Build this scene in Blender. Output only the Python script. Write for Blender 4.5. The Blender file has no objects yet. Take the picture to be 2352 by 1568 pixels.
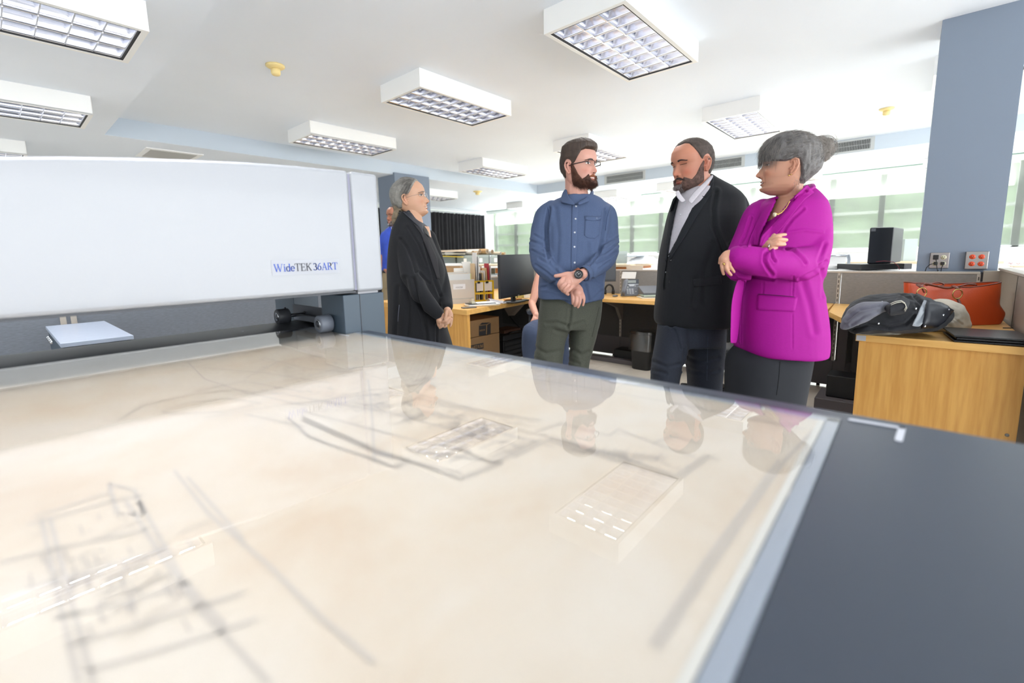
import bpy, bmesh, math, random
import numpy as np
from mathutils import Vector, Matrix, noise as mnoise
from mathutils.bvhtree import BVHTree
random.seed(7)
sc = bpy.context.scene
# ------------------------------------------------------------------ camera, world, light, exposure
FPX, PPX, PPY, CAMH = 1038.0, 1176.0, 731.0, 1.22
MC = np.array([[0.659174459814124, 0.02083857641675365, -0.751701260649256],
               [-0.11904552470048764, 0.9899024293328826, -0.07695026607909254],
               [0.7425073700493102, 0.14021032106724765, 0.6549991383877356]])
def _w(r): return np.array([r[0], r[2], -r[1]])
CR, CU, CF = _w(MC[0]), -_w(MC[1]), _w(MC[2])          # camera right, up, forward in room axes
CAMP = np.array([0.0, 0.0, CAMH])
cam = bpy.data.objects.new('camera', bpy.data.cameras.new('camera'))
sc.collection.objects.link(cam)
mw = Matrix.Identity(4)
for i in range(3):
    mw[i][0], mw[i][1], mw[i][2], mw[i][3] = CR[i], CU[i], -CF[i], CAMP[i]
cam.matrix_world = mw
cam.data.sensor_width = 36.0
cam.data.lens = FPX / 2352 * 36
cam.data.shift_y = -(784 - PPY) / 2352
cam.data.clip_start = 0.02; cam.data.clip_end = 200
cam.data.dof.use_dof = True
cam.data.dof.focus_distance = 2.6
cam.data.dof.aperture_fstop = 1.8
sc.camera = cam
wd = bpy.data.worlds.new('world'); sc.world = wd; wd.use_nodes = True
bg = wd.node_tree.nodes['Background']
bg.inputs[0].default_value = (0.93, 0.97, 1.0, 1); bg.inputs[1].default_value = 1.15
sc.view_settings.view_transform = 'Standard'
sc.view_settings.look = 'None'
sc.view_settings.gamma = 1
sc.view_settings.use_curve_mapping = False
sc.view_settings.exposure = 1.78
def area(name, loc, rot, sx, sy, power, col=(1, 1, 1), spread=math.pi):
    l = bpy.data.lights.new(name, 'AREA'); l.shape = 'RECTANGLE'; l.size = sx; l.size_y = sy
    l.energy = power; l.color = col; l.spread = spread
    o = bpy.data.objects.new(name, l); sc.collection.objects.link(o)
    o.location = loc; o.rotation_euler = rot
    return o
FIXW = 17
# daylight that comes in through the long window wall (right) and the windows behind the photographer
area('window_daylight', (10.9, 4.6, 1.95), (0, math.radians(122), 0), 1.4, 11.5, 80, (0.97, 1.0, 0.98))
area('rear_window_daylight', (3.0, -5.4, 1.5), (math.radians(122), 0, 0), 12, 2.2, 105, (0.95, 0.98, 1.0))
area('side_fill', (-4.8, 4.0, 1.5), (math.radians(122), 0, math.radians(-90)), 9, 2.0, 50, (0.95, 0.98, 1.0))  # added fill lamp before the windowless left wall, lifts the ceiling
# ------------------------------------------------------------------ pixel helpers (photo pixel -> point in the room)
def ray(x, y):
    return CR * ((x - PPX) / FPX) - CU * ((y - PPY) / FPX) + CF
def onz(x, y, z):
    d = ray(x, y); return CAMP + d * ((z - CAMH) / d[2])
def onx(x, y, X):
    d = ray(x, y); return CAMP + d * (X / d[0])
def ony(x, y, Y):
    d = ray(x, y); return CAMP + d * (Y / d[1])
def atd(x, y, D): return CAMP + ray(x, y) * D
# ------------------------------------------------------------------ materials
MATS = {}
ALB = 0.74                                             # everything but the white room paints reflects this share of its colour swatch
PAINTS = ('ceiling_paint', 'blue_grey_paint', 'white_wall_paint', 'fixture_white_enamel', 'window_frame_paint', 'vinyl_floor_tile', 'shade_cassette', 'louvre_mirror_aluminium', 'white_paper', 'eye_white', 'teeth_white', 'aged_cream_plastic')
def mat(name, col, rough=0.5, metal=0.0, coat=0.0, spec=0.5, bump=None, var=None, alpha=None, emit=None, sheen=0, trans=0, sss=0):
    """bump=(scale, strength[, stretch xyz]); var=(scale, amount[, stretch]) colour variation"""
    if name in MATS: return MATS[name]
    if name not in PAINTS: col = tuple(c * ALB for c in col)
    m = bpy.data.materials.new(name); m.use_nodes = True; MATS[name] = m
    nt = m.node_tree; b = nt.nodes['Principled BSDF']
    b.inputs['Base Color'].default_value = (*col, 1)
    b.inputs['Roughness'].default_value = rough; b.inputs['Metallic'].default_value = metal
    b.inputs['Coat Weight'].default_value = coat; b.inputs['Specular IOR Level'].default_value = spec
    if coat: b.inputs['Coat Roughness'].default_value = 0.06
    if sheen: b.inputs['Sheen Weight'].default_value = sheen; b.inputs['Sheen Roughness'].default_value = 0.5
    if trans: b.inputs['Transmission Weight'].default_value = trans
    if sss: b.inputs['Subsurface Weight'].default_value = sss; b.inputs['Subsurface Radius'].default_value = (0.012, 0.005, 0.003)
    if alpha is not None: b.inputs['Alpha'].default_value = alpha
    if emit: b.inputs['Emission Color'].default_value = (*emit[0], 1); b.inputs['Emission Strength'].default_value = emit[1]
    def coord(st):
        tc = nt.nodes.new('ShaderNodeTexCoord'); mp = nt.nodes.new('ShaderNodeMapping')
        mp.inputs['Scale'].default_value = st; nt.links.new(tc.outputs['Object'], mp.inputs[0]); return mp
    if var:
        st = var[2] if len(var) > 2 else (1, 1, 1)
        n = nt.nodes.new('ShaderNodeTexNoise'); n.inputs['Scale'].default_value = var[0]; n.inputs['Detail'].default_value = 5
        nt.links.new(coord(st).outputs[0], n.inputs['Vector'])
        r = nt.nodes.new('ShaderNodeValToRGB'); a = var[1]
        r.color_ramp.elements[0].position = 0.3; r.color_ramp.elements[1].position = 0.7
        r.color_ramp.elements[0].color = (*[max(0, c * (1 - a)) for c in col], 1)
        r.color_ramp.elements[1].color = (*[min(1, c * (1 + a)) for c in col], 1)
        nt.links.new(n.outputs['Fac'], r.inputs[0]); nt.links.new(r.outputs[0], b.inputs['Base Color'])
    if bump:
        st = bump[2] if len(bump) > 2 else (1, 1, 1)
        n = nt.nodes.new('ShaderNodeTexNoise'); n.inputs['Scale'].default_value = bump[0]; n.inputs['Detail'].default_value = 4
        nt.links.new(coord(st).outputs[0], n.inputs['Vector'])
        bp = nt.nodes.new('ShaderNodeBump'); bp.inputs['Strength'].default_value = bump[1]; bp.inputs['Distance'].default_value = 0.002
        nt.links.new(n.outputs['Fac'], bp.inputs['Height']); nt.links.new(bp.outputs[0], b.inputs['Normal'])
    return m
def S(r, g, b):                                        # sRGB 0-255 -> linear
    return tuple((c / 255 / 12.92) if c <= 10 else ((c / 255 + 0.055) / 1.055) ** 2.4 for c in (r, g, b))
# ------------------------------------------------------------------ objects
def wloc(o):
    p = np.zeros(3)
    while o is not None: p = p + np.array(o.location); o = o.parent
    return p
def tag(o, label=None, cat=None, group=None, kind=None):
    if label: o['label'] = label
    if cat: o['category'] = cat
    if group: o['group'] = group
    if kind: o['kind'] = kind
    return o
def thing(name, loc, label=None, cat=None, group=None, kind=None):
    o = bpy.data.objects.new(name, None); sc.collection.objects.link(o); o.location = loc
    o.empty_display_size = 0.05
    return tag(o, label, cat, group, kind)
def copy_tree(o, delta, parent=None):
    c = o.copy(); sc.collection.objects.link(c); c.parent = parent
    if parent is None: c.location = Vector(o.location) + Vector(delta)
    for ch in list(o.children): copy_tree(ch, delta, c)
    return c
class MB:
    def __init__(s): s.v = []; s.f = []; s.m = []; s.sm = []
    def add(s, vs, fs, mi=0, smooth=False):
        o = len(s.v); s.v += [tuple(map(float, p)) for p in vs]
        for f in fs: s.f.append([i + o for i in f]); s.m.append(mi); s.sm.append(smooth)
        return s
    def box(s, x0, x1, y0, y1, z0, z1, mi=0):
        v = [(x, y, z) for z in (z0, z1) for y in (y0, y1) for x in (x0, x1)]
        return s.add(v, [(0, 2, 3, 1), (4, 5, 7, 6), (0, 1, 5, 4), (2, 6, 7, 3), (0, 4, 6, 2), (1, 3, 7, 5)], mi)
    def obox(s, c, ax, ay, az, mi=0):                  # oriented box: centre and three half vectors
        c, ax, ay, az = map(np.array, (c, ax, ay, az))
        v = [c + i * ax + j * ay + k * az for k in (-1, 1) for j in (-1, 1) for i in (-1, 1)]
        return s.add(v, [(0, 2, 3, 1), (4, 5, 7, 6), (0, 1, 5, 4), (2, 6, 7, 3), (0, 4, 6, 2), (1, 3, 7, 5)], mi)
    def quad(s, a, b, c, d, mi=0): return s.add([a, b, c, d], [(0, 1, 2, 3)], mi)
    def prism(s, pts, vec, mi=0, smooth=False):        # planar polygon swept by vec
        n = len(pts); p = [np.array(q, float) for q in pts]; v = np.array(vec, float)
        fs = [list(range(n))[::-1], list(range(n, 2 * n))]
        s.add(p + [q + v for q in p], fs, mi, False)
        o = len(s.v) - 2 * n
        for i in range(n):
            j = (i + 1) % n; s.f.append([o + i, o + j, o + n + j, o + n + i]); s.m.append(mi); s.sm.append(smooth)
        return s
    def tube(s, path, r, n=10, mi=0, cap=True, flat=1.0, up=None, closed=False):
        P = [np.array(p, float) for p in path]; R = r if hasattr(r, '__len__') else [r] * len(P)
        N = len(P); o = len(s.v); prev = None
        for i in range(N):
            if closed: t = P[(i + 1) % N] - P[i - 1]
            else: t = P[min(i + 1, N - 1)] - P[max(i - 1, 0)]
            t = t / (np.linalg.norm(t) + 1e-12)
            a = np.array(up if up is not None else (prev if prev is not None else ((0, 0, 1) if abs(t[2]) < 0.9 else (1, 0, 0))), float)
            a = a - t * a.dot(t); a /= np.linalg.norm(a) + 1e-12; prev = a; b = np.cross(t, a)
            for k in range(n):
                th = 2 * math.pi * k / n
                s.v.append(tuple(P[i] + R[i] * (math.cos(th) * a * flat + math.sin(th) * b)))
        for i in range(N if closed else N - 1):
            for k in range(n):
                k2 = (k + 1) % n; i2 = (i + 1) % N
                s.f.append([o + i * n + k, o + i * n + k2, o + i2 * n + k2, o + i2 * n + k]); s.m.append(mi); s.sm.append(True)
        if cap and not closed:
            s.f.append([o + k for k in range(n)][::-1]); s.m.append(mi); s.sm.append(False)
            s.f.append([o + (N - 1) * n + k for k in range(n)]); s.m.append(mi); s.sm.append(False)
        return s
    def cyl(s, a, b, r, n=24, mi=0, r2=None): return s.tube([a, b], [r, r if r2 is None else r2], n, mi)
    def lathe(s, prof, c, axis=(0, 0, 1), n=32, mi=0):  # prof [(r, h)...] round axis at c
        ax = np.array(axis, float); ax /= np.linalg.norm(ax)
        a = np.array((1, 0, 0) if abs(ax[0]) < 0.9 else (0, 1, 0), float); a -= ax * a.dot(ax); a /= np.linalg.norm(a); b = np.cross(ax, a)
        o = len(s.v)
        for r_, h in prof:
            for k in range(n):
                th = 2 * math.pi * k / n
                s.v.append(tuple(np.array(c) + ax * h + r_ * (math.cos(th) * a + math.sin(th) * b)))
        for i in range(len(prof) - 1):
            for k in range(n):
                k2 = (k + 1) % n
                s.f.append([o + i * n + k, o + i * n + k2, o + (i + 1) * n + k2, o + (i + 1) * n + k]); s.m.append(mi); s.sm.append(True)
        return s
    def loft(s, rings, mi=0, cap=True, smooth=True):
        o = len(s.v); n = len(rings[0])
        for rg in rings: s.v += [tuple(map(float, p)) for p in rg]
        for i in range(len(rings) - 1):
            for k in range(n):
                k2 = (k + 1) % n
                s.f.append([o + i * n + k, o + i * n + k2, o + (i + 1) * n + k2, o + (i + 1) * n + k]); s.m.append(mi); s.sm.append(smooth)
        if cap:
            s.f.append([o + k for k in range(n)][::-1]); s.m.append(mi); s.sm.append(False)
            q = o + (len(rings) - 1) * n; s.f.append([q + k for k in range(n)]); s.m.append(mi); s.sm.append(False)
        return s
    def grid(s, P, mi=0, smooth=True):                  # P[i][j] points
        o = len(s.v); a, b = len(P), len(P[0])
        for r_ in P: s.v += [tuple(map(float, p)) for p in r_]
        for i in range(a - 1):
            for j in range(b - 1):
                s.f.append([o + i * b + j, o + i * b + j + 1, o + (i + 1) * b + j + 1, o + (i + 1) * b + j]); s.m.append(mi); s.sm.append(smooth)
        return s
    def sphere(s, c, r, n=16, mi=0, sc3=(1, 1, 1)):
        P = [[(c[0] + r * sc3[0] * math.sin(t) * math.cos(p), c[1] + r * sc3[1] * math.sin(t) * math.sin(p), c[2] + r * sc3[2] * math.cos(t))
              for p in [2 * math.pi * j / (2 * n) for j in range(2 * n + 1)]] for t in [math.pi * i / n for i in range(n + 1)]]
        return s.grid(P, mi)
    def build(s, name, mats, parent=None, bevel=0, seg=2, solid=0, sub=0, weld=True):
        me = bpy.data.meshes.new(name)
        off = wloc(parent) if parent is not None else np.zeros(3)
        vs = np.array(s.v) - off
        me.from_pydata([tuple(p) for p in vs], [], s.f)
        for m in (mats if isinstance(mats, (list, tuple)) else [mats]): me.materials.append(m)
        me.polygons.foreach_set('material_index', s.m); me.polygons.foreach_set('use_smooth', s.sm)
        me.validate(); me.update()
        bm = bmesh.new(); bm.from_mesh(me)
        if weld: bmesh.ops.remove_doubles(bm, verts=bm.verts, dist=1e-6)
        bmesh.ops.recalc_face_normals(bm, faces=bm.faces); bm.to_mesh(me); bm.free()
        o = bpy.data.objects.new(name, me); sc.collection.objects.link(o); o.parent = parent
        if solid:
            md = o.modifiers.new('s', 'SOLIDIFY'); md.thickness = solid; md.offset = 0
        if bevel:
            md = o.modifiers.new('b', 'BEVEL'); md.width = bevel; md.segments = seg; md.limit_method = 'ANGLE'; md.angle_limit = math.radians(40)
            for p in me.polygons: p.use_smooth = True
            md.harden_normals = True
        if sub:
            md = o.modifiers.new('u', 'SUBSURF'); md.levels = sub; md.render_levels = sub
        return o
def struct(name, mb, m, **k):
    o = mb.build(name, m, **k); o['kind'] = 'structure'; return o
# ================================================================== SETTING
M_ceil = mat('ceiling_paint', S(230, 237, 246), 0.75, var=(1.2, 0.015))
M_beam = mat('blue_grey_paint', S(194, 205, 216), 0.7)
M_colm = mat('column_blue_paint', S(138, 151, 169), 0.65, bump=(260, 0.05))
M_wall = mat('white_wall_paint', S(236, 238, 240), 0.7)
def floor_mat():
    m = mat('vinyl_floor_tile', S(205, 198, 184), 0.22)
    nt = m.node_tree; b = nt.nodes['Principled BSDF']
    tc = nt.nodes.new('ShaderNodeTexCoord'); n = nt.nodes.new('ShaderNodeTexNoise'); n.inputs['Scale'].default_value = 2.5; n.inputs['Detail'].default_value = 8
    br = nt.nodes.new('ShaderNodeTexBrick'); br.offset = 0; br.inputs['Scale'].default_value = 1.0
    br.inputs['Brick Width'].default_value = 0.305; br.inputs['Row Height'].default_value = 0.305; br.inputs['Mortar Size'].default_value = 0.0015
    br.inputs['Color1'].default_value = (*S(214, 206, 192), 1); br.inputs['Color2'].default_value = (*S(206, 198, 184), 1); br.inputs['Mortar'].default_value = (*S(180, 172, 158), 1)
    mx = nt.nodes.new('ShaderNodeMixRGB'); mx.blend_type = 'MULTIPLY'; mx.inputs[0].default_value = 0.35
    r = nt.nodes.new('ShaderNodeValToRGB'); r.color_ramp.elements[0].position = 0.35; r.color_ramp.elements[0].color = (0.72, 0.7, 0.66, 1); r.color_ramp.elements[1].position = 0.6
    nt.links.new(tc.outputs['Object'], br.inputs['Vector']); nt.links.new(tc.outputs['Object'], n.inputs['Vector'])
    nt.links.new(n.outputs['Fac'], r.inputs[0]); nt.links.new(br.outputs['Color'], mx.inputs[1]); nt.links.new(r.outputs[0], mx.inputs[2])
    nt.links.new(mx.outputs[0], b.inputs['Base Color'])
    return m
ZC, ZS = 2.86, 2.65                                    # recessed ceiling and low soffit
XA, XB, YB, XW, YW = 1.0, 8.9, 6.95, 11.0, 10.7        # recess edges, window wall, back wall
struct('floor', MB().box(-5, XW + .4, -5.5, YW + .4, -0.1, 0), floor_mat())
cb = MB()
cb.box(XA, XB, -5.5, YB, ZC, ZC + .15)
cb.box(-5, XA, -5.5, YW + .4, ZS, ZC + .15, 0); cb.box(XB, XW + .4, -5.5, YW + .4, ZS, ZC + .15); cb.box(XA, XB, YB, YW + .4, ZS, ZC + .15)
struct('ceiling', cb, M_ceil)
bf = MB()                                              # painted faces of the dropped beams
bf.box(XA, XB, YB - .006, YB, ZS + .001, ZC); bf.box(XB - .006, XB, -5.5, YB - .006, ZS + .001, ZC)
struct('trim_1', bf, M_beam)
wr = MB(); wr.box(XW + .1, XW + .3, -3.5, YW, 0, 1.16); wr.box(XW - .02, XW + .12, -3.5, YW, 1.13, 1.17)
wr.box(XW + .1, XW + .3, -3.5, YW, 2.60, ZS); wr.box(XW - .06, XW + .1, -3.5, YW, 0.0, .55)
struct('wall_right', wr, M_wall)
struct('wall_back', MB().box(-5, XW + .3, YW, YW + .2, 0, ZS), M_wall)
struct('wall_left', MB().box(-5.2, -5, -5.5, YW, 0, ZS), M_wall)
M_frame = mat('window_frame_paint', S(226, 232, 226), 0.5)
def shade_mat():
    m = bpy.data.materials.new('sheer_roller_shade'); m.use_nodes = True; nt = m.node_tree; nt.nodes.clear()
    o = nt.nodes.new('ShaderNodeOutputMaterial'); t = nt.nodes.new('ShaderNodeBsdfTransparent'); t.inputs[0].default_value = (.8, .82, .79, 1)
    l = nt.nodes.new('ShaderNodeBsdfTranslucent'); l.inputs[0].default_value = (0.5, 0.53, 0.49, 1); d = nt.nodes.new('ShaderNodeBsdfDiffuse'); d.inputs[0].default_value = (0.6, 0.63, 0.59, 1)
    a = nt.nodes.new('ShaderNodeMixShader'); a.inputs[0].default_value = 0.3; b = nt.nodes.new('ShaderNodeMixShader'); b.inputs[0].default_value = 0.5
    nt.links.new(l.outputs[0], a.inputs[1]); nt.links.new(d.outputs[0], a.inputs[2]); nt.links.new(t.outputs[0], b.inputs[1]); nt.links.new(a.outputs[0], b.inputs[2]); nt.links.new(b.outputs[0], o.inputs[0])
    return m
M_shade = shade_mat()
def glass_mat(name, tint=(1, 1, 1), ior=1.5, rough=0.0, f0=None):
    """thin clear sheet: see-through, with a mirror reflection that grows towards grazing view (Schlick)"""
    m = bpy.data.materials.new(name); m.use_nodes = True; nt = m.node_tree; nt.nodes.clear()
    if f0 is None: f0 = ((ior - 1) / (ior + 1)) ** 2
    o = nt.nodes.new('ShaderNodeOutputMaterial'); t = nt.nodes.new('ShaderNodeBsdfTransparent'); t.inputs[0].default_value = (*tint, 1)
    g = nt.nodes.new('ShaderNodeBsdfGlossy'); g.inputs['Roughness'].default_value = rough
    lw = nt.nodes.new('ShaderNodeLayerWeight'); p = nt.nodes.new('ShaderNodeMath'); p.operation = 'POWER'; p.inputs[1].default_value = 5
    q = nt.nodes.new('ShaderNodeMath'); q.operation = 'MULTIPLY_ADD'; q.inputs[1].default_value = 1 - f0; q.inputs[2].default_value = f0
    mx = nt.nodes.new('ShaderNodeMixShader')
    nt.links.new(lw.outputs['Facing'], p.inputs[0]); nt.links.new(p.outputs[0], q.inputs[0]); nt.links.new(q.outputs[0], mx.inputs[0])
    nt.links.new(t.outputs[0], mx.inputs[1]); nt.links.new(g.outputs[0], mx.inputs[2]); nt.links.new(mx.outputs[0], o.inputs[0])
    return m
M_glass = glass_mat('clear_glass')
# the window wall: bays between posts, each with a mullioned frame, pane and pulled-down sheer shade
posts = [-3.4, -1.25, 0.5, 1.28, 2.72, 4.8, 5.58, 7.0, 8.76, 9.6, 10.45]
for i in range(len(posts) - 1):
    y0, y1 = posts[i], posts[i + 1]
    w = thing('window_%d' % (i + 1), (XW + .15, (y0 + y1) / 2, 1.17), kind='structure')
    fr = MB(); X0, X1 = XW + .14, XW + .2
    fr.box(X0, X1, y0 - .045, y0 + .045, 1.17, 2.6); fr.box(X0, X1, y1 - .045, y1 + .045, 1.17, 2.6)
    for z in (1.19, 1.52, 1.87, 2.56): fr.box(X0, X1, y0, y1, z - .026, z + .026)
    if y1 - y0 > 1.2: fr.box(X0, X1, (y0 + y1) / 2 - .02, (y0 + y1) / 2 + .02, 1.17, 2.6)
    fr.build('window_frame', M_frame, w)
    MB().box(XW + .168, XW + .172, y0, y1, 1.17, 2.6).build('window_pane', M_glass, w)
    a = MB(); a.quad((XW + .03, y0, 1.19), (XW + .03, y1, 1.19), (XW + .03, y1, 2.55), (XW + .03, y0, 2.55)); a.build('roller_shade', M_shade, w)
    MB().cyl((XW + .03, y0 + .04, 1.19), (XW + .03, y1 - .04, 1.19), .009, 8).build('shade_hem_bar', M_frame, w)
struct('trim_2', MB().box(XW - .03, XW + .1, -3.5, YW, 2.545, ZS), mat('shade_cassette', S(214, 220, 214), .5))
tc_ = MB().box(XW - .045, XW - .03, -3.5, YW, 2.632, 2.65); struct('trim_3', tc_, mat('green_edge_strip', S(120, 150, 135), .5))
# outside
M_hedge = mat('hedge_leaves', S(140, 166, 124), 0.8, var=(2.5, 0.35))
for nm, x, z0, z1, lb in (('hedge', 17.5, 0.0, 3.4, 'tall green hedge outside beyond the shaded windows'),):
    hb = MB(); P = []
    for iz in range(14):
        row = []
        for iy in range(90):
            y = -9 + iy * 0.33; z = z0 + (z1 - z0) * iz / 13
            row.append((x + .5 * mnoise.noise(Vector((y * .9, z * 1.3, 3))) + .25 * mnoise.noise(Vector((y * 3, z * 3, 1))), y, z + (.4 * mnoise.noise(Vector((y * .7, 5, 1))) if iz == 13 else 0)))
        P.append(row)
    hb.grid(P); P2 = [[(p[0] + 1.2, p[1], p[2]) for p in P[-1]], P[-1]]; hb.grid(P2)
    tag(hb.build(nm, M_hedge, weld=False), lb, 'hedge', kind='stuff')
struct('trim_4', MB().box(XW + .4, 30, -14, 26, -0.35, -0.05), mat('outdoor_paving', S(225, 228, 220), 0.8))
# columns
struct('wall_column_right', MB().box(4.82, 5.25, -.475, -.035, 0, ZC), M_colm)
struct('wall_column_left', MB().box(4.80, 5.56, 6.90, 7.42, 0, ZS + .03), M_colm)
# ---- black curtain on the back wall
cu = MB(); P = []
for iz in range(2):
    row = []
    for k in range(260):
        x = 5.8 + (10.72 - 5.8) * k / 259
        row.append((x, YW - .14 + .045 * math.sin(k * .83) + .02 * math.sin(k * .31 + 1), 0.005 if iz == 0 else 2.49))
    P.append(row)
cu.grid(P)
ct = thing('curtain', (8.2, YW - .14, 0), 'black pleated curtain hanging from a track on the back wall', 'curtain')
cu.build('curtain_fabric', mat('black_curtain_cloth', S(44, 44, 48), 0.9, var=(3, .2)), ct)
MB().box(5.7, 10.8, YW - .17, YW - .12, 2.535, 2.56).build('curtain_track', M_frame, ct)
for k in range(22): MB().box(5.9 + k * .22, 5.915 + k * .22, YW - .15, YW - .14, 2.47, 2.535).build('curtain_hook', M_frame, ct)
# ---- ceiling light fixtures
M_fix = mat('fixture_white_enamel', S(240, 240, 238), 0.45)
M_louv = mat('louvre_mirror_aluminium', S(226, 228, 238), 0.16, metal=1.0)
M_gap = mat('fixture_black_gap', S(18, 18, 20), 0.6)
def make_light(x0, y0, ztop, label, power=16):
    L, W, Hh = 1.22, 0.61, .155; x1, y1 = x0 + L, y0 + W; zb = ztop - Hh
    t = thing('ceiling_light', ((x0 + x1) / 2, (y0 + y1) / 2, ztop), label, 'ceiling light', 'louvred ceiling lights')
    h = MB(); e = .03
    h.box(x0, x1, y0, y0 + .004, zb, ztop); h.box(x0, x1, y1 - .004, y1, zb, ztop); h.box(x0, x0 + .004, y0, y1, zb, ztop); h.box(x1 - .004, x1, y0, y1, zb, ztop)
    h.box(x0, x1, y0, y0 + e, zb - .002, zb + .012); h.box(x0, x1, y1 - e, y1, zb - .002, zb + .012); h.box(x0, x0 + e, y0, y1, zb - .002, zb + .012); h.box(x1 - e, x1, y0, y1, zb - .002, zb + .012)
    h.box(x0 + .004, x1 - .004, y0 + .004, y1 - .004, ztop - .012, ztop - .002)
    h.build('housing', M_fix, t)
    g = MB(); a, b, c, d = x0 + e, x1 - e, y0 + e, y1 - e; q = .009
    g.box(a, b, c, c + q, zb, zb + .02); g.box(a, b, d - q, d, zb, zb + .02); g.box(a, a + q, c, d, zb, zb + .02); g.box(b - q, b, c, d, zb, zb + .02)
    g.build('shadow_gap', M_gap, t)
    lv = MB(); a += q + .004; b -= q + .004; c += q + .004; d -= q + .004; zl = zb + .006; zh = zb + .075
    def wedge(p0, p1, n, w0=.0025, w1=.021):
        rows = []
        for s_ in (-1, 1):
            P = []
            for k in range(6):
                u = k / 5; w_ = (w0 + (w1 - w0) * u ** 1.8) * s_; P.append([(p0[0] + n[0] * w_, p0[1] + n[1] * w_, zl + (zh - zl) * u), (p1[0] + n[0] * w_, p1[1] + n[1] * w_, zl + (zh - zl) * u)])
            lv.grid(P)
        lv.quad((p0[0] - n[0] * w0, p0[1] - n[1] * w0, zl), (p1[0] - n[0] * w0, p1[1] - n[1] * w0, zl), (p1[0] + n[0] * w0, p1[1] + n[1] * w0, zl), (p0[0] + n[0] * w0, p0[1] + n[1] * w0, zl))
    for k in range(10):
        x = a + (b - a) * k / 9; wedge((x, c), (x, d), (1, 0))
    for k in range(4):
        y = c + (d - c) * k / 3; wedge((a, y), (b, y), (0, 1), .004, .03)
    lv.build('louvre_grid', M_louv, t)
    tb = MB()
    for k in range(3):
        y = c + (d - c) * (k + .5) / 3; tb.cyl((a, y, zb + .105), (b, y, zb + .105), .013, 10)
    tb.build('lamp_tube', mat('fluorescent_tube', (1, 1, 1), .4, emit=((0.96, 0.98, 1.0), 2.0)), t)
    return t
lights = [(2.67, 1.40, ZC, 'louvred ceiling light over the glass bed, nearest and largest of the recessed ceiling'),
          (2.67, 3.38, ZC, 'louvred ceiling light in the middle of the ceiling left of the large one'),
          (2.70, 5.55, ZC, 'louvred ceiling light left of centre, close above the white scanner housing end'),
          (5.66, 1.36, ZC, 'louvred ceiling light above and between the dark jacket man and the magenta blazer woman'),
          (5.66, 3.50, ZC, 'louvred ceiling light behind the head of the bearded man in blue'),
          (5.70, 5.62, ZC, 'louvred ceiling light small in the centre, above the cream smoke detector'),
          (5.66, -.63, ZC, 'louvred ceiling light mostly hidden behind the blue column'),
          (-.49, 3.30, ZS, 'louvred ceiling light on the low soffit, largest at the top left corner'),
          (-.49, 5.45, ZS, 'louvred ceiling light on the low soffit, second from the top left corner'),
          (-.49, 1.20, ZS, 'louvred ceiling light above the glass bed seen mirrored in its front edge'),
          (-.80, 7.92, ZS, 'louvred ceiling light on the low soffit just showing above the white scanner housing'),
          (8.62 + 1.1, 8.10, ZS, 'far louvred ceiling light on the low soffit left of the bearded man'),
          (9.66, 5.22, ZS, 'far louvred ceiling light on the low soffit showing past the bearded man left shoulder'),
          (9.55, 3.62, ZS, 'far louvred ceiling light on the low soffit beside the dark jacket man chin'),
          (9.35, 1.40, ZS, 'far louvred ceiling light on the low soffit hidden behind the woman with the bun'),
          (9.30, -.63, ZS, 'far louvred ceiling light on the low soffit behind the blue column'),
          (5.92, 7.86, ZS, 'far louvred ceiling light on the low soffit beside the grey haired woman glasses')]
proto_l = make_light(0, 0, 0, 'x')
for i, (x, y, z, lb) in enumerate(lights):
    d = (x, y, z)
    t = copy_tree(proto_l, d); t['label'] = lb
def _rm(o):
    for c in list(o.children): _rm(c)
    bpy.data.objects.remove(o)
_rm(proto_l)
for i, (x, y, z, lb) in enumerate(lights):            # the tubes' light output, downwards out of each fixture
    area('fixture_glow', (x + .61, y + .305, z - .075), (0, 0, 0), 1.08, .46, FIXW, (1, .985, .95))
# ---- smoke detectors
M_cream = mat('aged_cream_plastic', S(236, 214, 150), 0.5)
for (px, py, zc, lb) in ((632, 150, ZC, 'cream smoke detector on the ceiling at left above the scanner'), (2037, 249, ZC, 'cream smoke detector on the ceiling at right beside the blue column'), (1097, 439, ZS, 'small far cream smoke detector on the soffit above the curtain')):
    p = onz(px, py, zc); t = thing('smoke_detector', p, lb, 'smoke detector', 'ceiling smoke detectors')
    r = .075 if zc == ZC else .1
    MB().lathe([(0, 0), (r, 0), (r, -.012), (r * .85, -.02), (r * .55, -.03), (0, -.03)], p).build('base', M_cream, t)
    MB().lathe([(0, -.03), (r * .45, -.03), (r * .5, -.04), (r * .5, -.065), (r * .42, -.078), (0, -.08)], p).build('sensor_head', M_cream, t)
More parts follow.
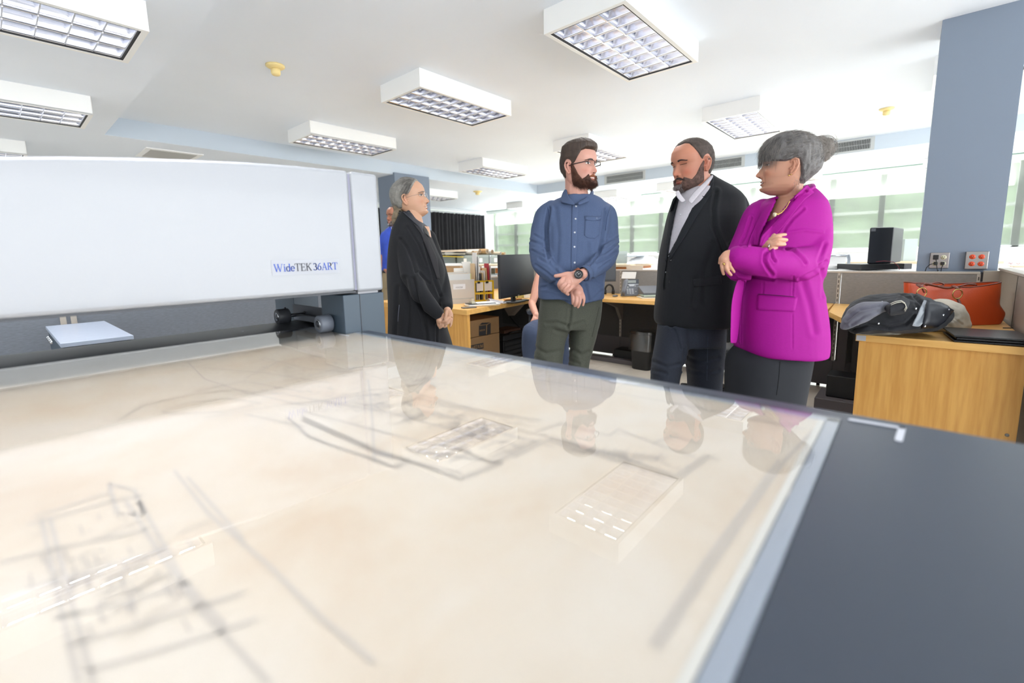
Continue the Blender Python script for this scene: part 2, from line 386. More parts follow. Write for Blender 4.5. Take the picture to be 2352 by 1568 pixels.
# ---- air grilles on the beam face
M_grd = mat('grille_dark', S(60, 62, 60), .8); M_grw = mat('grille_white', S(214, 218, 218), .5)
for (y0, y1, lb) in ((4.22, 5.05, 'long white air grille on the beam right of the bearded man'), (2.38, 3.30, 'long white air grille on the beam right of the dark jacket man head'), (.60, 1.42, 'long white air grille on the beam behind the grey hair bun')):
    t = thing('air_grille', (XB - .01, (y0 + y1) / 2, 2.68), lb, 'air vent', 'air grilles on the beam')
    f = MB(); X = XB - .02; f.box(X, XB - .006, y0 - .05, y1 + .05, 2.66, 2.685); f.box(X, XB - .006, y0 - .05, y1 + .05, 2.825, 2.85)
    f.box(X, XB - .006, y0 - .05, y0, 2.685, 2.825); f.box(X, XB - .006, y1, y1 + .05, 2.685, 2.825); f.build('frame', M_grw, t)
    MB().box(XB - .009, XB - .0065, y0, y1, 2.685, 2.825).build('dark_backing', M_grd, t)
    s_ = MB(); n = int((y1 - y0) / .02)
    for k in range(n): yy = y0 + (y1 - y0) * (k + .5) / n; s_.box(X + .002, XB - .01, yy - .0028, yy + .0028, 2.685, 2.825)
    s_.box(X + .004, XB - .011, y0, y1, 2.753, 2.757)
    s_.build('fin_set', M_grw, t)
t = thing('ceiling_diffuser', (1.75, 7.7, ZS), 'flat square air diffuser on the soffit above the scanner housing', 'air vent')
d = MB(); d.box(1.44, 2.06, 7.33, 8.0, ZS - .012, ZS - .001); d.build('frame', M_fix, t)
MB().box(1.50, 2.0, 7.39, 7.94, ZS - .016, ZS - .011).build('perforated_plate', mat('perforated_plate', S(205, 203, 198), .6), t)
# ================================================================== SCANNER
ZBED = .94
M_bed = mat('scanner_slate_paint', S(64, 72, 86), 0.40, bump=(900, .04))
M_leg = mat('scanner_blue_grey_metal', S(70, 86, 100), 0.45, bump=(900, .03))
M_dkm = mat('scanner_dark_metal', S(52, 56, 64), 0.4)
M_hous = mat('scanner_white_plastic', S(170, 173, 179), 0.32, coat=.25)
M_rub = mat('grey_roller_rubber', S(120, 126, 138), 0.5); M_rub2 = mat('dark_roller_rubber', S(62, 64, 70), 0.5)
M_chr = mat('bare_steel', S(200, 202, 206), 0.2, metal=1)
M_mark = mat('white_alignment_mark', S(236, 238, 248), 0.5)
scn = thing('flatbed_scanner', (.3, .5, 0), 'large format flatbed scanner with glass bed, slate surround and white gantry housing', 'scanner')
XE, YE0, YE1 = .925, -1.35, 2.14
bd = MB(); bd.box(-.42, XE, YE0, .066, ZBED - .10, ZBED + .001); bd.box(-.42, XE, 1.815, YE1 - .25, ZBED - .10, ZBED + .001)
bd.box(.882, XE, .066, 1.815, ZBED - .10, ZBED + .001); bd.box(-.42, -.30, .066, 1.815, ZBED - .10, ZBED + .001); bd.box(-.30, .882, .066, 1.815, ZBED - .10, ZBED - .012)
bd.build('bed', M_bed, scn)
sk = MB(); sk.box(-.36, XE - .1, -1.2, 2.0, .12, ZBED - .10)
for x in (-.3, .74):
    for y in (-1.1, 1.9): sk.box(x, x + .08, y, y + .08, 0.0, .12)
sk.build('plinth', M_leg, scn)
rb = MB(); ring = []
for k in range(13):
    th = math.pi * k / 12; ring.append((1.975 - .16 * math.cos(th), ZBED - .006 + .013 * math.sin(th)))
ring += [(2.135, ZBED - .03), (1.815, ZBED - .03)]
rb.loft([[(x, p[0], p[1]) for p in ring] for x in (-.42, .88)]); rb.build('rear_rail', mat('rail_satin_grey', S(92, 96, 104), .38), scn)
gl = MB(); gl.box(-.30, .882, .0665, 1.815, ZBED + .0015, ZBED + .0045); gl.build('glass_plate', glass_mat('bed_glass', (1, 1, 1), 1.52), scn)
eg = MB(); eg.box(-.3, .8815, .067, .085, ZBED - .001, ZBED + .001); eg.box(.8665, .8815, .067, 1.81, ZBED - .001, ZBED + .001)
eg.build('glass_edge_strip', mat('pale_edge_strip', S(176, 186, 200), .35), scn)
def bar(mk, p, q, w):
    a, b = onz(*p, ZBED + .0016), onz(*q, ZBED + .0016); d = b - a; d /= np.linalg.norm(d); n = np.array((-d[1], d[0], 0)) * w / 2
    pts = [a + n * math.cos(t) - d * w / 2 * math.sin(t) for t in np.linspace(0, math.pi, 7)] + [b - n * math.cos(t) + d * w / 2 * math.sin(t) for t in np.linspace(0, math.pi, 7)]
    mk.prism(pts, (0, 0, .0008))
for segs in ([((1404, 875), (1464, 882), .009)], [((1956, 964), (2072, 983), .009), ((2072, 983), (2064, 1011), .009)], [((781, 768), (800, 771), .008)]):
    mk = MB()
    for sg_ in segs: bar(mk, *sg_)
    mk.build('alignment_mark', M_mark, scn)
# gantry
g0, g1 = 1.55, 2.32
prof = [(-.62, 1.36), (-.4, 1.40), (-.2, 1.435), (.038, 1.462), (.15, 1.478), (.27, 1.492), (.4, 1.505), (.54, 1.517), (.7, 1.526), (.884, 1.531)]
hs = MB(); pts = [(-.62, g0, 1.096), (.884, g0, 1.096)] + [(x, g0, z) for x, z in prof[::-1]]
hs.prism(pts, (0, g1 - g0, 0)); hs.build('housing', M_hous, scn, bevel=.014, seg=4)
cp = MB(); cp.prism([(.889, g0, 1.092), (1.001, g0, 1.092), (1.001, g0, 1.531), (.889, g0, 1.531)], (0, g1 - g0, 0)); cp.build('end_cap', M_hous, scn, bevel=.012, seg=4)
MB().box(.880, .893, g0 + .008, g1, 1.10, 1.52).build('cap_seam', mat('seam_lavender', S(150, 150, 172), .5), scn)
MB().box(.895, .98, g0 + .012, g1, 1.078, 1.094).build('cap_gasket', mat('gasket_grey', S(176, 176, 180), .6), scn)
MB().box(-.6, .884, g0 + .006, g1, 1.0905, 1.097).build('underside_plate', M_dkm, scn)
lg = MB(); lg.box(.83, 1.0, g0 + .004, 1.73, 0, 1.084); lg.build('front_leg', M_leg, scn, bevel=.003)
ln_ = MB(); ln_.box(.895, .897, g0 + .002, g0 + .0045, 0, 1.084); ln_.build('leg_seam', M_dkm, scn)
lg = MB(); lg.box(.885, 1.0, 2.11, 2.32, 0, 1.084); lg.build('rear_leg', M_leg, scn, bevel=.003)
pl = MB(); pl.box(.883, .889, 1.72, 2.12, .88, 1.015); pl.box(.883, .889, 1.72, 1.78, 1.0, 1.08); pl.build('side_plate', M_dkm, scn)
rl = MB(); rl.box(.855, .875, 1.70, 2.05, .955, .978); rl.build('guide_rail', mat('satin_steel_rail', S(150, 154, 162), .3, metal=.7), scn)
for (y, m_) in ((1.655, M_rub), (2.03, M_rub2)):
    w = MB(); w.lathe([(.011, -.024), (.031, -.024), (.033, -.021), (.033, .021), (.031, .024), (.01, .024)], (.80, y, ZBED + .035), (1, 0, 0), 40)
    wo = w.build('roller', m_, scn)
    h = MB(); h.lathe([(0, -.0245), (.009, -.0245), (.012, -.0245), (.016, -.026), (.019, -.0245), (.0195, -.020)], (.80, y, ZBED + .035), (1, 0, 0), 32); h.build('hub_ring', M_chr, wo)
    MB().lathe([(0, -.022), (.0125, -.022), (.0125, -.0248), (.004, -.0252), (0, -.0252)], (.80, y, ZBED + .035), (1, 0, 0), 24).build('hub_centre', M_dkm, wo)
    MB().cyl((.815, y, ZBED + .035), (.885, y, ZBED + .035), .008, 12).build('axle', M_chr if y < 1.8 else M_dkm, wo)
for (y, z) in ((1.76, 1.062), (2.0, .985), (2.2, .99)): MB().lathe([(0, -.004), (.006, -.004), (.006, 0)], (.8825, y, z), (1, 0, 0), 10).build('screw', M_gap, scn)
# ---- lettering on the housing: serif strokes
GL = {  # polylines with stroke weight: t thin, k thick; serif ticks are short horizontals; unit em height 1 (cap)
 'W': (1.25, [('k', [(.1, 1), (.36, 0)]), ('t', [(.36, 0), (.62, 1)]), ('k', [(.55, .95), (.82, 0)]), ('t', [(.82, 0), (1.1, 1)]), ('s', [(0, 1), (.24, 1)]), ('s', [(.46, 1), (.7, 1)]), ('s', [(.98, 1), (1.2, 1)])]),
 'i': (.36, [('k', [(.18, 0), (.18, .66)]), ('s', [(.05, 0), (.31, 0)]), ('s', [(.06, .66), (.18, .66)]), ('d', [(.17, .9)])]),
 'd': (.62, [('k', [(.48, 0), (.48, 1)]), ('s', [(.36, 1), (.48, 1)]), ('s', [(.48, 0), (.6, 0)]), ('a', (.28, .33, .21, .33, 20, 340))]),
 'e': (.56, [('a', (.28, .33, .22, .33, 0, 320)), ('t', [(.07, .36), (.5, .36)])]),
 'T': (.80, [('k', [(.4, 0), (.4, 1)]), ('t', [(.04, 1), (.76, 1)]), ('s', [(.26, 0), (.54, 0)]), ('t', [(.05, 1), (.03, .78)]), ('t', [(.75, 1), (.77, .78)])]),
 'E': (.74, [('k', [(.18, 0), (.18, 1)]), ('t', [(.05, 1), (.64, 1)]), ('t', [(.05, 0), (.66, 0)]), ('t', [(.18, .52), (.52, .52)]), ('t', [(.64, 1), (.65, .8)]), ('t', [(.66, 0), (.68, .22)]), ('t', [(.52, .62), (.52, .42)])]),
 'K': (.86, [('k', [(.18, 0), (.18, 1)]), ('s', [(.05, 1), (.32, 1)]), ('s', [(.05, 0), (.32, 0)]), ('t', [(.18, .42), (.68, 1)]), ('k', [(.36, .62), (.74, 0)]), ('s', [(.55, 1), (.8, 1)]), ('s', [(.62, 0), (.86, 0)])]),
 '3': (.62, [('a', (.28, .74, .2, .24, 150, -90)), ('a', (.28, .27, .24, .26, 90, -150))]),
 '6': (.64, [('a', (.31, .3, .23, .29, 0, 360)), ('c', [(.52, .98), (.3, .88), (.12, .62), (.08, .3)])]),
 'A': (.84, [('t', [(.12, 0), (.42, 1)]), ('k', [(.42, 1), (.72, 0)]), ('t', [(.22, .34), (.6, .34)]), ('s', [(.0, 0), (.24, 0)]), ('s', [(.58, 0), (.84, 0)])]),
 'R': (.82, [('k', [(.18, 0), (.18, 1)]), ('s', [(.05, 1), (.4, 1)]), ('s', [(.05, 0), (.32, 0)]), ('a', (.36, .75, .24, .25, 90, -90)), ('t', [(.18, .5), (.38, .5)]), ('k', [(.4, .5), (.68, 0)]), ('s', [(.64, 0), (.82, 0)])]),
 'M': (1.0, [('t', [(.14, 0), (.14, 1)]), ('k', [(.14, 1), (.5, 0)]), ('t', [(.5, 0), (.86, 1)]), ('k', [(.86, 1), (.86, 0)])]),
 'U': (.8, [('k', [(.14, 1), (.14, .3)]), ('a', (.4, .3, .26, .28, 180, 360)), ('k', [(.66, .3), (.66, 1)])]),
 'D': (.8, [('k', [(.14, 0), (.14, 1)]), ('a', (.3, .5, .38, .5, 90, -90)), ('k', [(.14, 1), (.3, 1)]), ('k', [(.14, 0), (.3, 0)])]),
 'I': (.34, [('k', [(.17, 0), (.17, 1)])]), 'H': (.8, [('k', [(.14, 0), (.14, 1)]), ('k', [(.66, 0), (.66, 1)]), ('k', [(.14, .5), (.66, .5)])]),
 'O': (.84, [('a', (.42, .5, .3, .48, 0, 360))]), 'Z': (.7, [('k', [(.1, 1), (.6, 1)]), ('k', [(.6, 1), (.1, 0)]), ('k', [(.1, 0), (.62, 0)])]),
 'N': (.8, [('k', [(.14, 0), (.14, 1)]), ('k', [(.14, 1), (.66, 0)]), ('k', [(.66, 0), (.66, 1)])]),
 'r': (.6, [('a', (.2, .8, .16, .2, 0, 360))]), ' ': (.3, [])}
def letters(mb, text, org, ux, uz, n, h, wk=.15, wt=.07, mi=0):
    org, ux, uz, n = map(np.array, (org, ux, uz, n)); x = 0
    def stroke(pts, w, lift):
        for (a, b) in zip(pts[:-1], pts[1:]):
            a, b = np.array(a, float), np.array(b, float); d = b - a; L = np.linalg.norm(d)
            if L < 1e-6: continue
            d /= L; m_ = np.array((-d[1], d[0])) * w / 2; a = a - d * w * .2; b = b + d * w * .2
            mb.add([org + (ux * (x + q[0]) + uz * q[1]) * h + n * lift for q in (a - m_, b - m_, b + m_, a + m_)], [(0, 1, 2, 3)], mi)
    lift = 0
    for ch in text:
        adv, st = GL[ch]
        for kind, p in st:
            lift += 2.5e-5
            if kind == 'a':
                cx, cy, rx, ry, a0, a1 = p; T = [math.radians(a0 + (a1 - a0) * k / 18) for k in range(19)]
                for k in range(18):
                    w = wt + (wk - wt) * abs(math.cos((T[k] + T[k + 1]) / 2)); stroke([(cx + rx * math.cos(T[k]), cy + ry * math.sin(T[k])), (cx + rx * math.cos(T[k + 1]), cy + ry * math.sin(T[k + 1]))], w, lift)
            elif kind == 'd': stroke([(p[0][0] - .05, p[0][1]), (p[0][0] + .05, p[0][1])], wk, lift)
            elif kind == 'c': stroke(p, wt * 1.3, lift)
            else: stroke(p, {'k': wk, 't': wt, 's': wt * .8}[kind], lift)
        x += adv
    return x * h
M_lb = mat('lettering_blue', S(44, 84, 190), .5); M_lk = mat('lettering_black', S(38, 40, 52), .5)
pa, pb = ony(629, 624, g0), ony(776, 617, g0); total = pb[0] - pa[0]
tot_em = sum(GL[c][0] for c in 'Wide') + sum(GL[c][0] for c in 'TEK') + .25 + sum(GL[c][0] for c in '36ART')
hcap = total / tot_em
pl_ = MB(); pl_.box(pa[0] - .006, pb[0] + .006, g0 - .0012, g0 - .0002, pa[2] - .012, pa[2] + hcap + .012)
pl_.build('nameplate', mat('nameplate_film', S(174, 177, 186), .3), scn)
nm_ = MB(); N = (0, -1, 0); o = np.array((pa[0], g0 - .0016, (pa[2] + pb[2]) / 2 - .001))
w = letters(nm_, 'Wide', o, (1, 0, 0), (0, 0, 1), N, hcap, mi=0); o = o + (w, 0, 0)
w = letters(nm_, 'TEK', o, (1, 0, 0), (0, 0, 1), N, hcap, mi=1); o = o + (w, 0, 0)
letters(nm_, 'r', o + (-.002, 0, hcap * .8), (1, 0, 0), (0, 0, 1), N, hcap * .2, mi=2); o = o + (hcap * .2, 0, 0)
letters(nm_, '36ART', o, (1, 0, 0), (0, 0, 1), N, hcap, mi=0)
nm_.build('nameplate_lettering', [M_lb, M_lk, mat('lettering_grey', S(150, 150, 170), .5)], scn, weld=False)
# ================================================================== MAP under the glass
def paper_mat():
    m = mat('aged_tracing_paper', S(246, 232, 212), 0.55)
    nt = m.node_tree; b = nt.nodes['Principled BSDF']; tc = nt.nodes.new('ShaderNodeTexCoord')
    n = nt.nodes.new('ShaderNodeTexNoise'); n.inputs['Scale'].default_value = 4.5; n.inputs['Detail'].default_value = 7; n.inputs['Roughness'].default_value = .6; n.inputs['Distortion'].default_value = .4
    r = nt.nodes.new('ShaderNodeValToRGB'); e = r.color_ramp.elements
    e[0].position = .28; e[0].color = (*[c * ALB for c in S(236, 213, 186)], 1); e[1].position = .62; e[1].color = (*[c * ALB for c in S(249, 238, 222)], 1); x = e.new(.46); x.color = (*[c * ALB for c in S(245, 230, 209)], 1)
    nt.links.new(tc.outputs['Object'], n.inputs['Vector']); nt.links.new(n.outputs['Fac'], r.inputs[0]); nt.links.new(r.outputs[0], b.inputs['Base Color'])
    return m
mp = thing('architectural_drawing', (.3, .9, ZBED), 'aged cream architectural floor plan sheet lying under the scanner glass', 'drawing')
sh = MB(); P = []
for i in range(60):
    P.append([(-.29 + (1.155) * i / 59 + .003 * mnoise.noise(Vector((i * .4, j * .3, 0))) * (i in (0, 59)), .088 + 1.71 * j / 89 + .004 * mnoise.noise(Vector((i * .35, 7, 0))) * (j in (0, 89)), ZBED - .0002 + .0002 * mnoise.noise(Vector((i * .2, j * .2, 2)))) for j in range(90)])
sh.grid(P); sh.build('sheet', paper_mat(), mp)
wb = MB(); wb.box(-.292, .868, .0865, .095, ZBED + .0004, ZBED + .0006); wb.box(.860, .868, .095, 1.79, ZBED + .0004, ZBED + .0006); wb.build('white_margin', mat('white_paper_margin', S(248, 245, 236), .6), mp)
ink = MB()
def iline(pts, w=.004, mi=0):
    Q = [onz(x, y, ZBED + .0005) for x, y in pts]; Q = [q for q in Q]
    for a, b in zip(Q[:-1], Q[1:]):
        d = b - a; L = np.linalg.norm(d)
        if L < 1e-6: continue
        d /= L; n = np.array((-d[1], d[0], 0)) * w / 2
        for q in (a, b): q[0] = min(max(q[0], -.285), .862); q[1] = min(max(q[1], .093), 1.79)
        ink.add([a - n, b - n, b + n, a + n], [(0, 1, 2, 3)], mi)
LN = [ # wing facades and walls read off the sheet
 [(660, 957), (705, 1000), (770, 1025), (848, 1050), (905, 1072), (938, 1055), (855, 1035), (690, 962)], [(690, 955), (860, 1030), (1055, 1098), (1150, 1060), (930, 1030)],
 [(855, 1040), (1060, 1085)], [(1040, 1025), (1130, 1062), (1230, 1012), (1110, 985), (1010, 1020)], [(1100, 1030), (1150, 1010), (1190, 1024), (1130, 1050)], [(700, 945), (950, 1010), (1040, 1028)],
 [(955, 1040), (1130, 970), (1270, 1005), (1180, 1050)], [(905, 950), (1090, 1000)], [(1000, 1050), (1060, 1026), (1082, 1036), (1030, 1062)], [(960, 940), (1120, 975)],
 [(1270, 1004), (1400, 1040), (1545, 1090)], [(1260, 1012), (1390, 1050), (1550, 1098)], [(1265, 1008), (1400, 1045)], [(1550, 1095), (1620, 1045), (1650, 1055)], [(1560, 1100), (1630, 1048)], [(1230, 990), (1290, 972), (1400, 1000), (1420, 985), (1510, 1020), (1600, 1050)], [(1500, 1018), (1545, 1000), (1610, 1018)],
 [(270, 965), (330, 930), (440, 905), (540, 895), (640, 905)], [(370, 945), (430, 925), (520, 915), (600, 925), (520, 945), (400, 950), (370, 945)], [(440, 900), (560, 875), (700, 900)], [(430, 830), (470, 870), (560, 900), (700, 930)], [(415, 840), (600, 855), (760, 880)], [(600, 820), (700, 845), (850, 860)], [(560, 870), (640, 830), (740, 815)], [(640, 880), (760, 850), (900, 835)],
 [(600, 895), (850, 940), (960, 960)], [(700, 930), (850, 895), (980, 880)], [(470, 960), (640, 930), (900, 900)], [(560, 950), (700, 980)], [(880, 935), (960, 915), (1090, 940)], [(900, 975), (985, 950), (1060, 965)], [(960, 905), (1100, 940), (1240, 965)], [(1010, 930), (1180, 960)],
 [(95, 1190), (130, 1350), (180, 1568)], [(115, 1190), (155, 1350), (215, 1568)], [(290, 1150), (380, 1290), (460, 1400), (620, 1568)], [(320, 1150), (420, 1330), (520, 1440)], [(60, 1205), (260, 1150), (330, 1135)], [(80, 1185), (250, 1130)], [(250, 1110), (270, 1180), (330, 1180), (310, 1125), (250, 1110)],
 [(0, 1290), (150, 1255), (340, 1215)], [(160, 1480), (430, 1400), (560, 1360)], [(120, 1420), (300, 1380), (440, 1335)], [(200, 1540), (480, 1460), (590, 1420)], [(60, 1350), (140, 1330)], [(240, 1300), (380, 1260)], [(400, 1080), (480, 1180), (620, 1300), (740, 1420), (860, 1520)], [(430, 1095), (560, 1240)],
 [(1510, 1490), (1640, 1290), (1800, 1060), (1870, 985)], [(1495, 1480), (1620, 1290), (1790, 1055)], [(845, 870), (850, 900), (855, 960), (860, 1060)], [(730, 795), (900, 822), (1100, 850), (1350, 890), (1600, 935), (1850, 985)], [(700, 790), (760, 775)]]
for k, l in enumerate(LN): iline(l, .0024 if k < 33 else .0036, 0 if k < 33 else 1)
for k in (0, 1, 3, 10): iline([(x + 6, y + 3) for x, y in LN[k]], .0022, 1)
ink.build('ink_lines', [mat('faded_ink', S(212, 202, 193), .7), mat('faded_pale_ink', S(226, 216, 205), .7)], mp, weld=False)
# room hatching and dimension ticks of the plan, each ink stroke tiny
tk = MB(); rr = random.Random(3)
for (cx, cy, n, sx, sy) in ((780, 830, 120, 150, 40), (640, 845, 60, 120, 30), (860, 930, 160, 200, 45), (1100, 990, 90, 120, 40), (1420, 1050, 60, 130, 12), (1080, 830, 120, 240, 12), (250, 1350, 80, 200, 150), (1000, 880, 70, 130, 30)):
    for _ in range(n):
        u = rr.gauss(0, .45); v_ = rr.gauss(0, .45); x, y = cx + sx * u, cy + sy * v_ + (x0s := 0) + sx * u * .16
        a = onz(x, y, ZBED + .00045)
        if not (-.27 < a[0] < .85 and .11 < a[1] < 1.77): continue
        if rr.random() < .5: tk.box(a[0], a[0] + rr.uniform(.004, .03), a[1], a[1] + .0014, ZBED + .0004, ZBED + .00045)
        else: tk.box(a[0], a[0] + .0014, a[1], a[1] + rr.uniform(.004, .03), ZBED + .0004, ZBED + .00045)
o_ = tk.build('room_hatching', MATS['faded_ink'], mp, weld=False); o_['kind'] = 'stuff'
# ================================================================== WORKSTATIONS
def wood(name, c1, c2, stretch):
    m = mat(name, c1, 0.38); c1 = tuple(c * .95 for c in c1); c2 = tuple(c * .95 for c in c2)
    nt = m.node_tree; b = nt.nodes['Principled BSDF']; tc = nt.nodes.new('ShaderNodeTexCoord'); mp_ = nt.nodes.new('ShaderNodeMapping'); mp_.inputs['Scale'].default_value = stretch
    n = nt.nodes.new('ShaderNodeTexNoise'); n.inputs['Scale'].default_value = 14; n.inputs['Detail'].default_value = 6; r = nt.nodes.new('ShaderNodeValToRGB')
    r.color_ramp.elements[0].position = .35; r.color_ramp.elements[0].color = (*c2, 1); r.color_ramp.elements[1].position = .65; r.color_ramp.elements[1].color = (*c1, 1)
    nt.links.new(tc.outputs['Object'], mp_.inputs[0]); nt.links.new(mp_.outputs[0], n.inputs['Vector']); nt.links.new(n.outputs['Fac'], r.inputs[0]); nt.links.new(r.outputs[0], b.inputs['Base Color'])
    return m
M_wv = wood('oak_veneer_upright', S(222, 170, 92), S(205, 150, 74), (3.5, 3.5, .25))
M_wt = wood('oak_veneer_top', S(232, 184, 108), S(218, 166, 90), (3, .3, 3))
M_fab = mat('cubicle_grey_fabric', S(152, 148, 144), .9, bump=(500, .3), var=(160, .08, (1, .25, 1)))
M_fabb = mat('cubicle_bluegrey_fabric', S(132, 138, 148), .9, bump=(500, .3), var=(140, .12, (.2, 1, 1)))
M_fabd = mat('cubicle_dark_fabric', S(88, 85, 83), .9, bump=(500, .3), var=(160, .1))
M_trim = mat('cubicle_cream_trim', S(205, 196, 184), .5)
M_race = mat('raceway_brown_grey', S(104, 98, 100), .55)
M_blk = mat('black_plastic', S(26, 27, 30), .45); M_blk2 = mat('black_satin_screen', S(34, 38, 46), .35)
M_slot = mat('slot_shadow_metal', S(70, 64, 60), .6)
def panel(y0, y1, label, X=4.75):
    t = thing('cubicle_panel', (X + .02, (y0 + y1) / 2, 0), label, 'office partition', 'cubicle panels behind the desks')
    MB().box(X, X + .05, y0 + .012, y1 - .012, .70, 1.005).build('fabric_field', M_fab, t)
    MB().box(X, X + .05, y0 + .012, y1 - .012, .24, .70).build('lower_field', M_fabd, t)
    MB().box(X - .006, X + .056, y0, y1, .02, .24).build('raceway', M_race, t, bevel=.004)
    MB().box(X - .004, X + .054, y0, y1, 1.005, 1.022).build('top_cap', M_trim, t, bevel=.003)
    e = MB(); e.box(X - .002, X + .052, y0 - .004, y0 + .016, .2, 1.006); e.build('end_trim', M_trim, t)
    s_ = MB()
    for k in range(18): s_.box(X - .003, X - .001, y0 + .003, y0 + .009, .28 + k * .04, .305 + k * .04)
    s_.build('slotted_strip', M_slot, t)
    f = MB(); f.cyl((X + .025, y0 + .1, 0), (X + .025, y0 + .1, .05), .014, 10); f.build('levelling_foot', M_blk, t)
panel(-.385, .45, 'grey fabric cubicle panel right of the magenta blazer, behind the bags')
panel(.45, 1.47, 'grey fabric cubicle panel behind the woman in magenta')
panel(1.47, 2.50, 'grey fabric cubicle panel behind the desk phone')
panel(2.50, 3.50, 'grey fabric cubicle panel behind the bearded man in blue')
panel(3.50, 4.42, 'grey fabric cubicle panel at the back corner behind the left monitor')
t = thing('cubicle_panel', (4.4, -.5, 0), 'beige grey cubicle side panel running forward at the right edge beside the orange bag', 'office partition', 'cubicle side panels')
a = MB(); a.box(3.0, 4.74, -.53, -.48, .05, 1.035); a.build('fabric_field', mat('cubicle_beige_fabric', S(168, 160, 148), .9, bump=(500, .3)), t)
MB().box(2.98, 4.76, -.537, -.473, 1.035, 1.052).build('top_cap', M_trim, t, bevel=.003)
MB().box(4.74, 4.80, -.54, -.40, 0, 1.03).build('corner_post', mat('corner_post_beige', S(190, 182, 168), .5), t, bevel=.004)
MB().box(4.745, 4.755, -.40, -.388, .1, 1.02).build('corner_gap', M_blk, t)
MB().box(3.975, 3.985, -.479, -.4785, .7, 1.03).build('fabric_seam', M_slot, t)
t = thing('cubicle_panel', (.3, 4.93, 0), 'blue grey fabric cubicle panel seen under the white scanner housing', 'office partition', 'cubicle side panels')
MB().box(-2.2, 2.6, 4.93, 4.98, .05, 1.0).build('fabric_field', M_fabb, t)
MB().box(-2.2, 2.6, 4.925, 4.985, 1.0, 1.02).build('top_cap', M_trim, t)
e = MB(); e.box(.29, .325, 4.922, 4.93, .05, 1.0); e.box(.35, .385, 4.922, 4.93, .05, 1.0); e.build('slotted_upright', M_trim, t)
# left cubicle back panel (along X, behind the left desk)
t = thing('cubicle_panel', (4.1, 4.4, 0), 'grey fabric cubicle panel behind the storage file boxes', 'office partition', 'cubicle side panels')
MB().box(3.45, 4.72, 4.40, 4.45, .05, .90).build('fabric_field', M_fab, t); MB().box(3.45, 4.72, 4.395, 4.455, .90, .915).build('top_cap', M_trim, t)
# ---- desks
t = thing('desk', (4.4, 1.8, 0), 'light oak desk run along the back partition carrying the phone', 'desk', 'oak desks of the cubicle')
tp = MB(); tp.prism([(4.12, 2.95, .71), (4.73, 2.95, .71), (4.73, .475, .71), (4.16, .46, .71), (4.22, 1.2, .71), (4.14, 1.9, .71)], (0, 0, .035)); tp.build('desk_top', M_wt, t, bevel=.002)
for y in (2.48, 1.47, .62):
    b = MB(); b.prism([(4.735, y - .02, .708), (4.32, y - .02, .708), (4.34, y - .02, .685), (4.60, y - .02, .60), (4.70, y - .02, .45), (4.735, y - .02, .45)], (0, .035, 0)); b.build('support_bracket', mat('bracket_grey', S(128, 118, 108), .5), t)
t = thing('desk', (3.3, 3.6, 0), 'light oak desk at left with wide end panel beside the black coat', 'desk', 'oak desks of the cubicle')
tp = MB(); tp.prism([(2.68, 2.89, .70), (4.10, 3.08, .70), (4.10, 2.955, .70), (4.73, 2.955, .70), (4.73, 4.38, .70), (2.68, 4.38, .70)], (0, 0, .045)); tp.build('desk_top', M_wt, t, bevel=.002)
MB().box(2.70, 2.735, 2.91, 4.36, 0, .70).build('end_panel', M_wv, t, bevel=.002)
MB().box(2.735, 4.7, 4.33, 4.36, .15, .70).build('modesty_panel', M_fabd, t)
b = MB(); b.prism([(3.62, 3.35, .699), (3.9, 3.2, .699), (3.9, 3.4, .52), (3.85, 3.45, .52)], (.03, .03, 0)); b.build('support_bracket', MATS['bracket_grey'], t)
t = thing('desk', (3.6, -.1, 0), 'light oak peninsula desk at right under the jacket and the black folio', 'desk', 'oak desks of the cubicle')
tp = MB(); tp.prism([(3.09, -.46, .708), (3.09, .2, .708), (3.42, .215, .708), (4.1, .44, .708), (4.73, .47, .708), (4.73, -.46, .708)], (0, 0, .037)); tp.build('desk_top', M_wt, t, bevel=.002)
MB().box(3.115, 3.14, -.44, .185, 0, .708).build('front_panel', M_wv, t)
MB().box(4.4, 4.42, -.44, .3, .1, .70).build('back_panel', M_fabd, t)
p = onx(2313, 999, 3.113); c_ = MB(); c_.lathe([(0, -.002), (.008, -.002), (.008, 0)], (3.114, p[1], p[2]), (1, 0, 0), 16); c_.build('screw_cap', mat('cap_grey', S(150, 146, 138), .5), t)
MB().box(3.087, 3.0905, .155, .197, .712, .741).build('asset_tag', mat('asset_tag_silver', S(206, 208, 214), .4), t)
t = thing('keyboard_tray', (4.2, .4, .62), 'small beige tray on an arm under the desk corner right of the magenta blazer', 'tray')
MB().prism([tuple(onz(1892, 726, .66)), tuple(onz(1900, 720, .66)), tuple(onz(1955, 724, .66)), tuple(onz(1960, 738, .66)), tuple(onz(1930, 737, .66))], (0, 0, .015)).build('tray_board', mat('tray_beige', S(196, 184, 168), .5), t, bevel=.003)
q = onz(1940, 726, .66); MB().box(q[0] + .02, q[0] + .05, q[1] - .03, q[1] + .03, .20, .708).build('arm', M_race, t)
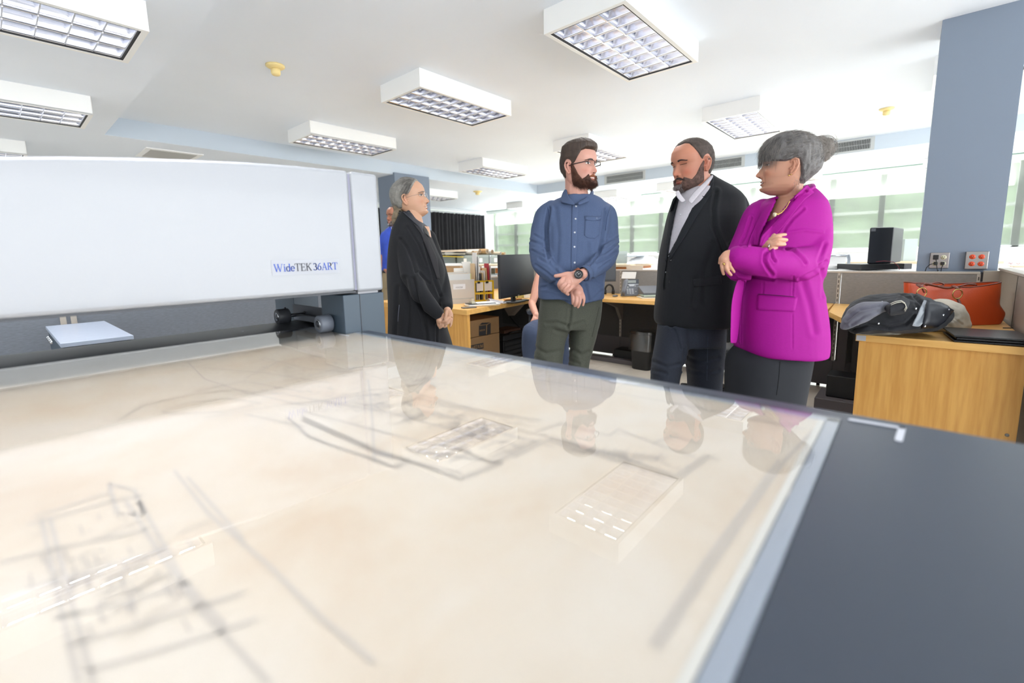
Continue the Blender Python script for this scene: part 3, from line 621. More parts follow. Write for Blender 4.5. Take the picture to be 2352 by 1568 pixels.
# ---- monitors
def monitor(label, a, b, zb, h, cxy, zdesk=.745):
    a = np.array(a, float); b = np.array(b, float); u = b - a; L = np.linalg.norm(u); u /= L; n = np.array((u[1], -u[0], 0)); c = (a + b) / 2
    if n.dot(CAMP - c) < 0: n = -n
    t = thing('computer_monitor', (cxy[0], cxy[1], zdesk), label, 'monitor', 'computer monitors on the desks')
    z0 = np.array((0, 0, zb)); m = MB(); m.obox((a + b) / 2 * (1, 1, 0) + (0, 0, zb + h / 2), u * L / 2, n * .012, (0, 0, h / 2)); m.build('casing', M_blk, t, bevel=.004)
    m = MB(); m.obox((a + b) / 2 * (1, 1, 0) + (0, 0, zb + h / 2 + .008) + n * .0125, u * (L / 2 - .006), n * .001, (0, 0, h / 2 - .014)); m.build('screen', M_blk2, t)
    m = MB(); m.obox((a + b) / 2 * (1, 1, 0) + (0, 0, zb + .008) + n * .0135, u * .014, n * .0006, (0, 0, .004)); m.build('maker_mark', mat('mark_silver', S(170, 174, 180), .4), t)
    k = c * (1, 1, 0) - n * .05
    m = MB(); m.obox(k + (0, 0, (zdesk + zb + h * .55) / 2), u * .03, n * .012, (0, 0, (zb + h * .55 - zdesk) / 2)); m.build('stand_neck', M_blk, t, bevel=.003)
    m = MB(); m.obox(k + (0, 0, zdesk + .007), u * .11, n * .09, (0, 0, .006)); m.build('stand_foot', M_blk, t, bevel=.004)
    m = MB(); m.tube([tuple(k + n * .02 + (0, 0, zb + .08)), tuple(k + u * .05 + n * .02 + (0, 0, zb - .02)), tuple(k + u * .02 + (0, 0, zdesk + .03))], .004, 6); m.build('cable', M_blk, t)
a = atd(1147, 687, 4.20); b = atd(1225, 671, 4.78); zb = a[2]; hh = atd(1143, 585, 4.20)[2] - zb
monitor('large black monitor on the left desk beside the bearded man elbow', (a[0], a[1], 0), (b[0], b[1], 0), zb, hh, (a + b)[:2] / 2)
a = atd(1290, 650, 4.75); b = atd(1414, 646, 4.75); hh = atd(1414, 556, 4.75)[2] - b[2]
monitor('black monitor mostly hidden behind the bearded man, right of his hip', (a[0], a[1], 0), (b[0], b[1], 0), b[2], hh, (a + b)[:2] / 2)
# ---- desk phone
def local(o, ux, uy):                                   # local frame helper on a horizontal surface
    ux = np.array((ux[0], ux[1], 0.0)); ux /= np.linalg.norm(ux); uy = np.array((-ux[1], ux[0], 0)) if uy is None else np.array(uy, float); o = np.array(o, float)
    return lambda x, y, z=0: o + ux * x + uy * y + np.array((0, 0, z))
CRH = CR * (1, 1, 0); CRH /= np.linalg.norm(CRH); CFH = CF * (1, 1, 0); CFH /= np.linalg.norm(CFH)
o = onz(1427, 681.5, .746); L = local(o, CRH, CFH)
t = thing('desk_phone', L(.12, .08), 'grey office desk phone with handset, keypad and small display', 'telephone')
M_ph = mat('phone_grey', S(112, 116, 124), .4); M_phd = mat('phone_dark', S(58, 64, 74), .4); M_phl = mat('phone_silver', S(196, 200, 204), .35)
tilt = lambda x, s, k=0: L(x, .015 + s * .10 - k * .8, .012 + s * .165 + k * .5)  # tilted face, s 0..1 upward
m = MB(); v = [tilt(.0, -.02), tilt(.185, -.02), tilt(.215, 1.0), tilt(.06, 1.0)]; bk = [p + np.array(L(0, .03, -.006)) - np.array(L(0, 0, 0)) for p in v]
m.add(v + bk, [(0, 1, 2, 3), (7, 6, 5, 4), (0, 4, 5, 1), (1, 5, 6, 2), (2, 6, 7, 3), (3, 7, 4, 0)]); m.build('body', M_ph, t, bevel=.003)
m = MB(); m.add([tilt(.055, .68, .004), tilt(.207, .68, .004), tilt(.214, .985, .004), tilt(.068, .985, .004)], [(0, 1, 2, 3)]); m.build('display_panel', M_phd, t, solid=.002)
m = MB(); m.add([tilt(.085, .76, .007), tilt(.178, .76, .007), tilt(.182, .93, .007), tilt(.092, .93, .007)], [(0, 1, 2, 3)]); m.build('display', mat('lcd_grey', S(150, 156, 152), .3), t, solid=.002)
m = MB(); m.add([tilt(.055, .655, .005), tilt(.205, .655, .005), tilt(.205, .69, .005), tilt(.055, .69, .005)], [(0, 1, 2, 3)]); m.add([tilt(.105, .55, .006), tilt(.15, .55, .006), tilt(.16, .66, .006), tilt(.095, .66, .006)], [(0, 1, 2, 3)]); m.build('silver_band', M_phl, t, solid=.002)
kk = MB()
for r_ in range(4):
    for c in range(3):
        p = tilt(.075 + c * .028 + r_ * -.0, .12 + r_ * .085, .005); kk.obox(p, CRH * .010, np.array((0, 0, .0045)) + CFH * .003, -CFH * .002)
kk.build('keypad', M_phl, t)
for (x, s_) in ((.06, .57), (.083, .50), (.165, .57), (.188, .50), (.03, .25), (.165, .22)):
    q = MB(); q.obox(tilt(x, s_, .005), CRH * .008, np.array((0, 0, .006)), -CFH * .002); q.build('function_key', M_phl, t)
hp = [L(.012, -.02, .02), L(.02, -.035, .06), L(.04, -.02, .11), L(.058, .02, .155), L(.066, .05, .175)]
m = MB(); m.tube(hp, [.020, .019, .015, .018, .019], 14, flat=.8); m.build('handset', M_ph, t)
# headset on its stand
o = onz(1399, 677, .746); L = local(o, CRH, CFH); t = thing('headset', L(0, 0), 'black headset standing between the bearded man and the phone', 'headset')
m = MB(); m.tube([L(-.045 + .0, 0, .03)] + [L(.045 * math.sin(a), 0, .055 + .06 * math.cos(a)) for a in np.linspace(-1.5, 1.5, 13)] + [L(.045, 0, .03)], .011, 10); m.build('headband', M_blk, t)
for s_ in (-1, 1): q = MB(); q.tube([L(s_ * .046, 0, .008), L(s_ * .046, 0, .058)], .017, 12); q.build('ear_cushion', M_blk, t)
o = onz(1413, 681, .746); t = thing('computer_mouse', o, 'small grey flat mouse lying left of the phone', 'mouse'); m = MB(); m.sphere(o + (0, 0, .008), .045, 10, sc3=(1, .55, .25)); m.build('shell', mat('mouse_grey', S(96, 98, 102), .4), t)
tag(MB().obox(onz(1383, 679, .748), CRH * .03, CFH * .03, (0, 0, .0015)).build('sticky_note', mat('note_cream', S(250, 226, 170), .7)), 'orange cream note slip on the desk under the headset', 'paper')
# binder and papers right of the phone
o = onz(1497, 684, .746); L = local(o, CRH, CFH)
for k, (dx, dy, dz, w, d, h, c, lb, ca) in enumerate([(0, .03, .004, .12, .1, .004, S(240, 232, 214), 'cream paper sheets at the bottom of the pile right of the phone', 'paper'), (.02, .06, .022, .11, .09, .006, S(196, 208, 190), 'pale green folder on the paper pile right of the phone', 'folder')]):
    q = MB(); q.obox(L(dx, dy, dz), CRH * w, CFH * d, (0, 0, h)); tag(q.build('paper_stack' if k == 0 else 'folder', mat('paperc%d' % k, c, .7)), lb, ca)
q = MB(); q.obox(L(.04, .12, .07), CRH * .12, CFH * .1 + np.array((0, 0, .03)), np.array((0, 0, .012)) - CFH * .004 - CRH * .002)
tag(q.build('ring_binder', mat('binder_grey', S(120, 122, 128), .5), bevel=.003), 'grey ring binder leaning on the papers right of the phone', 'binder')
q = MB(); a, b = onx(1430, 624, 4.744), onx(1462, 640, 4.744); q.prism([(4.742, a[1], a[2]), (4.742, b[1], a[2]), (4.735, b[1] + .01, b[2]), (4.735, a[1] + .01, b[2])], (-.001, 0, 0))
tag(q.build('pinned_note', mat('white_paper', S(246, 246, 242), .7)), 'white list sheet hanging on the panel above the phone', 'paper')
q = MB(); a = onx(1457, 622, 4.77); q.obox((4.775, a[1], 1.045), (.003, 0, .0), (0, .10, .005), (0, 0, .022)); tag(q.build('envelope', mat('cream_envelope', S(250, 232, 208), .7)), 'cream envelope standing on the panel edge above the phone', 'envelope')
# ---- waste basket
t = thing('waste_basket', (4.42, 2.05, 0), 'black waste basket with a clear plastic liner under the desk', 'waste basket')
c0 = np.array((4.40, 2.05))
def rr_ring(w, d, z, n=32, e=4):
    out = []
    for k in range(n):
        th = 2 * math.pi * k / n; cx, sy = math.cos(th), math.sin(th)
        out.append((c0[0] + w * math.copysign(abs(cx) ** (2 / e), cx), c0[1] + d * math.copysign(abs(sy) ** (2 / e), sy), z))
    return out
m = MB(); m.loft([rr_ring(.085, .095, 0), rr_ring(.09, .10, .01), rr_ring(.105, .12, .37), rr_ring(.112, .127, .375)], cap=False); m.add(rr_ring(.085, .095, .004), [list(range(32))]); m.build('bin', M_blk, t, solid=.002)
M_liner = glass_mat('clear_bin_liner', (.80, .81, .82), 1.5, .25, f0=.18)
P = []
for i in range(10):
    z = .405 - .2 * i / 9; rg = rr_ring(.118 + .004 * i * .3, .133, z); P.append([(p[0] + .004 * mnoise.noise(Vector((k * .9, i * .5, 1))), p[1] + .006 * mnoise.noise(Vector((k * .8, i * .4, 5))), p[2] + (.012 * mnoise.noise(Vector((k * .9, 3, 2))))) for k, p in enumerate(rg)]); P[-1].append(P[-1][0])
MB().grid(P).build('liner', M_liner, t)
# ---- cardboard moving boxes under the left desk
M_card = mat('brown_cardboard', S(196, 156, 110), .8, var=(8, .05)); M_cink = mat('cardboard_ink', S(74, 72, 74), .8)
Yb = 3.26; x0 = ony(1079, 735, Yb)[0]; x1 = ony(1146, 728, Yb)[0]; x0 = 2.75
t = thing('cardboard_box', (3.1, Yb + .2, 0), 'lower brown cardboard box printed MEDIUM under the left desk', 'cardboard box', 'moving boxes under the left desk')
MB().box(x0, x1, Yb, Yb + .42, 0, .395).build('carton', M_card, t, bevel=.003)
q = MB(); aa = ony(1079, 801, Yb - .002); bb = ony(1109, 787, Yb - .002); hM = .045; q.box(aa[0] - .05, bb[0] + .01, Yb - .0016, Yb - .0006, bb[2] - .06, bb[2] + .0); q.build('print_band', M_cink, t)
q = MB(); letters(q, 'MEDIUM', (bb[0] - .158, Yb - .0022, bb[2] - .047), (1, 0, 0), (0, 0, 1), (0, -1, 0), .034, .17, .14); q.build('print_lettering', M_card, t, weld=False)
t = thing('cardboard_box', (3.1, Yb + .2, .4), 'upper brown cardboard box printed with a dark cube under the left desk', 'cardboard box', 'moving boxes under the left desk')
MB().box(x0, x1, Yb, Yb + .42, .40, .57).build('carton', M_card, t, bevel=.003)
q = MB(); A = lambda x, y: tuple(ony(x, y, Yb - .0012))
q.add([A(1100, 748), A(1117, 746), A(1116, 770), A(1100, 771)], [(0, 1, 2, 3)]); q.add([A(1119, 746), A(1127, 741), A(1127, 766), A(1118, 770)], [(0, 1, 2, 3)]); q.add([A(1101, 746), A(1107, 741), A(1126, 740), A(1118, 744.5)], [(0, 1, 2, 3)]); q.build('printed_cube', M_cink, t)
q = MB(); aa = ony(1102, 761, Yb - .0016); letters(q, 'MEDIUM', aa, (1, 0, 0), (0, 0, 1), (0, -1, 0), .016, .17, .14); q.build('print_lettering', M_card, t, weld=False)
# ---- black storage crate and cables
t = thing('storage_crate', (3.95, 3.55, 0), 'black plastic tool crate with drawers on the floor right of the cardboard boxes', 'crate')
MB().box(3.72, 4.2, 3.42, 3.75, 0, .24).build('crate_body', M_blk, t, bevel=.01)
MB().box(3.70, 4.22, 3.40, 3.77, .245, .31).build('crate_lid', mat('crate_dark_grey', S(46, 47, 50), .4), t, bevel=.012)
for k in range(4): MB().box(3.735, 4.185, 3.410, 3.421, .02 + k * .055, .058 + k * .055).build('drawer_front', MATS['crate_dark_grey'], t, bevel=.004)
q = MB(); q.tube([(3.8, 3.4, .33), (3.8, 3.36, .34), (4.1, 3.36, .34), (4.1, 3.4, .33)], .01, 8); q.build('handle', M_blk, t)
t = thing('cardboard_tray', (3.95, 3.6, .31), 'small brown open carton lying on the black crate', 'cardboard box'); MB().box(3.80, 4.1, 3.48, 3.7, .312, .345).build('tray_shell', mat('dull_card', S(110, 76, 60), .8), t)
tag(MB().tube([(4.45, 4.25, .69), (4.4, 4.0, .5), (4.35, 3.8, .35), (4.42, 3.65, .2), (4.5, 3.7, .05)], .006, 6).build('power_cable', M_blk), 'black power cable hanging under the left desk', 'cable')
tag(MB().tube([(4.73, 1.75, .69), (4.70, 1.72, .5), (4.66, 1.62, .3), (4.62, 1.6, .1)], .006, 6).build('power_cable', M_blk), 'black power cable hanging under the back desk by the dark jacket man', 'cable')
t = thing('power_box', (4.6, 2.4, 0), 'black power unit on the floor under the back desk', 'power supply'); MB().box(4.5, 4.69, 2.2, 2.45, 0.0, .14).build('case', M_blk, t, bevel=.006)
t = thing('foot_rail', (4.5, 2.3, 0), 'grey metal foot rail lying under the back desk', 'rail'); q = MB(); q.box(4.42, 4.5, 1.95, 2.75, .0, .05); q.build('rail', M_race, t, bevel=.006)
t = thing('desk_base_unit', (4.3, .35, 0), 'dark metal base frame under the peninsula desk', 'desk base'); MB().box(4.02, 4.36, .12, .48, 0, .09).build('rail', M_race, t, bevel=.008); MB().box(4.1, 4.3, .15, .42, .09, .26).build('black_unit', M_blk, t, bevel=.01)
# ---- left desk top clutter
M_paper = mat('white_paper', S(246, 246, 242), .7); M_man = mat('manila_folder', S(238, 206, 160), .7); M_box = mat('cream_file_box', S(222, 214, 204), .7)
zt = .745
# cream file box marked HORIZON: faces the camera
a = onz(1010, 700, zt); b = onz(1091, 695, zt); D0 = (a - CAMP).dot(CF)
u = (b - a); u[2] = 0; W_ = np.linalg.norm(u); u /= W_; n = np.array((-u[1], u[0], 0)); 
if n.dot(CF) < 0: n = -n
hb = atd(1088, 641, (b - CAMP).dot(CF))[2] - zt
t = thing('file_box', (a + b) / 2 + n * .1, 'cream document box with a white label, behind the black coat', 'file box')
q = MB(); c = a + u * W_ / 2
q.obox(c + n * .006 + (0, 0, hb / 2), u * W_ / 2, n * .004, (0, 0, hb / 2)); q.obox(c + n * .24 + (0, 0, hb / 2), u * W_ / 2, n * .004, (0, 0, hb / 2)); q.obox(c - u * (W_ / 2 - .004) + n * .12 + (0, 0, hb / 2), u * .004, n * .12, (0, 0, hb / 2)); q.obox(c + u * (W_ / 2 - .004) + n * .12 + (0, 0, hb / 2), u * .004, n * .12, (0, 0, hb / 2)); q.obox(c + n * .12 + (0, 0, .003), u * W_ / 2, n * .12, (0, 0, .003)); q.build('box_shell', M_box, t)
MB().obox(c + n * .0015 + (0, 0, hb * .21), u * (W_ / 2 - .002), n * .0006, (0, 0, .0025)).build('teal_line', mat('teal_line', S(176, 190, 188), .6), t)
lb_ = atd(1054, 658, (c - CAMP).dot(CF)); q = MB(); lc = c + u * (np.dot(lb_ - c, u)) + (0, 0, lb_[2] - zt); q.obox(lc, u * .062, n * .001, (0, 0, .026)); q.build('label_card', mat('label_white', S(248, 248, 250), .5), t)
q = MB(); letters(q, 'HORIZON', lc - u * .038 - n * .0022 + (0, 0, -.013), u, (0, 0, 1), -n, .014, .12, .09); q.build('label_lettering', mat('label_grey_ink', S(120, 120, 128), .6), t, weld=False)
rr = random.Random(11)
for k in range(7):                                     # file folders in the box
    f = MB(); cc = c + n * (.03 + k * .03) + u * rr.uniform(-.02, .02) + (0, 0, hb * .55 + .02 + rr.uniform(0, .05))
    f.obox(cc, u * (W_ / 2 - .03), n * .002 + np.array((0, 0, 0)), (0, 0, hb * .5)); col = [('f_white', S(244, 244, 240)), ('f_yel', S(240, 232, 150)), ('f_man', S(240, 212, 170)), ('f_grey', S(214, 208, 208))][k % 4]
    o_ = f.build('file_folder', mat(col[0], col[1], .7)); tag(o_, ['white', 'yellow', 'manila', 'pale grey'][k % 4] + ' file folder upright in the cream box, %s' % ['front', 'second', 'third', 'middle', 'fifth', 'sixth', 'back'][k], 'file folder', 'folders in the cream box')
# yellow magazine holder
a2 = onz(1093, 694, zt); b2 = onz(1131, 690, zt); c2 = (a2 + b2) / 2; W2 = np.linalg.norm(b2 - a2); h2 = .215
t = thing('magazine_holder', c2 + n * .1, 'yellow plastic file holder with papers clipped to its front', 'file holder'); M_yel = mat('yellow_plastic', S(250, 204, 24), .35)
q = MB()
for (x, w) in ((-W2 / 2 + .008, .008), (0, .006), (W2 / 2 - .008, .008)): q.obox(c2 + u * x + (0, 0, h2 / 2), u * w, n * .005, (0, 0, h2 / 2))
for z in (.008, .085, h2 - .01): q.obox(c2 + (0, 0, z), u * W2 / 2, n * .005, (0, 0, .01))
q.obox(c2 + n * .1 + (0, 0, .003), u * W2 / 2, n * .1, (0, 0, .003))
for x in (-W2 / 2 + .002, W2 / 2 - .002): q.obox(c2 + u * x + n * .1 + (0, 0, h2 / 2), u * .002, n * .1, (0, 0, h2 / 2))
q.build('holder_frame', M_yel, t)
for x, w in ((-.045, .036), (.045, .042)):
    q = MB(); q.obox(c2 + u * x - n * .009 + (0, 0, .155), u * w, n * .0006, (0, 0, .045)); cl = q.build('clipped_card', mat('card_cream', S(250, 240, 226), .6), t)
    q = MB(); q.obox(c2 + u * (x - .012) - n * .012 + (0, 0, .198), u * .014, n * .003, (0, 0, .010)); q.build('binder_clip', M_blk, cl)
cols = [('man', S(240, 206, 160)), ('wh', S(246, 244, 240)), ('wh', S(246, 244, 240)), ('blk', S(70, 70, 74)), ('man', S(240, 206, 160)), ('wh', S(246, 244, 240)), ('man2', S(228, 190, 140)), ('red', S(190, 40, 56)), ('wh', S(246, 244, 240))]
for k, (nm_, col) in enumerate(cols):
    x = -W2 / 2 + .02 + (W2 - .04) * k / 8; f = MB(); tl = rr.uniform(-.004, .004); hh = .14 + rr.uniform(.0, .06) + (.05 if k < 3 else 0)
    f.obox(c2 + u * x + n * .09 + (0, 0, hh + .006), u * .003, n * .07, np.array((0, 0, hh)) + u * tl)
    tag(f.build('document_sleeve', mat('sl_' + nm_, col, .6)), ['manila', 'white', 'white', 'black', 'manila', 'white', 'tan', 'red', 'white'][k] + ' document sleeve standing in the yellow holder, %s from its left' % ['first', 'second', 'third', 'fourth', 'fifth', 'sixth', 'seventh', 'eighth', 'ninth'][k], 'document', 'documents in the yellow holder')
# tall loose papers
for k, (px, py, w, h, rz) in enumerate([(1080, 628, .13, .05, .2), (1100, 622, .06, .09, -.5), (1112, 630, .04, .07, .4)]):
    p = atd(px, py, 4.5) + n * (.29 if k else .27); top = p[2] + h; f = MB(); f.obox((p[0], p[1], (top + zt + .01) / 2), u * w * .8, n * .004, np.array((0, 0, (top - zt - .01) / 2)) + u * h * rz)
    tag(f.build('paper_bundle', M_paper), ['wide white paper bundle above the cream file box', 'tall white paper bundle leaning left behind the yellow holder', 'small white paper bundle behind the yellow holder right side'][k], 'paper')
# clipboard, folders, phone
o = onz(1110, 703, zt + .001); L = local(o, u, n)
for k, (z, w, d, dx, c_, lb) in enumerate([(.006, .15, .085, .0, M_man, 'manila folder at the bottom under the clipboard on the left desk'), (.017, .15, .08, .01, M_paper, 'white paper folder in the middle under the clipboard on the left desk')]):
    tag(MB().obox(L(dx, .05, z), u * w, n * d, (0, 0, .0045)).build('file_folder', c_), lb, 'folder')
t = thing('clipboard', L(-.02, .05, .025), 'black clipboard with a metal clip lying on folders on the left desk', 'clipboard')
MB().obox(L(-.01, .05, .025), u * .13, n * .075, (0, 0, .002)).build('board', M_blk, t); MB().obox(L(.03, .05, .030), u * .09, n * .06, (0, 0, .0025)).build('paper_sheaf', M_paper, t)
q = MB(); q.obox(L(-.09, .05, .038), u * .02, n * .05, (0, 0, .008)); q.obox(L(-.09, .05, .055), u * .006, n * .008, (0, 0, .018)); q.build('metal_clip', mat('clip_cream_metal', S(214, 206, 180), .3, metal=.5), t)
o = onz(1077, 707, zt + .001); t = thing('mobile_phone', o, 'dark mobile phone lying at the corner of the left desk', 'phone'); MB().obox(o + (0, 0, .005), u * .065, n * .035, (0, 0, .0045)).build('case', mat('phone_case', S(92, 84, 78), .3), t, bevel=.003)
o = onz(1145, 697, zt); P = []
for i in range(14): P.append([tuple(o + u * (-.09 + .2 * i / 13) + n * (-.03 + .15 * j / 9) + np.array((0, 0, .002 + max(0, .05 * (1 - i / 13) * math.sin(math.pi * j / 9) + .012 * mnoise.noise(Vector((i * .5, j * .6, 0))))))) for j in range(10)])
tag(MB().grid(P).build('plastic_bag', mat('white_plastic_film', S(236, 232, 236), .3, alpha=.8), solid=.0015), 'crumpled translucent plastic bag right of the yellow file holder', 'plastic bag')
for k, (px, py, w, d, h, c_, nm_, lb, ca) in enumerate([(1192, 692, .12, .05, .006, M_blk, 'tablet', 'black tablet lying under the left monitor', 'tablet'), (1180, 689, .09, .03, .006, mat('orange_pencil_case', S(232, 150, 60), .5), 'pencil_case', 'orange flat pouch lying under the left monitor', 'pouch'), (1196, 684, .04, .03, .055, mat('yellow_notes', S(238, 232, 150), .7), 'sticky_note_pad', 'pale yellow note block standing under the left monitor', 'note pad'), (1212, 684, .028, .02, .035, M_paper, 'picture_card', 'small white card with a drawing beside the yellow notes', 'card'), (1204, 672, .05, .03, .095, mat('pale_green_paper', S(226, 236, 220), .7), 'paper_stack', 'pale green paper stack behind the yellow notes', 'paper')]):
    o = onz(px, py, zt + .001 + (.012 if k == 1 else 0)); q = MB(); q.obox(o + n * d + (0, 0, h), u * w, n * d, (0, 0, h)); tag(q.build(nm_, c_, bevel=.002), lb, ca)
# ---- pale box under the housing
t = thing('paper_cutter', (.37, 4.2, 0), 'pale blue grey flat topped cabinet behind the scanner rail at left', 'cabinet')
MB().box(.21, .52, 3.66, 4.78, .0, .74).build('cabinet_body', M_leg, t, bevel=.004)
MB().box(.20, .53, 3.65, 4.79, .74, .765).build('top_plate', mat('pale_blue_metal', S(188, 200, 220), .3, var=(20, .03)), t, bevel=.003)
q = MB()
for k in range(4): q.lathe([(0, -.012), (.012, -.012), (.012, 0)], (.20, 4.6 - k * .1, .70), (1, 0, 0), 12)
q.build('button_row', M_chr, t)
# ================================================================== BACKGROUND
M_lw = wood('light_maple', S(238, 218, 188), S(228, 206, 172), (1, .3, 1)); M_ow = mat('orange_wood', S(196, 116, 44), .45, var=(6, .1, (1, .3, 1)))
def counter(label, x, y0, y1, z, depth=.8, front=M_ow, name='work_table'):
    t = thing(name, (x + depth / 2, (y0 + y1) / 2, 0), label, 'table', 'work tables behind the cubicles')
    MB().box(x, x + depth, y0, y1, z - .035, z).build('table_top', M_lw, t, bevel=.003)
    MB().box(x + .03, x + depth - .03, y0 + .03, y1 - .03, z - .3, z - .035).build('cabinet', front, t)
    for yy in (y0 + .04, y1 - .1):
        for xx in (x + .05, x + depth - .1): MB().box(xx, xx + .05, yy, yy + .05, 0, z - .3).build('leg', M_fix, t)
zt1 = onx(1478, 607, 5.95)[2]
counter('maple topped table with orange drawer fronts behind the cubicle left of the dark jacket man', 5.95, 3.0, 6.8, zt1)
counter('maple topped side counter below the windows right of the dark jacket man', 9.4, -1.2, 2.6, onx(2100, 600, 9.4)[2], .6, M_fix)
# archive boxes on the left part of the table
M_arc = mat('archive_blue_grey_board', S(168, 182, 182), .8); M_arcl = mat('archive_lid', S(184, 198, 198), .8)
def arch(px0, px1, py1, py0, D, label, depth=.35, tags=1):
    a = atd(px0, py1, D); b = atd(px1, py1, D); zt_ = atd((px0 + px1) / 2, py0, D)[2]; w = np.linalg.norm((b - a) * (1, 1, 0)); a[2] = b[2] = zt1 + .001; h = zt_ - a[2]
    t = thing('archive_box', (a + b) / 2 + CFH * depth / 2, label, 'archive box', 'blue grey archive boxes')
    c = a + (b - a) / 2; c[2] = a[2]
    MB().obox(c + CFH * depth / 2 + (0, 0, h / 2), CRH * w / 2, CFH * depth / 2, (0, 0, h / 2)).build('box_body', M_arc, t)
    MB().obox(c + CFH * depth / 2 + (0, 0, h - .02), CRH * (w / 2 + .004), CFH * (depth / 2 + .004), (0, 0, .022)).build('box_lid', M_arcl, t)
    for k in range(tags):
        x = (k + .5) / tags * w - w / 2; MB().obox(c + CRH * x - CFH * .006 + (0, 0, h * .42), CRH * .03, CFH * .001, (0, 0, .04)).build('label_tag', M_paper, t)
    return a[2]
arch(1051, 1123, 613, 586, 9.0, 'long blue grey archive box with two tags under the rolled drawings', .4, 2)
arch(1128, 1150, 613, 586, 9.0, 'short blue grey archive box partly behind the left monitor', .4, 1)
arch(1015, 1046, 611, 588, 9.0, 'dark shaded archive box end beside the black coat', .4, 0)
arch(1417, 1440, 607, 577, 7.1, 'pale blue archive box right of the bearded man elbow', .3, 0)
zb_ = atd(1051, 613, 6.9)[2]
# boxes' support: table already there. rolls and flat sheets on top
Mr = [mat('roll_white', S(236, 232, 224), .6), mat('roll_tan', S(200, 160, 108), .6), mat('roll_cream', S(236, 216, 188), .6)]
for k, (x0_, x1_, y, r, mm, lb) in enumerate([(1060, 1086, 580, .030, 0, 'white rolled drawing, leftmost open end above the archive boxes'), (1075, 1097, 581, .026, 1, 'tan rolled drawing second from the left above the archive boxes'), (1070, 1102, 577, .034, 0, 'white rolled drawing third from the left, topmost above the archive boxes'), (1088, 1119, 577, .042, 1, 'large tan rolled drawing in the middle above the archive boxes'), (1108, 1131, 578, .036, 0, 'white rolled drawing right of the large tan roll'), (1125, 1150, 581, .024, 2, 'cream rolled drawing right of the white roll'), (1136, 1160, 582, .02, 1, 'small tan rolled drawing at the right end of the pile')]):
    e = atd(x1_, y, 8.95 + .02 * k); s_ = e - CRH * .6 + CFH * .5; r = r * 1.25
    t = thing('rolled_drawing', (e + s_) / 2, lb, 'rolled drawing', 'rolled drawings on the archive boxes')
    q = MB(); q.tube([s_, e], r, 18, cap=False); q.tube([e, s_], r * .82, 18, cap=False); ring = []; q.build('roll_tube', Mr[mm], t)
    q = MB(); 
    for j, rq in enumerate((.95, .7, .45)):
        pts = [tuple(e + (rq * r) * (math.cos(a) * np.cross(CRH, (0, 0, 1)) * 0 + math.cos(a) * (CRH * .6 + CFH * .8) + math.sin(a) * np.array((0, 0, 1)))) for a in np.linspace(0, 6.0, 20)]
        q.tube(pts, .0025, 4)
    q.build('inner_turns', Mr[(mm + 1) % 3], t)
for k, (x0_, x1_, y, c_, lb) in enumerate([(1012, 1070, 577, S(248, 226, 200), 'cream stack of flat drawings above the archive boxes'), (1012, 1066, 583, S(246, 240, 224), 'white sheet layer under the cream drawings'), (1014, 1062, 588, S(246, 214, 70), 'yellow folder under the white sheet layer')]):
    a = atd(x0_, y, 8.8 - .05 * k); b = atd(x1_, y - 2 + 2 * k, 8.8 - .05 * k); q = MB(); q.obox((a + b) / 2 + CFH * .2, (b - a) / 2, CFH * .25, (0, 0, .018 if k == 0 else .008)); tag(q.build('flat_drawing_stack', mat('flat%d' % k, c_, .7)), lb, 'drawings')
t = thing('paper_pile', atd(1036, 622, 6.5), 'brown and white paper pile beside the black coat', 'paper pile')
a = atd(1021, 625, 6.4); b = atd(1058, 625, 6.4); MB().obox((a + b) / 2 + CFH * .15 + (0, 0, .04), (b - a) / 2, CFH * .2, (0, 0, .05)).build('brown_sheets', mat('brown_sheets', S(198, 160, 116), .8, var=(60, .3, (.1, .1, 3))), t)
MB().obox((a + b) / 2 + CFH * .15 + (0, 0, .105), (b - a) / 2 * 1.1, CFH * .2, (0, 0, .014)).build('white_sheets', M_paper, t)
t = thing('side_table', tuple(((a + b) / 2 + CFH * .2) * (1, 1, 0)), 'low table under the brown paper pile', 'table'); tz = a[2] - .012
MB().obox(((a + b) / 2 + CFH * .2) * (1, 1, 0) + (0, 0, tz - .015), CRH * .3, CFH * .24, (0, 0, .015)).build('table_top', M_lw, t)
for sx in (-.26, .26):
    for sy in (-.2, .2): q = MB(); q.obox(((a + b) / 2 + CFH * .2) * (1, 1, 0) + CRH * sx + CFH * sy + (0, 0, (tz - .03) / 2), CRH * .02, CFH * .02, (0, 0, (tz - .03) / 2)); q.build('leg', M_fix, t)
a = atd(1055, 622, 6.4); P = []
for i in range(9): P.append([tuple(a + CRH * (-.06 + .13 * i / 8) + CFH * (.1 * j / 6) + np.array((0, 0, .14 * math.exp(-((i - 5) / 2.4) ** 2) * (.8 + .5 * mnoise.noise(Vector((i, j, 1))))))) for j in range(7)])
tag(MB().grid(P).build('plastic_bag', M_liner, solid=.002), 'clear crumpled plastic bag on the paper pile', 'plastic bag')
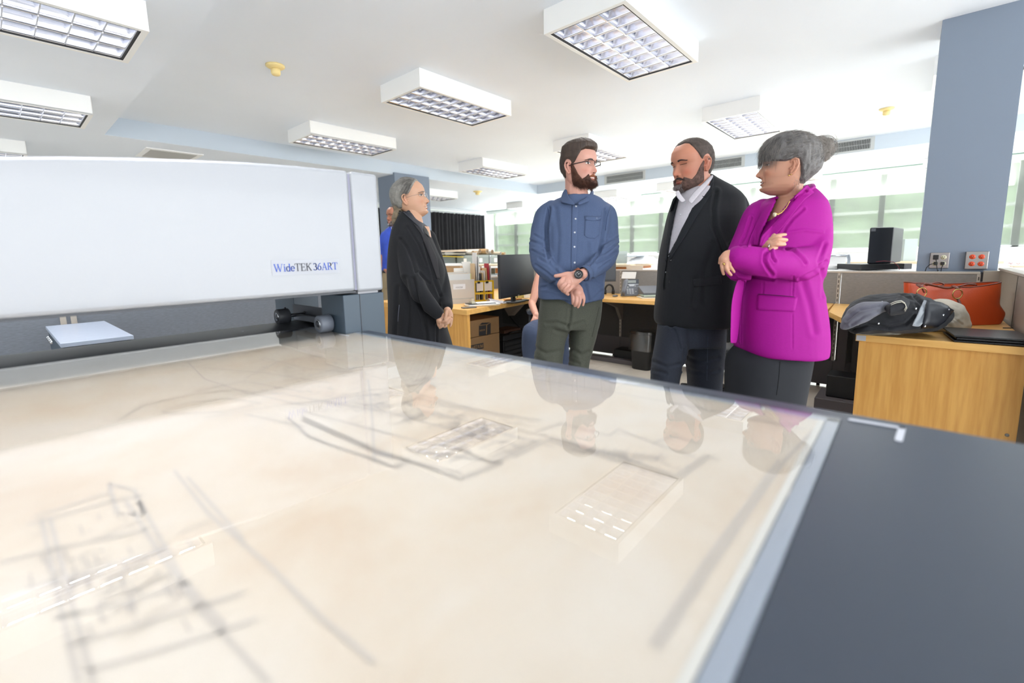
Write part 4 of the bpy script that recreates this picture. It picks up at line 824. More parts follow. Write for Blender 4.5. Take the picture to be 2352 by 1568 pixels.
# filing trays between pile and monitor
t = thing('letter_tray', atd(1120, 624, 6.8), 'green and brown file rack between the paper bundles and the left monitor', 'file rack')
a = atd(1117, 627, 6.8); q = MB()
for k in range(8): q.obox(a + CRH * (k * .018) + CFH * .1 + (0, 0, .03), CRH * .004, CFH * .1, (0, 0, .045))
q.build('divider_set', mat('rack_olive', S(110, 112, 86), .7), t); MB().obox(a + CRH * .06 + CFH * .1 + (0, 0, .085), CRH * .13, CFH * .12, (0, 0, .012)).build('white_papers', M_paper, t); MB().obox(a + CRH * .06 + CFH * .1 + (0, 0, -.02), CRH * .11, CFH * .11, (0, 0, .006)).build('base_shelf', M_arc, t)
a2_ = a + CRH * .06 + CFH * .1; MB().obox((a2_[0], a2_[1], (a2_[2] - .026) / 2), CRH * .1, CFH * .1, (0, 0, (a2_[2] - .026) / 2)).build('stand', M_fix, t)
# white covered equipment left of the dark jacket man
c0x, c1x = 1439, 1512; P = []
for i in range(26):
    px = c0x + (c1x - c0x) * i / 25; row = []
    for j in range(14):
        d = 6.5 + .4 * j / 13; e = min(i, 25 - i) / 4; e = min(1, e) ; f = min(1, j / 3, (13 - j) / 3)
        top = atd(px, 590 + 4 * math.sin(i * .4) - 3 * (i > 14), 6.35)[2]; zb2 = zt1 + .002
        p = atd(px, 600, d); p[2] = zb2 + (top - zb2) * min(e, f if j > 0 else 0) * (1 + .1 * mnoise.noise(Vector((i * .4, j * .5, 3)))); row.append(p)
    P.append(row)
tag(MB().grid(P).build('dust_cover', mat('white_cover_sheet', S(244, 246, 248), .7)), 'white cloth covered equipment on the table left of the dark jacket man', 'covered equipment')
a = atd(1463, 588, 6.5); tag(MB().obox(a + CRH * .0 + CFH * .12, CRH * .12, CFH * .1, (.0, 0, .006)).build('foam_board', mat('pale_blue_panel', S(196, 212, 224), .5), bevel=.002), 'pale blue flat panel lying on the white cover', 'panel')
# right background
def lat(name, label, ca, px0, px1, py1, py0, D, depth, m, bevel=.004):
    a = atd(px0, py1, D); b = atd(px1, py1, D); h = atd((px0 + px1) / 2, py0, D)[2] - atd((px0 + px1) / 2, py1, D)[2]; w = np.linalg.norm((b - a) * (1, 1, 0)); c = (a + b) / 2
    t = thing(name, c + CFH * depth / 2, label, ca)
    MB().obox(c + CFH * depth / 2 + (0, 0, h / 2), CRH * w / 2, CFH * depth / 2, (0, 0, h / 2)).build('shell', m, t, bevel=bevel)
    return t, c, w, h
# shelf just behind the panel that carries the tower
t = thing('shelf_table', (5.4, .9, 0), 'narrow white table directly behind the cubicle panels', 'table'); sz = onx(1976, 619.5, 5.2)[2] - .001
MB().box(4.86, 5.9, -.02, 2.5, sz - .03, sz).build('table_top', M_fix, t)
for (x, y) in ((4.88, .1), (5.8, .1), (4.88, 2.4), (5.8, 2.4)): MB().box(x, x + .04, y, y + .04, 0, sz - .03).build('leg', M_fix, t)
t, c, w, h = lat('equipment_box', 'flat black equipment box under the computer tower', 'electronics box', 1978, 2062, 619, 606, 3.95, .3, M_blk)
zq = c[2] + h
t = thing('computer_tower', atd(2030, 606, 4.0), 'black computer tower turned sideways behind the cubicle panel', 'computer')
a = atd(1991, 605.5, 3.98); b = atd(2046, 607, 3.98); d_ = atd(2069, 600, 4.35); hz = atd(1996, 523, 3.98)[2] - zq
for p in (a, b, d_): p[2] = zq + .001
e_ = a + (d_ - b); q = MB(); q.prism([a, b, d_, e_], (0, 0, hz)); q.build('case', mat('tower_black', S(30, 34, 42), .45), t, bevel=.01)
q = MB(); q.obox(a + (b - a) * .12 + (0, 0, hz * .93) - CFH * .008, (b - a) * .09, CFH * .001, (0, 0, .012)); q.build('spec_label', mat('label_dim', S(120, 124, 130), .5), t)
lat('adapter_box', 'small black adapter box right of the computer tower', 'electronics box', 2075, 2094, 621, 605, 4.1, .15, M_blk)
t, c, w, h = lat('archive_box', 'pale blue archive box right of the computer tower against the column', 'archive box', 2074, 2104, 599, 549, 7.2, .3, M_arcl)
c[2] = c[2]
tag(MB().tube([atd(2012, 601, 3.9), atd(2030, 599, 3.9), atd(2052, 601, 3.9), atd(2064, 612, 3.9), atd(2066, 619, 3.9)], .0025, 6).build('red_wire', mat('red_wire', S(140, 30, 50), .5)), 'thin dark red wire beside the computer tower', 'wire')
o = atd(1905, 619, 4.35); o[2] = sz; t = thing('white_basin', o, 'white shallow basin on the table behind the magenta shoulder', 'basin'); MB().lathe([(0, .002), (.07, .002), (.09, .035), (.094, .04), (.088, .04), (.065, .01), (0, .008)], o, n=32).build('bowl', M_fix, t)
t = thing('roll_cutter', atd(1920, 610, 4.6), 'silver roller rail frame on the table behind the magenta shoulder', 'paper trimmer')
zb5 = atd(1948, 621, 4.6)[2]; a = atd(1880, 587, 4.6); b = atd(1943, 587, 4.6); q = MB(); q.tube([a, b], .012, 12); q.build('roller_rail', M_chr, t)
q = MB(); q.tube([b + CRH * .02 + (0, 0, .01), b + CRH * .035 + (0, 0, -.04), b + CRH * .03 + (0, 0, -.10)], .016, 10, flat=.6); q.build('end_arm', mat('silver_grey', S(186, 196, 206), .35), t)
MB().obox((a + b) / 2 + (0, 0, -.056), (b - a) / 2, CFH * .006, (0, 0, .05)).build('back_plate', M_fix, t)
# wall with handwritten sheet right of the column
t = thing('low_bookcase', (6.3, -1.0, 0), 'low white bookcase right of the blue column', 'bookcase'); zz = onx(2352, 614, 5.6)[2]
MB().box(5.6, 6.4, -2.2, -.62, 0, zz).build('carcass', M_fix, t)
tag(MB().box(5.602, 6.0, -1.2, -.64, zz + .001, zz + .012).build('wooden_ruler_board', M_lw), 'light wooden board lying on the low bookcase right of the column', 'board')
t = thing('handwritten_sheet', (5.7, -.75, zz + .012), 'white sheet with pink handwriting right of the blue column', 'sign')
a = onx(2306, 599, 5.72); b = onx(2352, 600, 5.72); MB().box(5.718, 5.722, b[1] - .08, a[1], zz + .012, a[2]).build('sheet', M_paper, t)
q = MB(); rr = random.Random(5); yh = a[1] - .02
for ln in range(3):
    pts = []; y = a[1] - .025
    while y > b[1] - .07:
        pts.append((5.7165, y, a[2] - .022 - ln * .028 + rr.uniform(-.007, .007))); y -= .006
        if rr.random() < .16 and len(pts) > 3: q.tube(pts, .0011, 4); pts = []; y -= .01
    if len(pts) > 2: q.tube(pts, .0011, 4)
q.build('handwriting', mat('pink_marker', S(226, 70, 110), .6), t)
# ---- outlets on the column
M_ss = mat('stainless_plate', S(178, 172, 168), .32, metal=.85); M_or = mat('orange_receptacle', S(232, 78, 28), .4); M_iv = mat('ivory_receptacle', S(226, 222, 190), .4)
def outlet(y0, y1, z0, z1, m_, label, orange, deep=.012):
    t = thing('power_outlet', (4.82, (y0 + y1) / 2, (z0 + z1) / 2), label, 'power outlet'); X = 4.82
    MB().box(X - deep, X - .001, y0, y1, z0, z1).build('cover_plate', M_ss, t, bevel=.004)
    for iy in (0, 1):
        for iz in (0, 1):
            cy = y0 + (y1 - y0) * (.3 + .4 * iy); cz = z0 + (z1 - z0) * (.3 + .4 * iz)
            q = MB(); q.lathe([(0, -.003), (.0165, -.003), (.0175, 0)], (X - deep, cy, cz), (1, 0, 0), 20); r_ = q.build('receptacle', m_, t)
            q = MB()
            for s_ in (-1, 1): q.box(X - deep - .0036, X - deep - .003, cy + s_ * .006 - .0014, cy + s_ * .006 + .0014, cz - .001, cz + .008)
            q.lathe([(0, -.0006), (.003, -.0006), (.003, 0)], (X - deep - .003, cy, cz - .008), (1, 0, 0), 8); q.build('slot_set', M_gap, r_)
    return t
outlet(-.215, -.105, 1.045, 1.165, M_iv, 'steel outlet plate with ivory sockets and black plugs on the blue column', False)
outlet(-.42, -.30, 1.04, 1.17, M_or, 'steel outlet plate with four orange sockets on the blue column', True, .035)
for (y, z, sz_, lb, path) in ((-.138, 1.13, .016, 'large black plug upper left in the ivory outlet', [(-.14, 1.115), (-.15, 1.05), (-.17, .97)]), (-.14, 1.083, .011, 'black plug lower left in the ivory outlet with a cord looping left', [(-.128, 1.083), (-.108, 1.075), (-.09, 1.05), (-.085, 1.02)]), (-.18, 1.083, .011, 'black plug lower right in the ivory outlet', [(-.182, 1.07), (-.176, 1.05), (-.174, 1.0)])):
    t = thing('power_plug', (4.80, y, z), lb, 'plug'); MB().box(4.775, 4.8045, y - sz_, y + sz_, z - sz_ * 1.1, z + sz_ * 1.1).build('plug_body', M_blk, t, bevel=.004)
    MB().tube([(4.782, p[0], p[1]) for p in path], .0028, 6).build('cord', M_blk, t)
# tall skinny curled items: office chairs
def office_chair(x, y, rz, label):
    t = thing('office_chair', (x, y, 0), label, 'office chair', 'black office chairs'); c = np.array((x, y, 0))
    for k in range(5):
        a = rz + 2 * math.pi * k / 5; d = np.array((math.cos(a), math.sin(a), 0)); l = MB(); l.tube([c + (0, 0, .11), c + d * .15 + (0, 0, .095), c + d * .29 + (0, 0, .075)], [.024, .02, .016], 10); lo = l.build('leg', M_blk, t)
        w = MB(); pd = np.array((-d[1], d[0], 0)); w.cyl(c + d * .30 + pd * .022 + (0, 0, .03), c + d * .30 - pd * .022 + (0, 0, .03), .03, 18); w.build('caster', M_gap, lo)
    MB().cyl(c + (0, 0, .1), c + (0, 0, .42), .025, 14).build('gas_lift', M_chr, t)
    s_ = MB(); s_.sphere(c + (0, 0, .46), .25, 14, sc3=(1, .95, .18)); s_.build('seat', M_blk, t)
    f = np.array((math.cos(rz), math.sin(rz), 0)); sd = np.array((-f[1], f[0], 0)); P = []
    for i in range(9):
        P.append([tuple(c - f * (.24 + .05 * (i / 8) - .05 * (1 - ((j - 4) / 4) ** 2)) + sd * (.22 * (j - 4) / 4) * (1 - .25 * (abs(i - 4) / 4) ** 3) + np.array((0, 0, .55 + .42 * i / 8))) for j in range(9)])
    MB().grid(P).build('backrest', M_blk, t, solid=.05)
    MB().tube([c - f * .1 + (0, 0, .43), c - f * .3 + (0, 0, .46), c - f * .31 + (0, 0, .7)], .018, 8).build('back_stem', M_blk, t)
    for s2 in (-1, 1):
        q = MB(); q.tube([c + sd * s2 * .24 + (0, 0, .45), c + sd * s2 * .29 + (0, 0, .5), c + sd * s2 * .29 + (0, 0, .66)], .014, 8); ar = q.build('arm_post', M_blk, t)
        q = MB(); q.tube([c + sd * s2 * .29 - f * .1 + (0, 0, .67), c + sd * s2 * .29 + f * .14 + (0, 0, .675)], [.03, .028], 12, flat=.6); q.build('arm_pad', mat('arm_pad_grey', S(90, 96, 108), .35), ar)
    return t
# ================================================================== BAGS ON THE RIGHT DESK
def hloft(rows, D, n=28, mi=0, flatbot=None):
    """sections along photo x: (x, ytop, ybottom, half depth, depth offset)"""
    rings = []
    for (x, yt, yb, b, dv) in rows:
        pt, pb_ = atd(x, yt, D + dv), atd(x, yb, D + dv); c = (pt + pb_) / 2; up_ = (pt - pb_) / 2; ring = []
        for k in range(n):
            th = 2 * math.pi * k / n; cz, sy = math.sin(th), math.cos(th)
            ring.append(c + up_ * math.copysign(abs(cz) ** .85, cz) + CFH * b * math.copysign(abs(sy) ** .85, sy))
        rings.append(ring)
    return rings
def interp_rows(rows, m):
    rows = np.array(rows, float); out = []
    for i in range(len(rows) - 1):
        for k in range(m):
            t = k / m; p0 = rows[max(i - 1, 0)]; p1 = rows[i]; p2 = rows[i + 1]; p3 = rows[min(i + 2, len(rows) - 1)]
            out.append(.5 * ((2 * p1) + (-p0 + p2) * t + (2 * p0 - 5 * p1 + 4 * p2 - p3) * t * t + (-p0 + 3 * p1 - 3 * p2 + p3) * t ** 3))
    out.append(rows[-1]); return out
def vdisp(vs, ns, fn): return vs + ns * fn(vs)[:, None]
def noise_arr(P, s, seed=0): return np.array([mnoise.noise(Vector((p[0] * s[0] + seed, p[1] * s[1], p[2] * s[2]))) for p in P])
def mesh_np(o):
    me = o.data; n = len(me.vertices); a = np.empty(n * 3); me.vertices.foreach_get('co', a); b = np.empty(n * 3); me.vertices.foreach_get('normal', b)
    return a.reshape(-1, 3), b.reshape(-1, 3)
def set_np(o, v): o.data.vertices.foreach_set('co', v.reshape(-1)); o.data.update()
def remesh(mb, voxel, name, mats, parent, smooth=3, sfac=.5):
    """merge overlapping closed shapes into ONE continuous surface"""
    me = bpy.data.meshes.new('tmp'); me.from_pydata(mb.v, [], mb.f); me.update()
    bm = bmesh.new(); bm.from_mesh(me); bmesh.ops.recalc_face_normals(bm, faces=bm.faces); bm.to_mesh(me); bm.free()
    o = bpy.data.objects.new('tmp', me); sc.collection.objects.link(o)
    r = o.modifiers.new('r', 'REMESH'); r.mode = 'VOXEL'; r.voxel_size = voxel; r.adaptivity = 0
    if smooth: s_ = o.modifiers.new('s', 'SMOOTH'); s_.factor = sfac; s_.iterations = smooth
    dg = bpy.context.evaluated_depsgraph_get(); ev = o.evaluated_get(dg); m2 = bpy.data.meshes.new_from_object(ev)
    bpy.data.objects.remove(o); bpy.data.meshes.remove(me)
    m2.name = name; off = wloc(parent) if parent is not None else np.zeros(3)
    n = len(m2.vertices); a = np.empty(n * 3); m2.vertices.foreach_get('co', a); a = a.reshape(-1, 3) - off; m2.vertices.foreach_set('co', a.reshape(-1))
    m2.polygons.foreach_set('use_smooth', [True] * len(m2.polygons)); m2.materials.clear()
    for m in (mats if isinstance(mats, (list, tuple)) else [mats]): m2.materials.append(m)
    m2.update(); ob = bpy.data.objects.new(name, m2); sc.collection.objects.link(ob); ob.parent = parent
    return ob
def to_px(P):
    """project world points to photo pixels, returns x, y, depth"""
    d = P - CAMP; z = d @ CF; return PPX + FPX * (d @ CR) / z, PPY - FPX * (d @ CU) / z, z
def crease(o, lines, off):
    """lines: list of (pixel polyline, width px, depth m); negative depth = groove, positive = ridge; acts on the near side"""
    v, n = mesh_np(o); W = v + off; x, y, z = to_px(W); facing = (n @ CF) < .25; d = np.zeros(len(v))
    for pts, w, dep in lines:
        best = np.full(len(v), 1e9)
        for (ax, ay), (bx, by) in zip(pts[:-1], pts[1:]):
            L2 = (bx - ax) ** 2 + (by - ay) ** 2 + 1e-9; t = np.clip(((x - ax) * (bx - ax) + (y - ay) * (by - ay)) / L2, 0, 1)
            best = np.minimum(best, np.hypot(x - ax - t * (bx - ax), y - ay - t * (by - ay)))
        d += dep * (np.exp(-(best / w) ** 2) - (.35 * np.exp(-((best - 2.0 * w) / w) ** 2) if dep < 0 else 0))
    d[~facing] = 0; set_np(o, v + n * d[:, None])
def patch(o, off, corners, nu=10, nv=10, lift=.002, thick=.003, name='patch', m=None, parent=None, bend=None, clampd=None):
    """cloth piece laid on the surface of o: corners = 4 pixel points (or two polylines [A],[B]); follows the surface"""
    bm_ = bvh_of(o, off); A, B = corners
    def along(L, t):
        L = [np.array(p, float) for p in L]; s_ = [0]
        for a, b in zip(L[:-1], L[1:]): s_.append(s_[-1] + np.linalg.norm(b - a))
        q = t * s_[-1]
        for i in range(len(L) - 1):
            if q <= s_[i + 1] + 1e-9: return L[i] + (L[i + 1] - L[i]) * ((q - s_[i]) / (s_[i + 1] - s_[i] + 1e-9))
        return L[-1]
    P, last = [], None
    for i in range(nu + 1):
        row = []
        for j in range(nv + 1):
            a = along(A, j / nv); b = along(B, j / nv); q = a + (b - a) * i / nu; d = ray(*q); d = d / np.linalg.norm(d)
            h = bm_.ray_cast(Vector(CAMP), Vector(d))
            if h[0] is not None and (clampd is None or abs(np.array(h[0] - Vector(CAMP)).dot(CF) - clampd[0]) < clampd[1]):
                last = (np.array(h[0]) - CAMP).dot(CF); p = np.array(h[0]) - d * lift
            else:
                dd = last if last is not None else (clampd[0] if clampd else 2.4); p = atd(q[0], q[1], dd) - d * lift
            row.append(p)
        P.append(row)
    mb = MB(); mb.grid(P); ob = mb.build(name, m, parent, solid=thick); return ob
_bv = {}
def bvh_of(o, off):
    if o.name in _bv: return _bv[o.name]
    v, _ = mesh_np(o); b = BVHTree.FromPolygons([tuple(p) for p in v + off], [tuple(p.vertices) for p in o.data.polygons]); _bv[o.name] = b; return b
# orange tote
t = thing('tote_bag', atd(2190, 748, 2.78), 'large orange leather tote bag with brown braided handles on the right desk', 'handbag')
M_tote = mat('orange_leather', S(226, 84, 26), .42, bump=(140, .25)); M_strap = mat('brown_leather_strap', S(122, 56, 34), .4, bump=(120, .2)); M_gold = mat('gold_ring_metal', S(222, 190, 120), .2, metal=1)
Dt = 2.74; rows = []
Y_ = [(746, 2092, 2284), (735, 2090, 2292), (722, 2086, 2298), (712, 2084, 2294), (700, 2082, 2289), (680, 2080, 2292), (660, 2079, 2294), (648, 2079, 2295)]
rings = []
zd = .747
for (y, xl, xr) in interp_rows(Y_, 4):
    k = (746 - y) / 98; l, r_ = atd(xl, y + 0, Dt), atd(xr, y, Dt + .02); c = (l + r_) / 2; hw = (r_ - l) / 2; b = .075 - .035 * k; ring = []
    for j in range(48):
        th = 2 * math.pi * j / 48; cx, sy = math.cos(th), math.sin(th); q = c + hw * math.copysign(abs(cx) ** .7, cx) + CFH * b * math.copysign(abs(sy) ** .6, sy); q[2] -= .0
        q = q + CFH * .012 * math.sin(th * 3 + y * .05) * (1 - k) * .5; sag = -.030 * k * max(0, 1 - abs(abs(cx) - .1) * 1.15) if sy < 0 else -.012 * k * (1 - abs(cx)); q[2] += sag
        ring.append(q)
    rings.append(ring)
zmin = min(p[2] for p in rings[0])
for p in rings[0]: p[2] = zmin
dz = zd - zmin
rings = [[p + np.array((0, 0, dz * (1 - i / (len(rings) - 1)))) for p in rg] for i, rg in enumerate(rings)]
inner = [[c_ + (p - c_) * .985 for p in rg] for rg in rings[::-1][:14] for c_ in [sum(rg) / len(rg)]]
q = MB(); q.loft(rings, cap=False); q.add(rings[0], [list(range(48))]); q.loft(inner, cap=False); 
o_ = q.build('bag_body', M_tote, t, weld=False)
e = MB(); e.tube([p + np.array((0, 0, .001)) for p in rings[-1]], .0035, 6, closed=True); e.build('rim_binding', M_strap, t)
e = MB(); e.tube([rg[1] for rg in rings], .002, 5); e.tube([rg[47] + CRH * .0005 for rg in rings], .002, 5); e.build('side_seam', M_strap, t)
def strap(pts, r=.006, D=Dt - .085, name='handle'):
    P_ = [atd(x, y, D + (dd[0] if dd else 0)) for x, y, *dd in pts]; b = MB(); b.tube(P_, r, 10, flat=.55); return b.build(name, M_strap, t)
strap(interp_rows([(2123, 672, 0), (2118, 660, 0), (2124, 652, .01), (2150, 657, 0), (2175, 662, 0), (2200, 658, .01), (2222, 653, .04), (2240, 654, .08)], 4), .0065)
strap(interp_rows([(2128, 655, .05), (2150, 648, .06), (2165, 651, .06), (2166, 656, .06), (2150, 657, .05)], 3), .007)
strap(interp_rows([(2216, 655, .14), (2234, 650, .14), (2243, 655, .14)], 3), .006)
for (x, y) in ((2117, 672), (2199, 675)):
    c = atd(x, y, Dt - .105); rg = MB(); rg.tube([c + .028 * (math.cos(a) * CRH + math.sin(a) * np.array((0, 0, 1)) * 1.0) for a in np.linspace(0, 2 * math.pi, 30)[:-1]], .0033, 8, closed=True); rg.build('metal_ring', M_gold, t)
    b = MB(); b.tube([c + CFH * .0 + (0, 0, .03), c + CFH * .03 + (0, 0, .045)], .014, 10, flat=.4, up=tuple(CFH)); b.build('ring_tab', M_strap, t)
strap([(2110, 676), (2098, 684), (2092, 690)], .010, name='handle_end')
strap(interp_rows([(2199, 684, 0), (2206, 700, -.02), (2214, 714, -.04), (2212, 724, -.04), (2196, 726, -.05), (2185, 720, -.05)], 3), .0085, name='handle_end')
# canvas bag
M_canv = mat('cream_canvas', S(214, 204, 186), .85, bump=(300, .3), var=(14, .06))
t = thing('canvas_bag', atd(2170, 762, 2.5), 'cream canvas bag lying between the jacket and the orange tote', 'bag')
rg = hloft(interp_rows([(2085, 722, 764, .05, 0), (2105, 700, 764, .06, 0), (2130, 692, 764, .07, 0), (2160, 686, 763, .075, 0), (2185, 688, 762, .07, 0), (2200, 702, 760, .06, 0), (2212, 722, 757, .05, 0), (2216, 735, 752, .02, 0)], 4), 2.54)
mb = MB(); mb.loft(rg); o_ = remesh(mb, .005, 'bag_body', M_canv, t, 4); v, n = mesh_np(o_); offc = wloc(t)
set_np(o_, v + n * (.012 * noise_arr(v + offc, (9, 9, 16)) + .004 * noise_arr(v, (30, 30, 40)))[:, None])
crease(o_, [([(2190, 730), (2210, 745)], 2, -.004), ([(2160, 700), (2185, 715), (2195, 727)], 4, -.008), ([(2150, 735), (2180, 750)], 5, -.008)], offc)
# jacket heap
M_jk = mat('black_wool_jacket', S(26, 28, 34), .85, sheen=.05, var=(25, .25), bump=(400, .3)); M_jg = mat('grey_fleece_sleeve', S(116, 118, 128), .9, sheen=.15, var=(25, .12), bump=(300, .3)); M_jl = mat('light_grey_lining', S(176, 182, 188), .8); M_jb = mat('black_leather_placket', S(20, 24, 34), .4)
t = thing('varsity_jacket', atd(2080, 764, 2.5), 'folded black jacket with grey sleeve and striped cuff heaped on the right desk corner', 'jacket'); offj = wloc(t)
rg = hloft(interp_rows([(1946, 735, 758, .03, -.02), (1960, 712, 766, .08, -.02), (1985, 694, 768, .13, 0), (2010, 684, 763, .16, 0), (2040, 678, 762, .18, 0), (2075, 674, 762, .18, 0), (2105, 677, 762, .16, 0), (2125, 688, 762, .12, 0), (2136, 710, 762, .07, 0), (2140, 730, 760, .03, 0)], 4), 2.44)
mb = MB(); mb.loft(rg)
mb.loft(hloft(interp_rows([(2095, 700, 760, .04, -.05), (2120, 690, 762, .05, -.08), (2150, 690, 758, .05, -.08), (2175, 700, 745, .03, -.08), (2192, 712, 730, .01, -.08)], 3), 2.40))
o_ = remesh(mb, .005, 'jacket_body', M_jk, t, 4); v, n = mesh_np(o_)
set_np(o_, v + n * (.012 * noise_arr(v + offj, (7, 7, 18)) + .003 * noise_arr(v, (30, 30, 60)))[:, None])
crease(o_, [([(1960, 757), (1995, 745), (2040, 752), (2080, 745), (2100, 725)], 3, -.012), ([(1965, 762), (2010, 756), (2060, 758), (2110, 752)], 2.5, .008), ([(2100, 680), (2120, 700), (2122, 725), (2105, 742)], 4, -.012), ([(2070, 676), (2100, 690), (2112, 715)], 3, -.006), ([(1935, 750), (1960, 740), (2000, 722)], 4, -.006)], offj)
mb = MB(); mb.loft(hloft(interp_rows([(1932, 744, 757, .012, -.02), (1945, 722, 757, .03, -.03), (1962, 706, 748, .05, -.04), (1985, 695, 735, .06, -.05), (2010, 692, 722, .05, -.06), (2036, 694, 712, .03, -.06)], 4), 2.35))
o2 = remesh(mb, .004, 'grey_sleeve', M_jg, t, 4); v, n = mesh_np(o2); set_np(o2, v + n * (.006 * noise_arr(v + offj, (14, 14, 30)))[:, None])
crease(o2, [([(1945, 735), (1975, 712), (2020, 702)], 3, -.006), ([(1955, 745), (1985, 725), (2015, 715)], 3, -.005)], offj)
mb = MB(); mb.tube([atd(2068, 682, 2.27), atd(2072, 694, 2.25), atd(2064, 706, 2.22), atd(2045, 712, 2.22), atd(2038, 706, 2.25)], [.012, .030, .036, .03, .014], 18)
cf = remesh(mb, .003, 'rolled_cuff', M_jk, t, 3)
for (dx, dy) in ((0, 0), (5, 3)):
    q = MB(); q.tube([atd(x + dx * .3, y + dy, 2.185) for x, y in [(2045, 697), (2058, 692), (2070, 690), (2078, 695), (2081, 704), (2077, 712)]], .0017, 6); q.build('cuff_stripe', mat('cream_knit_stripe', S(222, 218, 200), .8), cf)
patch(o_, offj, ([(2122, 689), (2145, 697), (2147, 716)], [(2095, 748), (2110, 750), (2113, 748)]), 8, 8, .004, .004, 'lining_fold', M_jl, t)
patch(o_, offj, ([(2128, 690), (2160, 695), (2191, 712)], [(2118, 754), (2150, 752), (2170, 738)]), 8, 8, .010, .006, 'leather_placket', M_jb, t)
for (x, y, d) in ((2179, 712, .0), (2167, 724, 0), (2125, 749, 0), (2018, 743, 0), (1971, 745, 0), (1957, 749, 0), (2104, 709, 0), (2026, 694, 0)):
    h = bvh_of(o_, offj).ray_cast(Vector(CAMP), Vector(ray(x, y))); 
    if h[0] is None: continue
    p = np.array(h[0]) - ray(x, y) / np.linalg.norm(ray(x, y)) * .012; q = MB(); q.lathe([(0, .003), (.004, .003), (.0065, .001), (.0065, 0)], p, tuple(-CFH), 14); q.build('snap_button', M_chr, t)
# black portfolio
t = thing('portfolio', atd(2270, 780, 2.4), 'black leather portfolio lying flat on the right desk', 'folio'); z0 = .7455
A4 = [onz(2191, 787, z0), onz(2199, 748, z0 + .03), onz(2352, 752, z0 + .03), onz(2352, 795, z0)]
a, b_ = onz(2192, 786, z0), onz(2352, 797, z0); c_ = onz(2200, 757, z0); ux = (b_ - a); ux[2] = 0; ux /= np.linalg.norm(ux); uy = np.array((-ux[1], ux[0], 0)); uy = uy if uy.dot(CFH) > 0 else -uy
M_leo = mat('black_leather_folio', S(26, 26, 28), .32, bump=(90, .3))
for k, (z, h, ins) in enumerate(((.002, .008, .002), (.012, .011, .012), (.026, .009, 0.0))):
    q = MB(); q.obox(a + ux * .136 + uy * .15 + (0, 0, z + h / 2), ux * (.14 - ins), uy * (.15 - ins), (0, 0, h / 2)); q.build(('lower_cover', 'page_block', 'upper_cover')[k], M_leo if k != 1 else M_blk, t, bevel=.003, seg=3)
p = onz(2315, 753, z0 + .037); q = MB(); q.obox(p, ux * .02 + uy * .008, uy * .004, (0, 0, .002)); q.build('pen_loop', M_blk, t)
tag(MB().tube([(4.79, -.16, 1.03), atd(2128, 640, 4.3), atd(2118, 672, 3.2), atd(2112, 690, 2.9)], .003, 6).build('charging_cord', M_blk), 'black cord running from the outlet down to the orange tote', 'cord')
# ================================================================== PEOPLE
def skin_mat(name, col, rough=.48):
    m = mat(name, col, rough, bump=(220, .12)); col = tuple(c * ALB for c in col); nt = m.node_tree; b = nt.nodes['Principled BSDF']
    at = nt.nodes.new('ShaderNodeAttribute'); at.attribute_name = 'tint'; mx = nt.nodes.new('ShaderNodeMixRGB'); mx.blend_type = 'MULTIPLY'; mx.inputs[0].default_value = 1
    mx.inputs[1].default_value = (*col, 1); nt.links.new(at.outputs['Color'], mx.inputs[2]); nt.links.new(mx.outputs[0], b.inputs['Base Color'])
    b.inputs['Subsurface Weight'].default_value = .12; b.inputs['Subsurface Radius'].default_value = (.01, .004, .002); b.inputs['Subsurface Scale'].default_value = 1.0
    return m
ZT = np.array([-6, 0, 8, 20, 32, 42, 62, 85, 100, 112, 130, 150, 175, 195, 210, 220, 225.])
YF = np.array([48, 62, 76, 84, 80, 82, 83, 84, 82, 81, 89, 91, 84, 68, 48, 26, 4.])
YBK = np.array([-20, -24, -30, -40, -48, -56, -74, -92, -100, -103, -104, -102, -92, -74, -52, -30, -6.])
WD = np.array([22, 33, 44, 53, 59, 62, 67, 71, 73, 74, 76, 78, 75, 64, 48, 28, 6.])
def G(x, m, s): return np.exp(-((x - m) / s) ** 2)
